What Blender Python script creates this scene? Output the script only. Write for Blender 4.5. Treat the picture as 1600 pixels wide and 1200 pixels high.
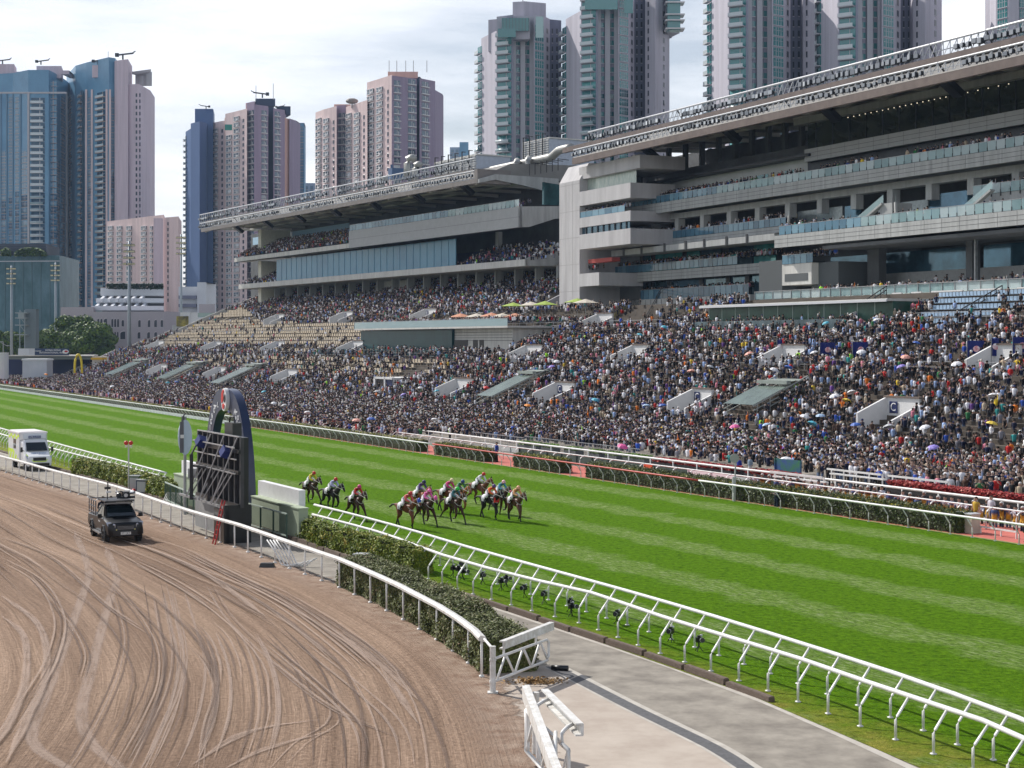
import bpy, bmesh, math, random
import numpy as np
from mathutils import Vector, Matrix
R = math.radians
for o in list(bpy.data.objects): bpy.data.objects.remove(o)
scn = bpy.context.scene
COL = scn.collection
random.seed(7); rng = np.random.default_rng(7)

# ------------------------------------------------------------------ camera
F, HY, CH = 2500.0, 535.0, 10.0            # focal length and horizon row in photo pixels, eye height in metres
cam = bpy.data.cameras.new('camera'); cam_o = bpy.data.objects.new('camera', cam); COL.objects.link(cam_o)
cam.sensor_width = 36; cam.lens = 36*F/1600; cam.clip_start = .5; cam.clip_end = 6000
cam_o.location = (0, 0, CH); cam_o.rotation_euler = (R(90), 0, 0); cam.shift_y = -(600-HY)/1600
scn.camera = cam_o
# ------------------------------------------------------------------ light
SUN_EL, SUN_AZ = R(43), math.atan2(-.73, .68)          # azimuth measured from +Y towards +X
sv = Vector((math.sin(SUN_AZ)*math.cos(SUN_EL), math.cos(SUN_AZ)*math.cos(SUN_EL), math.sin(SUN_EL)))
sun = bpy.data.lights.new('sun', 'SUN'); sun.energy = 5.0; sun.angle = R(.6); sun.color = (1, .955, .89)
sun_o = bpy.data.objects.new('sun', sun); COL.objects.link(sun_o); sun_o.rotation_euler = sv.to_track_quat('Z', 'Y').to_euler()
w = bpy.data.worlds.new('World'); scn.world = w; w.use_nodes = True
nt = w.node_tree; nt.nodes.clear()
def N(t, **k):
    n = nt.nodes.new(t)
    for a, b in k.items(): setattr(n, a, b)
    return n
sky = N('ShaderNodeTexSky', sky_type='NISHITA', sun_disc=False, sun_elevation=SUN_EL, sun_rotation=SUN_AZ, dust_density=2.0, ozone_density=1.6)
tc = N('ShaderNodeTexCoord'); mp = N('ShaderNodeMapping'); mp.inputs['Scale'].default_value = (1.6, 1.6, 9)
nz = N('ShaderNodeTexNoise'); nz.inputs['Scale'].default_value = 1.7; nz.inputs['Detail'].default_value = 7; nz.inputs['Roughness'].default_value = .58
cr = N('ShaderNodeValToRGB'); cr.color_ramp.elements[0].position = .34; cr.color_ramp.elements[1].position = .66
sx = N('ShaderNodeSeparateXYZ'); mr = N('ShaderNodeMapRange'); mr.inputs[1].default_value = .02; mr.inputs[2].default_value = .2; mr.inputs[3].default_value = 0.0; mr.inputs[4].default_value = .34
ad = N('ShaderNodeMath', operation='ADD', use_clamp=True)
mxc = N('ShaderNodeMix', data_type='RGBA'); bg = N('ShaderNodeBackground'); out = N('ShaderNodeOutputWorld')
L = nt.links.new
L(tc.outputs['Generated'], mp.inputs[0]); L(mp.outputs[0], nz.inputs[0]); L(nz.outputs[0], cr.inputs[0])
L(tc.outputs['Generated'], sx.inputs[0]); L(sx.outputs['Z'], mr.inputs[0]); L(cr.outputs[0], ad.inputs[0]); L(mr.outputs[0], ad.inputs[1])
mr2 = N('ShaderNodeMapRange'); mr2.inputs[1].default_value = .26; mr2.inputs[2].default_value = .6; mr2.inputs[3].default_value = 1; mr2.inputs[4].default_value = .12
L(sx.outputs['Z'], mr2.inputs[0]); ml = N('ShaderNodeMath', operation='MULTIPLY'); L(ad.outputs[0], ml.inputs[0]); L(mr2.outputs[0], ml.inputs[1]); L(ml.outputs[0], mxc.inputs['Factor']); L(sky.outputs[0], mxc.inputs['A']); mxc.inputs['B'].default_value = (11.5, 11.8, 12.4, 1)
L(mxc.outputs['Result'], bg.inputs[0]); bg.inputs[1].default_value = .098; L(bg.outputs[0], out.inputs[0])
scn.view_settings.view_transform = 'Standard'; scn.view_settings.look = 'None'; scn.view_settings.exposure = 0.0; scn.view_settings.gamma = 1
scn.render.engine = 'CYCLES'; scn.cycles.max_bounces = 5; scn.cycles.diffuse_bounces = 3; scn.cycles.glossy_bounces = 3
scn.cycles.transparent_max_bounces = 10; scn.cycles.volume_bounces = 0

# ------------------------------------------------------------------ tagging and linking
def tag(o, label=None, cat=None, group=None, kind=None):
    if label: o['label'] = label
    if cat: o['category'] = cat
    if group: o['group'] = group
    if kind: o['kind'] = kind
    return o
def thing(name, label, cat, loc=(0, 0, 0), rz=0, group=None):
    o = bpy.data.objects.new(name, None); COL.objects.link(o); o.location = loc; o.rotation_euler = (0, 0, rz)
    return tag(o, label, cat, group)
def link(name, me, parent=None, loc=None, rz=0):
    o = bpy.data.objects.new(name, me); COL.objects.link(o)
    if loc is not None: o.location = loc; o.rotation_euler = (0, 0, rz)
    if parent: o.parent = parent
    return o
def copy_tree(o, parent=None):
    c = o.copy(); COL.objects.link(c); c.parent = parent
    for ch in list(o.children): copy_tree(ch, c)
    return c

# ------------------------------------------------------------------ materials
MC = {}
def mat(name, col, rough=.75, metal=0, var=0, vs=2.0, bump=0, bs=20, spec=.5, col2=None, stretch=None, alpha=1, emit=0, coat=0, coord='Object', trans=0):
    if name in MC: return MC[name]
    m = bpy.data.materials.new(name); m.use_nodes = True; t = m.node_tree; b = t.nodes['Principled BSDF']
    b.inputs['Base Color'].default_value = (*col, 1); b.inputs['Roughness'].default_value = rough; b.inputs['Metallic'].default_value = metal
    b.inputs['Specular IOR Level'].default_value = spec; b.inputs['Alpha'].default_value = alpha; b.inputs['Coat Weight'].default_value = coat
    if trans: b.inputs['Transmission Weight'].default_value = trans
    if emit: b.inputs['Emission Color'].default_value = (*col, 1); b.inputs['Emission Strength'].default_value = emit
    c = t.nodes.new('ShaderNodeTexCoord'); src = c.outputs[coord]
    if stretch:
        mm = t.nodes.new('ShaderNodeMapping'); mm.inputs['Scale'].default_value = stretch; t.links.new(src, mm.inputs[0]); src = mm.outputs[0]
    if var or col2:
        n = t.nodes.new('ShaderNodeTexNoise'); n.inputs['Scale'].default_value = vs; n.inputs['Detail'].default_value = 6; n.inputs['Roughness'].default_value = .65
        t.links.new(src, n.inputs[0]); r = t.nodes.new('ShaderNodeValToRGB'); r.color_ramp.elements[0].position = .35; r.color_ramp.elements[1].position = .65
        c2 = col2 or tuple(min(1, x*(1+var)) for x in col); c1 = col if col2 else tuple(x*(1-var) for x in col)
        r.color_ramp.elements[0].color = (*c1, 1); r.color_ramp.elements[1].color = (*c2, 1)
        t.links.new(n.outputs[0], r.inputs[0]); t.links.new(r.outputs[0], b.inputs['Base Color'])
    if bump:
        n = t.nodes.new('ShaderNodeTexNoise'); n.inputs['Scale'].default_value = bs; n.inputs['Detail'].default_value = 5; t.links.new(src, n.inputs[0])
        u = t.nodes.new('ShaderNodeBump'); u.inputs['Strength'].default_value = bump; t.links.new(n.outputs[0], u.inputs['Height']); t.links.new(u.outputs[0], b.inputs['Normal'])
    MC[name] = m; return m
def rand_mat(name, stops, rough=.12, spec=.8, alpha=1, metal=0):
    "every pane takes its own tone"
    m = bpy.data.materials.new(name); m.use_nodes = True; t = m.node_tree; b = t.nodes['Principled BSDF']; g = t.nodes.new('ShaderNodeNewGeometry'); r = t.nodes.new('ShaderNodeValToRGB'); e = r.color_ramp.elements
    e[0].color = (*stops[0][1], 1); e[0].position = stops[0][0]; e[1].color = (*stops[-1][1], 1); e[1].position = stops[-1][0]
    for p, c in stops[1:-1]: e.new(p).color = (*c, 1)
    t.links.new(g.outputs['Random Per Island'], r.inputs[0]); t.links.new(r.outputs[0], b.inputs['Base Color']); b.inputs['Roughness'].default_value = rough; b.inputs['Specular IOR Level'].default_value = spec; b.inputs['Alpha'].default_value = alpha; b.inputs['Metallic'].default_value = metal
    return m
def attr_mat(name, rough=.8):
    m = bpy.data.materials.new(name); m.use_nodes = True; t = m.node_tree; b = t.nodes['Principled BSDF']
    a = t.nodes.new('ShaderNodeAttribute'); a.attribute_name = 'Col'; t.links.new(a.outputs['Color'], b.inputs['Base Color'])
    b.inputs['Roughness'].default_value = rough; b.inputs['Specular IOR Level'].default_value = .25; return m
WHITE = mat('white_paint', (.80, .80, .80), .45, col2=(.66, .66, .64), vs=2.5)
WHITE_W = mat('worn_white_paint', (.76, .76, .75), .5, col2=(.52, .50, .46), vs=3.5)
STEEL = mat('grey_steel', (.33, .34, .35), .45, .5, var=.15)
DARK = mat('dark_steel', (.025, .026, .03), .5, .2, var=.3)
BLACK = mat('black_paint', (.012, .013, .016), .3, var=.2)
CONC = mat('stand_concrete', (.37, .38, .375), .8, var=.16, vs=1.1, stretch=(1, 1, .12))
CONC_L = mat('pale_concrete', (.56, .55, .52), .75, var=.13, vs=1.0, stretch=(1, 1, .15))
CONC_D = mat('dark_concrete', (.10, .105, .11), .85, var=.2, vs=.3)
GLASS_B = mat('blue_glass', (.05, .13, .19), .08, .55, var=.35, vs=.35, spec=.9)
GLASS_T = mat('teal_glass', (.03, .10, .11), .08, .5, var=.4, vs=.5, spec=.9)
GLASS_P = rand_mat('balustrade_glass', [(0, (.20, .34, .36)), (.5, (.34, .50, .52)), (1, (.52, .62, .64))], .1, .5, .62)
GLASS_BL = rand_mat('blue_balustrade_glass', [(0, (.05, .14, .22)), (.6, (.10, .24, .34)), (1, (.20, .36, .46))], .08, .6, .82)

# ------------------------------------------------------------------ mesh builder
def split_loose(o, name):
    "every separate piece of a mesh becomes an object of its own under the same parent"
    bm = bmesh.new(); bm.from_mesh(o.data); left = set(bm.verts); isl = []
    while left:
        st = [left.pop()]; cur = set(st)
        while st:
            for e in st.pop().link_edges:
                for v in e.verts:
                    if v in left: left.discard(v); cur.add(v); st.append(v)
        isl.append({v.index for v in cur})
    bm.free(); me0 = o.data
    for k in isl:
        ix = sorted(k); mp_ = {a: b for b, a in enumerate(ix)}; me = bpy.data.meshes.new(name); fs = [f for f in me0.polygons if f.vertices[0] in k]
        me.from_pydata([tuple(me0.vertices[i].co) for i in ix], [], [tuple(mp_[i] for i in f.vertices) for f in fs])
        for m in me0.materials: me.materials.append(m)
        me.polygons.foreach_set('material_index', [f.material_index for f in fs]); c = link(name, me, o.parent); c.matrix_local = o.matrix_local.copy()
    bpy.data.objects.remove(o)
class MB:
    def __init__(s): s.v = []; s.f = []; s.m = []
    def add(s, vs, fs, mi=0):
        b = len(s.v); s.v += [tuple(p) for p in vs]; s.f += [tuple(b+i for i in f) for f in fs]; s.m += [mi]*len(fs); return s
    def quad(s, a, b, c, d, mi=0): return s.add([a, b, c, d], [(0, 1, 2, 3)], mi)
    def box(s, c, sz, mi=0, rz=0, M=None, taper=1):
        hx, hy, hz = sz[0]/2, sz[1]/2, sz[2]/2; P = []
        for z, k in ((-hz, 1), (hz, taper)):
            for x, y in ((-hx, -hy), (hx, -hy), (hx, hy), (-hx, hy)): P.append(Vector((x*k, y*k, z)))
        M = M or Matrix.Rotation(rz, 3, 'Z'); c = Vector(c)
        return s.add([c+M@p for p in P], [(3, 2, 1, 0), (4, 5, 6, 7), (0, 1, 5, 4), (1, 2, 6, 5), (2, 3, 7, 6), (3, 0, 4, 7)], mi)
    def bar(s, a, b, w, h, mi=0, up=(0, 0, 1)):
        a, b = Vector(a), Vector(b); d = b-a; l = d.length
        if l < 1e-6: return s
        d /= l; u = Vector(up)
        if abs(d.dot(u)) > .98: u = Vector((1, 0, 0))
        x = d.cross(u).normalized(); z = x.cross(d); M = Matrix((x, d, z)).transposed()
        return s.box((a+b)/2, (w, l, h), mi, M=M)
    def tube(s, pts, r, n=8, mi=0, r1=None, cap=True):
        pts = [Vector(p) for p in pts]; V = []; K = len(pts)
        for i, p in enumerate(pts):
            d = (pts[min(i+1, K-1)]-pts[max(i-1, 0)]).normalized(); u = Vector((0, 0, 1)) if abs(d.z) < .95 else Vector((1, 0, 0))
            x = d.cross(u).normalized(); y = x.cross(d); rr = r if r1 is None else r+(r1-r)*i/(K-1)
            for k in range(n): a = 2*math.pi*k/n; V.append(p+(x*math.cos(a)+y*math.sin(a))*rr)
        fs = [(i*n+k, i*n+(k+1) % n, (i+1)*n+(k+1) % n, (i+1)*n+k) for i in range(K-1) for k in range(n)]
        if cap: fs += [tuple(range(n-1, -1, -1)), tuple((K-1)*n+k for k in range(n))]
        return s.add(V, fs, mi)
    def ball(s, c, r, n=8, m=6, mi=0, sc=(1, 1, 1)):
        c = Vector(c); V = []
        for i in range(m+1):
            t = math.pi*i/m
            for k in range(n): a = 2*math.pi*k/n; V.append(c+Vector((math.sin(t)*math.cos(a)*sc[0], math.sin(t)*math.sin(a)*sc[1], math.cos(t)*sc[2]))*r)
        return s.add(V, [(i*n+k, (i+1)*n+k, (i+1)*n+(k+1) % n, i*n+(k+1) % n) for i in range(m) for k in range(n)], mi)
    def prism(s, poly, h0, h1, mi=0, M=None):
        "polygon in the local XY plane pushed from z=h0 to z=h1, then M (4x4)"
        n = len(poly); V = [Vector((x, y, h0)) for x, y in poly]+[Vector((x, y, h1)) for x, y in poly]
        if M is not None: V = [M@v for v in V]
        fs = [tuple(range(n-1, -1, -1)), tuple(range(n, 2*n))]+[(i, (i+1) % n, n+(i+1) % n, n+i) for i in range(n)]
        return s.add(V, fs, mi)
    def build(s, name, mats, parent=None, smooth=False, loc=None, rz=0):
        me = s.mesh(name, mats, smooth); return link(name, me, parent, loc, rz)
    def mesh(s, name, mats, smooth=False):
        me = bpy.data.meshes.new(name); me.from_pydata(s.v, [], s.f)
        for m in (mats if isinstance(mats, (list, tuple)) else [mats]): me.materials.append(m)
        me.polygons.foreach_set('material_index', s.m)
        if smooth: me.polygons.foreach_set('use_smooth', [True]*len(s.f))
        me.update(); return me
def smooth_by(me, deg=40):
    me.polygons.foreach_set('use_smooth', [True]*len(me.polygons)); me.set_sharp_from_angle(angle=R(deg))
def text_mesh(txt, size, mat_, depth=.01, spacing=1.0, bold=0):
    c = bpy.data.curves.new('lettering', 'FONT'); c.body = txt; c.size = size; c.extrude = depth; c.align_x = 'CENTER'; c.align_y = 'CENTER'; c.space_character = spacing; c.offset = bold
    o = bpy.data.objects.new('lettering', c); me = bpy.data.meshes.new_from_object(o); bpy.data.objects.remove(o); me.materials.clear(); me.materials.append(mat_); return me
def put_text(name, txt, size, mat_, parent, loc, xdir, updir, **k):
    x = Vector(xdir).normalized(); u = Vector(updir).normalized(); z = x.cross(u); o = link(name, text_mesh(txt, size, mat_, **k), parent)
    o.matrix_local = Matrix.Translation(loc) @ Matrix((x, u, z)).transposed().to_4x4(); return o

# ------------------------------------------------------------------ from photo pixels to places
def G(x, y, z=0.0):
    Y = (CH-z)*F/(y-HY); return Vector(((x-800)*Y/F, Y, z))
RU = Vector((-.4566, .8897, 0)); RN = Vector((.8897, .4566, 0)); RC = 58.37      # far rail: along, across, distance
def RP(s, d, z=0.0): v = RU*s+RN*(RC+d); v.z = z; return v
def sd(p): return p.x*RU.x+p.y*RU.y, p.x*RN.x+p.y*RN.y-RC
class Frame:
    def __init__(s, u, n, c): s.u = Vector((*u, 0)); s.n = Vector((*n, 0)); s.c = c
    def Y(s, x, off=0): t = (x-800)/F; return (s.c+off)/(t*s.n.x+s.n.y)
    def a(s, x, off=0): Y = s.Y(x, off); return (x-800)/F*Y*s.u.x+Y*s.u.y
    def z(s, x, y, off=0): return CH+(HY-y)*s.Y(x, off)/F
    def P(s, a, off, z): v = s.u*a+s.n*(s.c+off); v.z = z; return v
    def px(s, x, y, off=0): return s.P(s.a(x, off), off, s.z(x, y, off))
    def box(s, mb, a0, a1, o0, o1, z0, z1, mi=0):
        V = [s.P(a, o, z) for z in (z0, z1) for a, o in ((a0, o0), (a1, o0), (a1, o1), (a0, o1))]
        return mb.add(V, [(0, 1, 2, 3), (7, 6, 5, 4), (4, 5, 1, 0), (5, 6, 2, 1), (6, 7, 3, 2), (7, 4, 0, 3)], mi)
    def xbox(s, mb, x0, x1, off, dep, z0, z1, mi=0): return s.box(mb, s.a(x0, off), s.a(x1, off), off, off+dep, z0, z1, mi)
    def ext(s, mb, a0, a1, prof, mi=0):
        "profile of (off, z) swept from a0 to a1"
        n = len(prof); V = [s.P(a0, o, z) for o, z in prof]+[s.P(a1, o, z) for o, z in prof]
        return mb.add(V, [tuple(range(n)), tuple(range(2*n-1, n-1, -1))]+[(i, n+i, n+(i+1) % n, (i+1) % n) for i in range(n)], mi)
FL = Frame((-.5017, .8650), (.8650, .5017), 140.6)
FR = Frame((-.4199, .9076), (.9076, .4199), 118.4)
SL = FL; SR = FR
# distance from far rail to the stand line, and the rake of the terrace in front of it
DS = [(30, 61.0), (124, 65.1), (227.6, 69.4), (262, 69.0), (408, 61.5), (560, 54)]
def Dst(s): return float(np.interp(s, [a for a, b in DS], [b for a, b in DS]))
PROF = [(-30, 24.0), (-21, 23.9), (0, 15.3), (7, 12.1), (8.8, 12.0), (14, 9.6), (15.8, 9.55), (21, 7.2), (22.8, 7.15), (36, 1.0), (38, .55)]
def zprof(s, d):
    e = Dst(s)-d
    if e < 0 and s < 243: return 15.6
    if e < 38: return float(np.interp(e, [a for a, b in PROF], [b for a, b in PROF]))
    return max(0., .55*(d-9)/(Dst(s)-38-9)) if d > 9 else 0.
def ground_z(s, d):
    return zprof(s, d) if s < 412 else max(0., min(.55, .55*(d-9)/20))
def hit(x, y, lift=0.0, y0=60, y1=600):
    "where the ray through photo pixel (x, y) meets the crowd terrace"
    t = (x-800)/F; k = (HY-y)/F; Y = y0
    while Y < y1:
        s, d = sd(Vector((t*Y, Y, 0))); z = CH+k*Y
        if z <= ground_z(s, d)+lift: return Vector((t*Y, Y, ground_z(s, d)))
        Y += .2
    return Vector((t*y1, y1, 0))
def pix(p): return 800+F*p[0]/p[1], HY-F*(p[2]-CH)/p[1]
HAZE = True
# ================================================================== GROUND
def sheet(name, pts, z, m, kind='structure'):
    mb = MB(); mb.add([(p[0], p[1], z) for p in pts], [tuple(range(len(pts)))]); o = mb.build(name, m); o['kind'] = kind; return o
def strip(name, A, B, z, m, uv=False):
    mb = MB(); n = len(A); mb.add([(p[0], p[1], z) for p in A]+[(p[0], p[1], z) for p in B], [(i+1, i, n+i, n+i+1) for i in range(n-1)])
    o = mb.build(name, m); o['kind'] = 'structure'; return o
def dense(pts, step=1.0):
    "points of a smooth curve (Catmull-Rom) through pts, about one step apart"
    P = [Vector(p) for p in pts]; P = [P[0]*2-P[1]]+P+[P[-1]*2-P[-2]]; out = []
    for i in range(1, len(P)-2):
        a, b, c, d = P[i-1:i+3]; n = max(1, int((c-b).length/step))
        for k in range(n):
            t = k/n; out.append(.5*((2*b)+(c-a)*t+(2*a-5*b+4*c-d)*t*t+(3*b-a-3*c+d)*t**3))
    return out+[P[-2]]
def along(P, step):
    "points at even spacing along a polyline, with direction"
    P = [Vector(p) for p in P]; res = []; need = 0
    for a, b in zip(P, P[1:]):
        l = (b-a).length; d = (b-a)/max(l, 1e-9)
        while need <= l: res.append((a+d*need, d)); need += step
        need -= l
    return res
gm = mat('far_ground', (.16, .17, .15), .95, var=.2, vs=.05)
sheet('ground', [(-2500, -200), (2500, -200), (2500, 5000), (-2500, 5000)], -.05, gm)

KERB = [G(*p) for p in [(-260, 640), (-120, 671), (0, 706), (80, 731), (150, 751), (254, 782), (350, 811), (452, 842), (575, 886), (660, 915), (770, 947), (897, 989), (1052, 1041), (1203, 1097), (1319, 1147), (1428, 1197), (1560, 1262), (1800, 1390)]]
DR = [G(*p) for p in [(-250, 679), (-120, 704), (9, 739), (85, 762.5), (180, 790), (270, 824), (320, 841), (372, 857.5), (470, 896), (531, 919), (562, 934), (592, 949), (624.5, 966), (653, 983), (686, 1002.5), (717, 1024.5), (742.5, 1046), (754, 1060)]]
DRE = DR+[G(790, 1105), G(822, 1170), G(842, 1240), G(870, 1400), G(880, 1700)]

# ---- grass of the home straight, mown in bands
def grass_mat():
    m = bpy.data.materials.new('mown_grass'); m.use_nodes = True; t = m.node_tree; b = t.nodes['Principled BSDF']; nd = t.nodes.new; lk = t.links.new
    b.inputs['Roughness'].default_value = .9; b.inputs['Specular IOR Level'].default_value = .03
    g = nd('ShaderNodeNewGeometry'); mp = nd('ShaderNodeMapping'); ang = -math.atan2(RU.y, RU.x); mp.inputs['Rotation'].default_value = (0, 0, ang); lk(g.outputs['Position'], mp.inputs[0])
    # after rotation x runs along the rail, y is across (negative towards the stand)
    sx = nd('ShaderNodeSeparateXYZ'); lk(mp.outputs[0], sx.inputs[0])
    n1 = nd('ShaderNodeTexNoise'); n1.inputs['Scale'].default_value = .35; n1.inputs['Detail'].default_value = 5; lk(g.outputs['Position'], n1.inputs[0])
    off = nd('ShaderNodeMath'); off.operation = 'MULTIPLY_ADD'; off.inputs[1].default_value = 3.2; lk(n1.outputs[0], off.inputs[0]); lk(sx.outputs['Y'], off.inputs[2])
    ph = nd('ShaderNodeMath'); ph.operation = 'MULTIPLY_ADD'; ph.inputs[1].default_value = 2*math.pi/6.0; ph.inputs[2].default_value = PH; lk(off.outputs[0], ph.inputs[0])
    si = nd('ShaderNodeMath'); si.operation = 'SINE'; lk(ph.outputs[0], si.inputs[0])
    band = nd('ShaderNodeMapRange'); band.inputs[1].default_value = .05; band.inputs[2].default_value = .75; lk(si.outputs[0], band.inputs[0])
    st = nd('ShaderNodeMapping'); st.inputs['Scale'].default_value = (.45, 2.4, 1); lk(mp.outputs[0], st.inputs[0])
    n2 = nd('ShaderNodeTexNoise'); n2.inputs['Scale'].default_value = 3.0; n2.inputs['Detail'].default_value = 9; n2.inputs['Roughness'].default_value = .74; lk(st.outputs[0], n2.inputs[0])
    r2 = nd('ShaderNodeMapRange'); r2.inputs[1].default_value = .50; r2.inputs[2].default_value = .66; lk(n2.outputs[0], r2.inputs[0])
    f = nd('ShaderNodeMath'); f.operation = 'MULTIPLY'; lk(band.outputs[0], f.inputs[0]); lk(r2.outputs[0], f.inputs[1])
    n3 = nd('ShaderNodeTexNoise'); n3.inputs['Scale'].default_value = 4.5; n3.inputs['Detail'].default_value = 10; n3.inputs['Roughness'].default_value = .8; lk(g.outputs['Position'], n3.inputs[0])
    c1 = nd('ShaderNodeValToRGB'); e = c1.color_ramp.elements; e[0].position = .33; e[0].color = (.036, .110, .003, 1); e[1].position = .68; e[1].color = (.165, .325, .010, 1); lk(n3.outputs[0], c1.inputs[0])
    mb_ = nd('ShaderNodeMix'); mb_.data_type = 'RGBA'; lk(band.outputs[0], mb_.inputs['Factor']); lk(c1.outputs[0], mb_.inputs['A']); 
    c1b = nd('ShaderNodeValToRGB'); e = c1b.color_ramp.elements; e[0].position = .33; e[0].color = (.065, .135, .014, 1); e[1].position = .68; e[1].color = (.22, .36, .055, 1); lk(n3.outputs[0], c1b.inputs[0]); lk(c1b.outputs[0], mb_.inputs['B'])
    mx = nd('ShaderNodeMix'); mx.data_type = 'RGBA'; mx.inputs['B'].default_value = (.46, .52, .30, 1); lk(mb_.outputs['Result'], mx.inputs['A'])
    sc = nd('ShaderNodeMath'); sc.operation = 'MULTIPLY'; sc.inputs[1].default_value = .75; lk(f.outputs[0], sc.inputs[0]); lk(sc.outputs[0], mx.inputs['Factor'])
    # the verge outside the rails is drier: yellow-olive
    vg = nd('ShaderNodeMapRange'); vg.inputs[1].default_value = VG0; vg.inputs[2].default_value = VG1; lk(sx.outputs['Y'], vg.inputs[0])
    n4 = nd('ShaderNodeTexNoise'); n4.inputs['Scale'].default_value = .8; n4.inputs['Detail'].default_value = 6; lk(g.outputs['Position'], n4.inputs[0])
    r4 = nd('ShaderNodeMapRange'); r4.inputs[1].default_value = .38; r4.inputs[2].default_value = .6; r4.inputs[3].default_value = .25; lk(n4.outputs[0], r4.inputs[0])
    vm = nd('ShaderNodeMath'); vm.operation = 'MULTIPLY'; lk(vg.outputs[0], vm.inputs[0]); lk(r4.outputs[0], vm.inputs[1])
    cv = nd('ShaderNodeValToRGB'); e = cv.color_ramp.elements; e[0].position = .3; e[0].color = (.14, .18, .015, 1); e[1].position = .7; e[1].color = (.40, .36, .08, 1); lk(n3.outputs[0], cv.inputs[0])
    m3 = nd('ShaderNodeMix'); m3.data_type = 'RGBA'; lk(vm.outputs[0], m3.inputs['Factor']); lk(mx.outputs['Result'], m3.inputs['A']); lk(cv.outputs[0], m3.inputs['B'])
    n6 = nd('ShaderNodeTexNoise'); n6.inputs['Scale'].default_value = 2.6; n6.inputs['Detail'].default_value = 8; n6.inputs['Roughness'].default_value = .85; lk(g.outputs['Position'], n6.inputs[0])
    r6 = nd('ShaderNodeMapRange'); r6.inputs[1].default_value = .36; r6.inputs[2].default_value = .50; r6.inputs[3].default_value = .45; lk(n6.outputs[0], r6.inputs[0])
    m6 = nd('ShaderNodeVectorMath'); m6.operation = 'SCALE'; lk(m3.outputs['Result'], m6.inputs[0]); lk(r6.outputs[0], m6.inputs['Scale'])
    lk(m6.outputs[0], b.inputs['Base Color'])
    n5 = nd('ShaderNodeTexNoise'); n5.inputs['Scale'].default_value = 9; n5.inputs['Detail'].default_value = 6; n5.inputs['Roughness'].default_value = .8; lk(g.outputs['Position'], n5.inputs[0])
    bp = nd('ShaderNodeBump'); bp.inputs['Strength'].default_value = .85; bp.inputs['Distance'].default_value = .16; lk(n5.outputs[0], bp.inputs['Height']); lk(bp.outputs[0], b.inputs['Normal'])
    return m
# across coordinate after the rotation: y' = -(n.P); pale bands are centred on d = -3, -9, -15 ...
PH = math.pi/2 - (2*math.pi/6)*(-(RC-3.0)+1.6)
VG0, VG1 = -(RC-29.8), -(RC-31.6)
turfA = [RP(s, .05) for s in np.linspace(540, 10, 40)]
turf = MB()
KE = dense(KERB, 3); KD = []
for p in turfA:
    s, _ = sd(p); best = min(KE, key=lambda q: abs(sd(q)[0]-s)); KD.append(RP(s, sd(best)[1]))
strip('turf', turfA, KD, .012, grass_mat())

# ---- service road, apron, drain
road_m = mat('road_concrete', (.175, .155, .13), .9, col2=(.315, .285, .24), vs=.9, bump=.15, bs=30)
strip('service_road', [p+Vector((.15, .1, 0)) for p in KE], [p+Vector((-14, -6, 0)) for p in KE], 0, road_m)
edge_m = mat('road_edge_concrete', (.50, .47, .42), .9, col2=(.38, .35, .31), vs=2)
strip('road_edge', [p+Vector((-.02, 0, 0)) for p in KE], [p-RN*.28 for p in KE], .005, edge_m)
apron_m = mat('sandy_concrete', (.36, .30, .25), .9, col2=(.46, .40, .34), vs=.7, bump=.2, bs=8)
AP = [G(*p) for p in [(858, 1040), (880, 1047), (977, 1100), (1100, 1163), (1153, 1196), (1300, 1290), (1700, 1600), (700, 1600), (700, 1100), (760, 1040)]]
sheet('concrete_apron', AP, .005, apron_m)
drain = [G(*p) for p in [(852, 1042), (870, 1051), (977, 1107), (1100, 1168), (1153, 1202), (1300, 1296), (1500, 1430)]]
drain_m = mat('drain_grating', (.09, .09, .095), .8, var=.25, vs=6)
dd = dense(drain, 1); dn = (dd[1]-dd[0]).normalized(); dn = Vector((dn.y, -dn.x, 0))
strip('drain_channel', dd, [p-dn*.42 for p in dd], .010, drain_m)
strip('drain_edge', [p+dn*.10 for p in dd], dd, .010, edge_m)
strip('drain_border', [p-dn*.42 for p in dd], [p-dn*.60 for p in dd], .010, edge_m)

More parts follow.
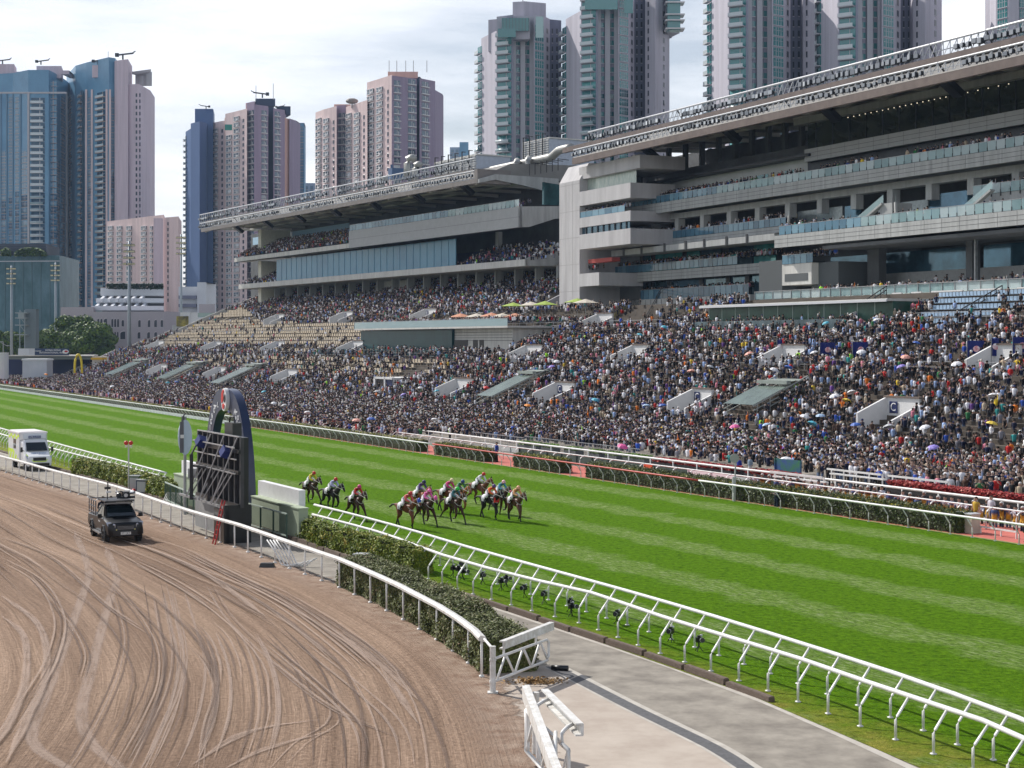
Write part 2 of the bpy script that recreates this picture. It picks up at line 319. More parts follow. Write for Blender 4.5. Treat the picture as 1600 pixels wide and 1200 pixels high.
# ---- dirt track with wheel marks that follow the bend
def dirt_mat():
    m = bpy.data.materials.new('track_dirt'); m.use_nodes = True; t = m.node_tree; b = t.nodes['Principled BSDF']; nd = t.nodes.new; lk = t.links.new
    b.inputs['Roughness'].default_value = .95; b.inputs['Specular IOR Level'].default_value = .1
    uv = nd('ShaderNodeUVMap'); uv.uv_map = 'UVMap'; g = nd('ShaderNodeNewGeometry')
    def noise(scale, st, det=6, ro=.6, dist=0):
        mp = nd('ShaderNodeMapping'); mp.inputs['Scale'].default_value = st; lk(uv.outputs[0], mp.inputs[0])
        n = nd('ShaderNodeTexNoise'); n.inputs['Scale'].default_value = scale; n.inputs['Detail'].default_value = det; n.inputs['Roughness'].default_value = ro; n.inputs['Distortion'].default_value = dist
        lk(mp.outputs[0], n.inputs[0]); return n.outputs[0]
    def ramp(src, a, b_, ca, cb):
        r = nd('ShaderNodeValToRGB'); r.color_ramp.elements[0].position = a; r.color_ramp.elements[1].position = b_
        r.color_ramp.elements[0].color = (*ca, 1); r.color_ramp.elements[1].color = (*cb, 1); lk(src, r.inputs[0]); return r.outputs[0]
    broad = noise(1, (.025, .30, 1), 4, .6, .5); fine = noise(1, (.035, 2.6, 1), 10, .78, .35); vfine = noise(1, (.10, 16, 1), 3, .6, .1)
    c = ramp(broad, .35, .66, (.265, .182, .13), (.42, .30, .218))
    f = ramp(fine, .36, .64, (.27, .25, .24), (.70, .70, .71)); v = ramp(vfine, .35, .65, (.33, .32, .31), (.64, .64, .64))
    def mul(a, b_, fac):
        x = nd('ShaderNodeMix'); x.data_type = 'RGBA'; x.blend_type = 'OVERLAY'; x.inputs['Factor'].default_value = fac; lk(a, x.inputs['A']); lk(b_, x.inputs['B']); return x.outputs['Result']
    c = mul(mul(c, f, .6), v, .32)
    cl = nd('ShaderNodeTexNoise'); cl.inputs['Scale'].default_value = 6.5; cl.inputs['Detail'].default_value = 8; cl.inputs['Roughness'].default_value = .75; lk(g.outputs['Position'], cl.inputs[0])
    c = mul(c, ramp(cl.outputs[0], .35, .65, (.26, .25, .24), (.68, .68, .68)), .7)
    # strip next to the rail: pale trampled sand with dark clods
    sx = nd('ShaderNodeSeparateXYZ'); lk(uv.outputs[0], sx.inputs[0])
    ed = nd('ShaderNodeTexNoise'); ed.inputs['Scale'].default_value = 1.6; ed.inputs['Detail'].default_value = 7; ed.inputs['Roughness'].default_value = .7; lk(g.outputs['Position'], ed.inputs[0])
    aw = nd('ShaderNodeMath'); aw.operation = 'MULTIPLY_ADD'; aw.inputs[1].default_value = 1.4; lk(ed.outputs[0], aw.inputs[0]); lk(sx.outputs['Y'], aw.inputs[2])
    er = nd('ShaderNodeValToRGB'); er.color_ramp.elements[0].position = .08; er.color_ramp.elements[0].color = (1, 1, 1, 1); er.color_ramp.elements[1].position = .13; er.color_ramp.elements[1].color = (0, 0, 0, 1)
    am = nd('ShaderNodeMath'); am.operation = 'MULTIPLY'; am.inputs[1].default_value = .05; lk(aw.outputs[0], am.inputs[0]); lk(am.outputs[0], er.inputs[0])
    sand = ramp(ed.outputs[0], .38, .62, (.27, .18, .13), (.42, .32, .25))
    mx = nd('ShaderNodeMix'); mx.data_type = 'RGBA'; lk(er.outputs[0], mx.inputs['Factor']); lk(c, mx.inputs['A']); lk(sand, mx.inputs['B'])
    lk(mx.outputs['Result'], b.inputs['Base Color'])
    h = nd('ShaderNodeMath'); h.operation = 'MULTIPLY_ADD'; h.inputs[1].default_value = .5; lk(vfine, h.inputs[0]); lk(fine, h.inputs[2])
    h2 = nd('ShaderNodeMath'); h2.operation = 'MULTIPLY_ADD'; h2.inputs[1].default_value = 1.3; lk(cl.outputs[0], h2.inputs[0]); lk(h.outputs[0], h2.inputs[2])
    bp = nd('ShaderNodeBump'); bp.inputs['Strength'].default_value = .7; bp.inputs['Distance'].default_value = .16; lk(h2.outputs[0], bp.inputs['Height']); lk(bp.outputs[0], b.inputs['Normal'])
    ea = nd('ShaderNodeMath'); ea.operation = 'MULTIPLY_ADD'; ea.inputs[1].default_value = 2.6; ea.inputs[2].default_value = -1.1; lk(ed.outputs[0], ea.inputs[0]); eb = nd('ShaderNodeMath'); eb.operation = 'ADD'; lk(ea.outputs[0], eb.inputs[0]); lk(sx.outputs['Y'], eb.inputs[1])
    ec = nd('ShaderNodeMapRange'); ec.inputs[1].default_value = .1; ec.inputs[2].default_value = .5; lk(eb.outputs[0], ec.inputs[0]); lk(ec.outputs[0], b.inputs['Alpha'])
    return m
dl = dense([p+RN*.45 for p in DRE], 1.5)
offs = [-.7, 0, .5, 1, 2, 3, 4, 6, 8, 11, 15, 20, 26, 33, 42, 55]
dv = []; duv = []; arc = 0
for i, p in enumerate(dl):
    d = (dl[min(i+3, len(dl)-1)]-dl[max(i-3, 0)]).normalized(); nn = Vector((d.y, -d.x, 0)); 
    if i: arc += (p-dl[i-1]).length
    for o in offs: q = p+nn*o; dv.append((q.x, q.y, .014)); duv.append((arc, o))
K = len(offs); dfc = [(i*K+j, i*K+j+1, (i+1)*K+j+1, (i+1)*K+j) for i in range(len(dl)-1) for j in range(K-1)]
me = bpy.data.meshes.new('dirt_track'); me.from_pydata(dv, [], dfc); me.materials.append(dirt_mat())
uvl = me.uv_layers.new(name='UVMap'); vi = np.empty(len(me.loops), int); me.loops.foreach_get('vertex_index', vi); uvl.data.foreach_set('uv', np.array(duv)[vi].ravel())
o = link('dirt_track', me); o['kind'] = 'structure'
# make the sheet face up
me.flip_normals() if me.polygons[0].normal.z < 0 else None

def track_mat(name, c, a_):
    m = bpy.data.materials.new(name); m.use_nodes = True; t = m.node_tree; b = t.nodes['Principled BSDF']; nd = t.nodes.new; lk = t.links.new
    b.inputs['Roughness'].default_value = .95; uv = nd('ShaderNodeUVMap'); uv.uv_map = 'UVMap'; sx = nd('ShaderNodeSeparateXYZ'); lk(uv.outputs[0], sx.inputs[0])
    w = nd('ShaderNodeMath'); w.operation = 'PINGPONG'; w.inputs[1].default_value = .5; lk(sx.outputs['Y'], w.inputs[0])
    mr = nd('ShaderNodeMapRange'); mr.inputs[1].default_value = 0; mr.inputs[2].default_value = .22; lk(w.outputs[0], mr.inputs[0])
    mp = nd('ShaderNodeMapping'); mp.inputs['Scale'].default_value = (.5, 2.5, 1); lk(uv.outputs[0], mp.inputs[0]); n = nd('ShaderNodeTexNoise'); n.inputs['Scale'].default_value = 1; n.inputs['Detail'].default_value = 5; n.inputs['Roughness'].default_value = .7; lk(mp.outputs[0], n.inputs[0])
    r = nd('ShaderNodeMapRange'); r.inputs[1].default_value = .3; r.inputs[2].default_value = .55; r.inputs[3].default_value = .2; lk(n.outputs[0], r.inputs[0])
    x = nd('ShaderNodeMath'); x.operation = 'MULTIPLY'; lk(mr.outputs[0], x.inputs[0]); lk(r.outputs[0], x.inputs[1])
    y = nd('ShaderNodeMath'); y.operation = 'MULTIPLY'; y.inputs[1].default_value = a_; lk(x.outputs[0], y.inputs[0]); lk(y.outputs[0], b.inputs['Alpha'])
    rr = nd('ShaderNodeValToRGB'); rr.color_ramp.elements[0].color = (*[q*.82 for q in c], 1); rr.color_ramp.elements[1].color = (*[q*1.15 for q in c], 1); lk(n.outputs[0], rr.inputs[0]); lk(rr.outputs[0], b.inputs['Base Color'])
    wv = nd('ShaderNodeTexWave'); wv.inputs['Scale'].default_value = 1.2; wv.bands_direction = 'X'; lk(uv.outputs[0], wv.inputs[0]); bp = nd('ShaderNodeBump'); bp.inputs['Strength'].default_value = .25; bp.inputs['Distance'].default_value = .05; lk(wv.outputs[0], bp.inputs['Height']); lk(bp.outputs[0], b.inputs['Normal'])
    return m
TL = track_mat('pale_wheel_mark', (.40, .30, .24), .6); TDk = track_mat('dark_wheel_mark', (.15, .10, .075), .6)
TR = [(0, .42, [(290, 225), (345, 370), (325, 470), (270, 620), (190, 840), (125, 1000), (150, 1080), (260, 1150), (400, 1240)]),
 (0, .42, [(410, 285), (455, 400), (430, 490), (390, 640), (350, 790), (320, 920), (340, 1030), (440, 1130), (600, 1240)]),
 (1, .40, [(440, 470), (485, 620), (470, 760), (400, 930), (300, 1110), (220, 1210)]), (0, .9, [(610, 420), (640, 560), (660, 700), (635, 850), (555, 1020), (470, 1200)]),
 (0, .9, [(655, 440), (695, 600), (725, 740), (700, 900), (640, 1060), (560, 1210)]), (0, .5, [(790, 420), (870, 560), (1010, 700), (1200, 850), (1330, 960)]),
 (1, .5, [(700, 640), (800, 740), (840, 850), (800, 1000), (780, 1200)]), (0, .5, [(1230, 770), (1310, 950), (1170, 1060), (1040, 1200)]), (0, .4, [(740, 1150), (980, 1010), (1300, 960)]),
 (0, .4, [(860, 1170), (1040, 1080), (1330, 1000)]), (1, .6, [(1040, 590), (1170, 730), (1230, 850), (1270, 1000), (1280, 1200)]), (0, .6, [(1000, 660), (1300, 900), (1640, 1050)]),
 (0, 1.3, [(880, 590), (950, 760), (960, 950), (880, 1200)]), (0, 1.1, [(1090, 640), (1360, 860), (1500, 1010), (1530, 1200)]), (1, .35, [(110, 390), (250, 560), (330, 700), (310, 820)]),
 (0, .45, [(0, 250), (200, 330), (420, 520), (600, 640)]), (1, .35, [(350, 360), (480, 480), (600, 650), (620, 800), (560, 960), (450, 1160)]), (0, .35, [(1330, 620), (1500, 760), (1640, 900)]),
 (0, 1.6, [(700, 300), (900, 400), (1100, 500), (1300, 640), (1480, 790)]), (1, .3, [(820, 450), (960, 530), (1080, 590)]), (0, .3, [(0, 560), (90, 640), (100, 800), (40, 980), (-60, 1130)]),
 (0, .3, [(0, 480), (150, 600), (180, 780), (110, 960), (20, 1150)]), (1, .5, [(-20, 320), (160, 420), (250, 560), (230, 720), (130, 900), (0, 1100)]), (1, .9, [(740, 560), (830, 640), (880, 760), (870, 900)]),
 (1, .7, [(500, 330), (700, 430), (900, 560)]), (0, .3, [(1480, 760), (1560, 880), (1640, 1000)]), (1, .35, [(1100, 470), (1300, 600), (1450, 700), (1600, 830)]), (0, .35, [(540, 280), (800, 400), (1040, 570)])]
zi = 0; TR2 = []; rt = random.Random(5)
for kind, wd, pl in TR:
    P = dense([G(x*.4, 740+y*.4) for x, y in pl], .7)
    if wd < .44: TR2 += [(kind, wd, P, 0)] if not kind else [(1, .09, P, -.12), (0, .07, P, 0), (1, .09, P, .12)]; continue
    for k in range(int(wd/.13)): TR2.append((kind if rt.random() < .7 else 1-kind, rt.uniform(.05, .13), P[rt.randrange(0, 5):len(P)-rt.randrange(0, 5)], (rt.random()-.5)*wd*1.5))
for k in range(34):
    i0 = rt.randrange(0, len(dl)-30); o_ = rt.uniform(1.5, 34); n_ = rt.randrange(18, 60); Q = dl[i0:i0+n_]; sl_ = rt.uniform(-.10, .10); P = []
    for i, p in enumerate(Q): j = i0+i; d = (dl[min(j+3, len(dl)-1)]-dl[max(j-3, 0)]).normalized(); P.append(p+Vector((d.y, -d.x, 0))*(o_+sl_*i))
    for g_ in (0, 1.5): TR2.append((rt.random() < .5, rt.uniform(.06, .18), P, g_))
for kind, wd, P, sh in TR2:
    zi += .22; V = []; U = []; a = 0
    for i, p in enumerate(P):
        d = (P[min(i+1, len(P)-1)]-P[max(i-1, 0)]).normalized(); nn = Vector((-d.y, d.x, 0))
        if i: a += (p-P[i-1]).length
        fd = min(1, i/4, (len(P)-1-i)/4)
        for k, o_ in enumerate((-.5, .5)): q = p+nn*(wd*o_*fd+sh); V.append((q.x, q.y, .018+.004*zi)); U.append((a, k))
    me = bpy.data.meshes.new('wheel_track'); me.from_pydata(V, [], [(2*i, 2*i+2, 2*i+3, 2*i+1) for i in range(len(P)-1)]); me.materials.append(TDk if kind else TL)
    uvl = me.uv_layers.new(name='UVMap'); vi = np.empty(len(me.loops), int); me.loops.foreach_get('vertex_index', vi); uvl.data.foreach_set('uv', np.array(U)[vi].ravel())
    if me.polygons[0].normal.z < 0: me.flip_normals()
    o = link('wheel_track', me); o['kind'] = 'structure'

# ---- behind the far rail: coral lane, paved apron
coral = mat('coral_lane', (.50, .13, .10), .85, var=.12, vs=.7)
strip('horse_lane', [RP(s, 5.3) for s in (20, 540)], [RP(s, .35) for s in (20, 540)], .006, coral)
kerb_w = mat('lane_kerb_white', (.70, .70, .66), .7, var=.1)
strip('turf_border', [RP(s, .36) for s in (20, 540)], [RP(s, .06) for s in (20, 540)], .014, mat('border_grass', (.20, .24, .06), .9, var=.3, vs=2))
paving = mat('apron_paving', (.30, .27, .23), .9, var=.15, vs=.5)
strip('crowd_apron', [RP(s, 60) for s in (20, 700)], [RP(s, 5.3) for s in (20, 700)], .0, paving)

# ---- timber kerb, each sleeper a thing
timber = mat('weathered_timber', (.085, .06, .045), .9, col2=(.16, .12, .095), vs=8, stretch=(1, 1, 6))
sl = MB(); sl.box((0, 0, .085), (2.25, .2, .17)); sl.box((0, .01, .175), (2.2, .15, .02))
slm = sl.mesh('timber_sleeper', timber); firsts = []
kpts = [q for q in along(dense(KERB, 1), 2.4) if q[0].y < 150 and pix(q[0])[0] < 1205]
for i, (p, d) in enumerate(kpts):
    o = link('timber_sleeper', slm, None, (p.x, p.y, 0), math.atan2(d.y, d.x)+random.uniform(-.015, .015)); o.scale = (1, 1, random.uniform(.8, 1.15))
    tag(o, 'weathered timber kerb sleeper laid between the service road and the grass verge', 'kerb', 'timber sleepers edging the service road')

# ================================================================== RAILS
def rail_post(kind, h=1.08, over=.42, r=.032):
    "post standing at the origin, leaning towards +x at the top"
    mb = MB()
    if kind == 'bent': mb.tube([(0, 0, 0), (0, 0, h*.48), (.05, 0, h*.56), (over, 0, h)], r, 8); mb.box((0, 0, .02), (.12, .12, .04))
    elif kind == 'hoop': mb.tube([(0, 0, 0), (0, 0, h*.68), (.08, 0, h*.87), (.24, 0, h*.97), (.5, 0, h)], r, 8)
    else: mb.tube([(0, 0, 0), (0, 0, h)], r, 8); mb.box((0, 0, .03), (.14, .14, .06))
    return mb.mesh('post', WHITE, True)
def make_rail(label, cat, base, side, step, kind='bent', h=1.08, over=.42, r=.032, tr=.06, red=None, flat=False, maxpost=100, board=0, prail=None, name='track_rail'):
    t = thing(name, label, cat, base[0]); o0 = Vector(base[0]); P = dense(base, 2.5)
    def nrm(d): return Vector((d.y, -d.x, 0))*side
    top = []
    for i, p in enumerate(P):
        d = (P[min(i+1, len(P)-1)]-P[max(i-1, 0)]).normalized(); top.append(p+nrm(d)*over+Vector((0, 0, h)))
    if flat:
        mb = MB()
        prof = [(-.10, -.11), (-.13, -.02), (-.09, .06), (.06, .10), (.13, .02), (.12, -.06)]; V = []
        for i, p in enumerate(top):
            d = (top[min(i+1, len(top)-1)]-top[max(i-1, 0)]).normalized(); n_ = nrm(d)
            V += [p-o0+n_*a+Vector((0, 0, b)) for a, b in prof]
        k = len(prof); mb.add(V, [(i*k+j, i*k+(j+1) % k, (i+1)*k+(j+1) % k, (i+1)*k+j) for i in range(len(top)-1) for j in range(k)]+[tuple(range(k)), tuple(range(len(V)-1, len(V)-k-1, -1))])
        ro = mb.build('rail', WHITE_W, t); smooth_by(ro.data, 35)
    else:
        seg = {0: [], 1: []}
        mb = MB(); cur = []; cm = None
        for p in top:
            m_ = 1 if red and red[0] < pix(p)[0] < red[1] else 0
            if cm is not None and m_ != cm: cur.append(p-o0); mb.tube(cur, tr, 10, cm); cur = []
            cur.append(p-o0); cm = m_
        if len(cur) > 1: mb.tube(cur, tr, 10, cm)
        mb.build('rail', [WHITE, mat('red_rail_sleeve', (.50, .05, .04), .4)], t, True)
        # sleeve joints
    pm = rail_post(kind, h, over if kind != 'straight' else over, r); pts = along(P, step); pts.sort(key=lambda q: q[0].y)
    for i, (p, d) in enumerate(pts[:maxpost]):
        n_ = nrm(d); link('post', pm, t, p-o0, math.atan2(n_.y, n_.x))
    if len(pts) > maxpost:
        mb = MB(); vv = [v.co.copy() for v in pm.vertices]; ff = [tuple(f.vertices) for f in pm.polygons]
        for p, d in pts[maxpost:]:
            n_ = nrm(d); M = Matrix.Translation(p-o0) @ Matrix.Rotation(math.atan2(n_.y, n_.x), 4, 'Z'); mb.add([M@v for v in vv], ff)
        mb.build('posts', WHITE, t)['kind'] = 'stuff'
    return t, o0
far = [RP(s, .0) for s in (20, 120, 200, 300, 420, 520)]
make_rail('long white running rail between the turf and the far hedge, one stretch sleeved red', 'rail', far, -1, 1.62, red=(692, 1122))
inner = [G(*p) for p in [(1720, 1275), (1567, 1195), (1382.8, 1118.8), (1276.6, 1079.7), (1100, 1017), (955, 969), (824, 928), (716, 894), (640, 868), (560, 843), (480, 820)]]
make_rail('white running rail with bent posts, nearer the turf of the two along the near verge', 'rail', inner, 1, 1.52, tr=.065, r=.036)
outer = [G(*p) for p in [(1760, 1330), (1513, 1200), (1336, 1132.8), (1232.8, 1092), (1018.7, 1017.5), (908, 975), (825, 953.7), (745, 931), (676, 908)]]+[G(622, 891)+RN*.35, G(560, 868)+RN*.5, G(462, 838)+RN*.5]
make_rail('white running rail with bent posts beside the service road, nearest to the camera', 'rail', outer, 1, 1.52, tr=.065, r=.036)
inL = [RP(s, d) for s, d in ((108, -29.9), (125, -30), (150, -30.1), (200, -30.2), (260, -30.2), (330, -30.3))]
make_rail('white running rail on the turf side of the verge behind the ambulance', 'rail', inL, 1, 1.52, tr=.065)
ouL = [RP(s, d) for s, d in ((104, -30.9), (118, -31.1), (125, -31.4), (150, -31.9), (200, -32), (260, -32), (330, -32))]
make_rail('white running rail beside the service road behind the ambulance and the olive hedge', 'rail', ouL, 1, 1.52, tr=.065)
dr_t, _ = make_rail('curved white flat-topped rail on thin posts along the edge of the dirt track', 'rail', DR, 1, 2.05, kind='straight', h=1.18, over=0, r=.04, flat=True)
r2 = [RP(s, 2.6) for s in (30, 80, 120, 150, 180, 205)]
make_rail('white rail on hooped posts between the far hedge and the coral lane', 'rail', [RP(s, 3.3) for s in (25, 60, 100, 150, 196)], 1, 2.2, kind='hoop', h=1.12, over=.5, r=.04, tr=.045)
make_rail('thick straight white rail in front of the red flower beds', 'rail', [RP(s, 7.4) for s in (60, 100, 150, 200)], 1, 3.2, kind='straight', h=1.1, over=0, r=.05, tr=.075)
tag(link('rail_base_board', MB().box((0, 0, .2), (165, .04, .4)).mesh('rail_base_board', mat('board_white', (.66, .68, .72), .6, var=.1, vs=.6)), None, RP(270, .12), math.atan2(RU.y, RU.x)), 'long low whitish board at the foot of the far rail on its left half', 'board')
# ================================================================== HEDGES AND TREES
def leaf_mat(name, c1, c2, c3=None):
    m = bpy.data.materials.new(name); m.use_nodes = True; t = m.node_tree; b = t.nodes['Principled BSDF']; nd = t.nodes.new; lk = t.links.new
    g = nd('ShaderNodeNewGeometry'); n = nd('ShaderNodeTexNoise'); n.inputs['Scale'].default_value = .9; n.inputs['Detail'].default_value = 4; lk(g.outputs['Position'], n.inputs[0])
    a = nd('ShaderNodeMath'); a.operation = 'MULTIPLY_ADD'; a.inputs[1].default_value = .45; lk(g.outputs['Random Per Island'], a.inputs[0]); 
    s = nd('ShaderNodeMath'); s.operation = 'MULTIPLY'; s.inputs[1].default_value = .55; lk(n.outputs[0], s.inputs[0]); lk(s.outputs[0], a.inputs[2])
    r = nd('ShaderNodeValToRGB'); e = r.color_ramp.elements; e[0].position = .22; e[0].color = (*c1, 1); e[1].position = .62; e[1].color = (*c2, 1)
    if c3: x = e.new(.8); x.color = (*c3, 1)
    lk(a.outputs[0], r.inputs[0]); lk(r.outputs[0], b.inputs['Base Color']); b.inputs['Roughness'].default_value = .6; b.inputs['Specular IOR Level'].default_value = .3
    return m
def leaves(V, nrm_, size, jit=.35, up=.3):
    "one folded quad per point; V (n,3) points, nrm_ (n,3) outward directions"
    n = len(V); a = rng.normal(size=(n, 3)); d = nrm_+a*.55+np.array([0, 0, up]); d /= np.linalg.norm(d, axis=1)[:, None]
    t = np.cross(d, rng.normal(size=(n, 3))); t /= np.linalg.norm(t, axis=1)[:, None]; u = np.cross(d, t); sz = size*rng.uniform(.6, 1.3, n)[:, None]
    P = np.stack([V-t*sz*.5, V+u*sz*.9-t*sz*.1, V+t*sz*.5, V-u*sz*.9+t*sz*.1], 1).reshape(-1, 3)
    return P
def quads_mesh(name, P, mats, mi=None):
    n = len(P)//4; me = bpy.data.meshes.new(name); me.vertices.add(len(P)); me.vertices.foreach_set('co', P.astype(np.float32).ravel())
    me.loops.add(4*n); me.loops.foreach_set('vertex_index', np.arange(4*n, dtype=np.int32)); me.polygons.add(n)
    me.polygons.foreach_set('loop_start', np.arange(0, 4*n, 4, dtype=np.int32)); me.polygons.foreach_set('loop_total', np.full(n, 4, np.int32))
    for m in mats: me.materials.append(m)
    if mi is not None: me.polygons.foreach_set('material_index', mi)
    me.update(); me.validate(); return me
TWIG = mat('hedge_inside', (.035, .04, .018), .95, var=.3, vs=3)
def hedge(label, line, width, height, n, size, lm, side=1, lump=.12, group=None, uneven=0):
    P = dense(line, .5); o0 = P[0]; K = len(P); mb = MB(); V = []
    prof = [(0.06, 0), (.03, .45), (.08, .86), (.2, .95), (.5, 1), (.8, .95), (.92, .86), (.97, .45), (.94, 0)]
    for i, p in enumerate(P):
        d = (P[min(i+1, K-1)]-P[max(i-1, 0)]).normalized(); nn = Vector((d.y, -d.x, 0))*side; hh = height*(1+uneven*math.sin(i*.37)*.5+uneven*math.sin(i*.83+1)*.5)
        for a, b in prof: V.append(p-o0+nn*(a*width+random.uniform(-1, 1)*lump*.5)+Vector((0, 0, b*hh*.93+(random.uniform(-1, 1)*lump*.4 if b else 0))))
    k = len(prof); mb.add(V, [(i*k+j, i*k+j+1, (i+1)*k+j+1, (i+1)*k+j) for i in range(K-1) for j in range(k-1)]+[tuple(range(k-1, -1, -1)), tuple(range(len(V)-k, len(V)))])
    inner = mb.build('hedge', [TWIG]); me = inner.data
    tag(inner, label, 'hedge', group); inner.location = o0
    # leaves spread over the skin
    tp = rng.random(n); ii = np.minimum((tp*(K-1)).astype(int), K-2); fr = tp*(K-1)-ii; A = np.array(P)-np.array(o0)
    base = A[ii]*(1-fr[:, None])+A[ii+1]*fr[:, None]; dd = A[ii+1]-A[ii]; dd /= np.linalg.norm(dd, axis=1)[:, None]; nn = np.stack([dd[:, 1], -dd[:, 0], 0*dd[:, 0]], 1)*side
    per = 2*height+width; q = rng.random(n)*per; face = np.where(q < height, 0, np.where(q < height+width, 1, 2))
    off = np.where(face == 0, .0, np.where(face == 1, (q-height), width)); zz = np.where(face == 0, q, np.where(face == 1, height, q-height-width))
    hh = 1+uneven*np.sin(tp*(K-1)*.37)*.5+uneven*np.sin(tp*(K-1)*.83+1)*.5; cl = np.sin(tp*(K-1)*1.9)*np.sin(zz*5+off*3)*lump*.6
    V2 = base+nn*(off+rng.normal(0, .05, n)-np.where(face == 0, 1, 0)*(.04+cl)+np.where(face == 2, 1, 0)*.04)[:, None]; V2[:, 2] += zz*hh+np.abs(rng.normal(0, .075, n))*(face == 1)+cl*(face == 1)
    out_ = np.where((face == 1)[:, None], np.array([0, 0, 1.]), nn*np.where(face == 0, -1, 1)[:, None])
    m = max(60, int(n*.06))
    for k_, sg in ((0, -1), (-1, 1)):
        u0 = A[1]-A[0] if k_ == 0 else A[-1]-A[-2]; u0 = u0/np.linalg.norm(u0); n0 = np.array([u0[1], -u0[0], 0])*side
        E = A[k_]+n0*rng.uniform(0, width, m)[:, None]+u0*sg*rng.uniform(0, .08, m)[:, None]; E[:, 2] += rng.uniform(0, height, m); V2 = np.concatenate([V2, E]); out_ = np.concatenate([out_, np.tile(u0*sg, (m, 1))])
    lm_me = quads_mesh('leaves', leaves(V2, out_, size), [lm]); lf = link('leaves', lm_me, inner); lf['kind'] = 'stuff'
    return inner
HL = leaf_mat('hedge_leaf_olive', (.04, .07, .008), (.22, .28, .03), (.44, .32, .06))
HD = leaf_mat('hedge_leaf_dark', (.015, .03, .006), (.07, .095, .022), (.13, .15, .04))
HP = leaf_mat('hedge_leaf_purple', (.04, .045, .018), (.15, .18, .05), (.30, .22, .15))
hedge('olive green hedge with yellow tips between the horses and the service road', [G(452, 838), G(507, 860), G(550, 871), G(612, 887), G(648, 898)], .8, 1.0, 30000, .075, HL, -1, .16)
hedge('olive green hedge with red signal lamps and cabinets in front, left of the finish arch', [G(113, 741), G(160, 752), G(215, 769), G(266, 785)], .9, 1.1, 26000, .09, HL, -1, .16)
hedge('purplish brown hedge along the curved flat rail, ending behind the open gate', [G(529, 915), G(590, 943), G(650, 976), G(715, 1020), G(756, 1053)], 1.6, 1.02, 60000, .055, HP, -1, .14, uneven=.12)
# the tall clipped hedge beyond the far rail, in its stretches
gaps = [(20, 59), (63.9, 102.8), (107, 114.6), (120.1, 130), (134, 520)]
hd_l = ['dark clipped hedge at the far right edge, right of the coral gateway', 'longest dark clipped hedge behind the far rail, left of the coral gateway', 'short dark clipped hedge between two coral openings behind the red rail', 'yellow topped clipped hedge stretch just left of the left coral opening', 'yellow topped clipped hedge running behind the far rail to the left edge']
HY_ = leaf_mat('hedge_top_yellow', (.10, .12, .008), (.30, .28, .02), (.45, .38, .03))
for (a, b), lb in zip(gaps, hd_l):
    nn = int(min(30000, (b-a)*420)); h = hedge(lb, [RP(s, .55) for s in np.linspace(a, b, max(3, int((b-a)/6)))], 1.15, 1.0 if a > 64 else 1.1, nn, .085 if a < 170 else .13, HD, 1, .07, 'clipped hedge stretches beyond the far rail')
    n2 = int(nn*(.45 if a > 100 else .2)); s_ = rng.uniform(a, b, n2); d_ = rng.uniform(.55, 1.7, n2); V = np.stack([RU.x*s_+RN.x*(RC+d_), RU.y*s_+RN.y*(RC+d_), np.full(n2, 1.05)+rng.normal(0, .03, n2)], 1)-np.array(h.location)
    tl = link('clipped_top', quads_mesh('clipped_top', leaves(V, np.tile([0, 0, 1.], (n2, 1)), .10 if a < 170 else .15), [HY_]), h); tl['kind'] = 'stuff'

BARK = mat('bark', (.09, .07, .055), .95, var=.3, vs=4)
TLM = leaf_mat('tree_leaf_green', (.012, .035, .004), (.085, .16, .012), (.20, .25, .03))
TLB = leaf_mat('tree_leaf_bluish', (.02, .045, .03), (.05, .09, .05), (.09, .13, .06))
def tree(label, p, h, w, n, lm, size=.35, squash=.75, group=None, seed=1):
    rd = random.Random(seed); t = thing('tree', label, 'tree', p, 0, group); mb = MB(); th = h*.35
    mb.tube([(0, 0, 0), (.1, .05, th*.6), (.05, 0, th)], .035*h, 8, 0, .022*h); cl = []
    for k in range(14):
        a = rd.uniform(0, 6.28); r = w*.5*rd.uniform(.15, .72); z = h*(rd.uniform(.38, .86)-.18*(r/w)); c = Vector((math.cos(a)*r, math.sin(a)*r, z)); cl.append((c, w*rd.uniform(.15, .25)))
        mb.tube([(.05, 0, th*.8), c*.5+Vector((0, 0, th*.6)), c], .012*h, 5, 0, .004*h)
    mb.build('trunk', BARK, t); V = []; D = []
    for c, r in cl:
        m = n//len(cl); d = rng.normal(size=(m, 3)); d /= np.linalg.norm(d, axis=1)[:, None]; rr = r*rng.uniform(.72, 1.08, m)[:, None]; V.append(np.array(c)+d*rr*np.array([1, 1, squash])); D.append(d)
    link('crown', quads_mesh('crown', leaves(np.concatenate(V), np.concatenate(D), size, up=.4), [lm]), t); return t
for i, (x, y, dist, h, w, lab) in enumerate([(88, 0, 520, 16, 13, 'round green tree at the left end of the big tree clump'), (112, 0, 525, 21, 17, 'tall domed dark green tree rising behind the dark banner'), (138, 0, 515, 19.5, 16, 'broad dark green tree in the middle of the clump by the banner'), (160, 0, 520, 17, 14, 'dark green tree at the right end of the clump beside the light mast'),
      (6, 0, 560, 15, 13, 'autumn tinted tree beyond the left grey light mast'), (36, 0, 570, 14, 12, 'yellowish tree left of the grey screen tower'), (268, 0, 470, 14.5, 9, 'slim bluish tree beside the arched building and the yellow board'), (64, 0, 545, 13, 10, 'bright green tree just right of the grey screen tower'), (-12, 0, 540, 15, 12, 'green tree cut by the left edge of the frame')]):
    tree(lab, ((x-800)/F*dist, dist, 0), h, w, 9000, TLB if i == 6 else TLM, .55, group='trees beyond the left end of the terrace', seed=i)

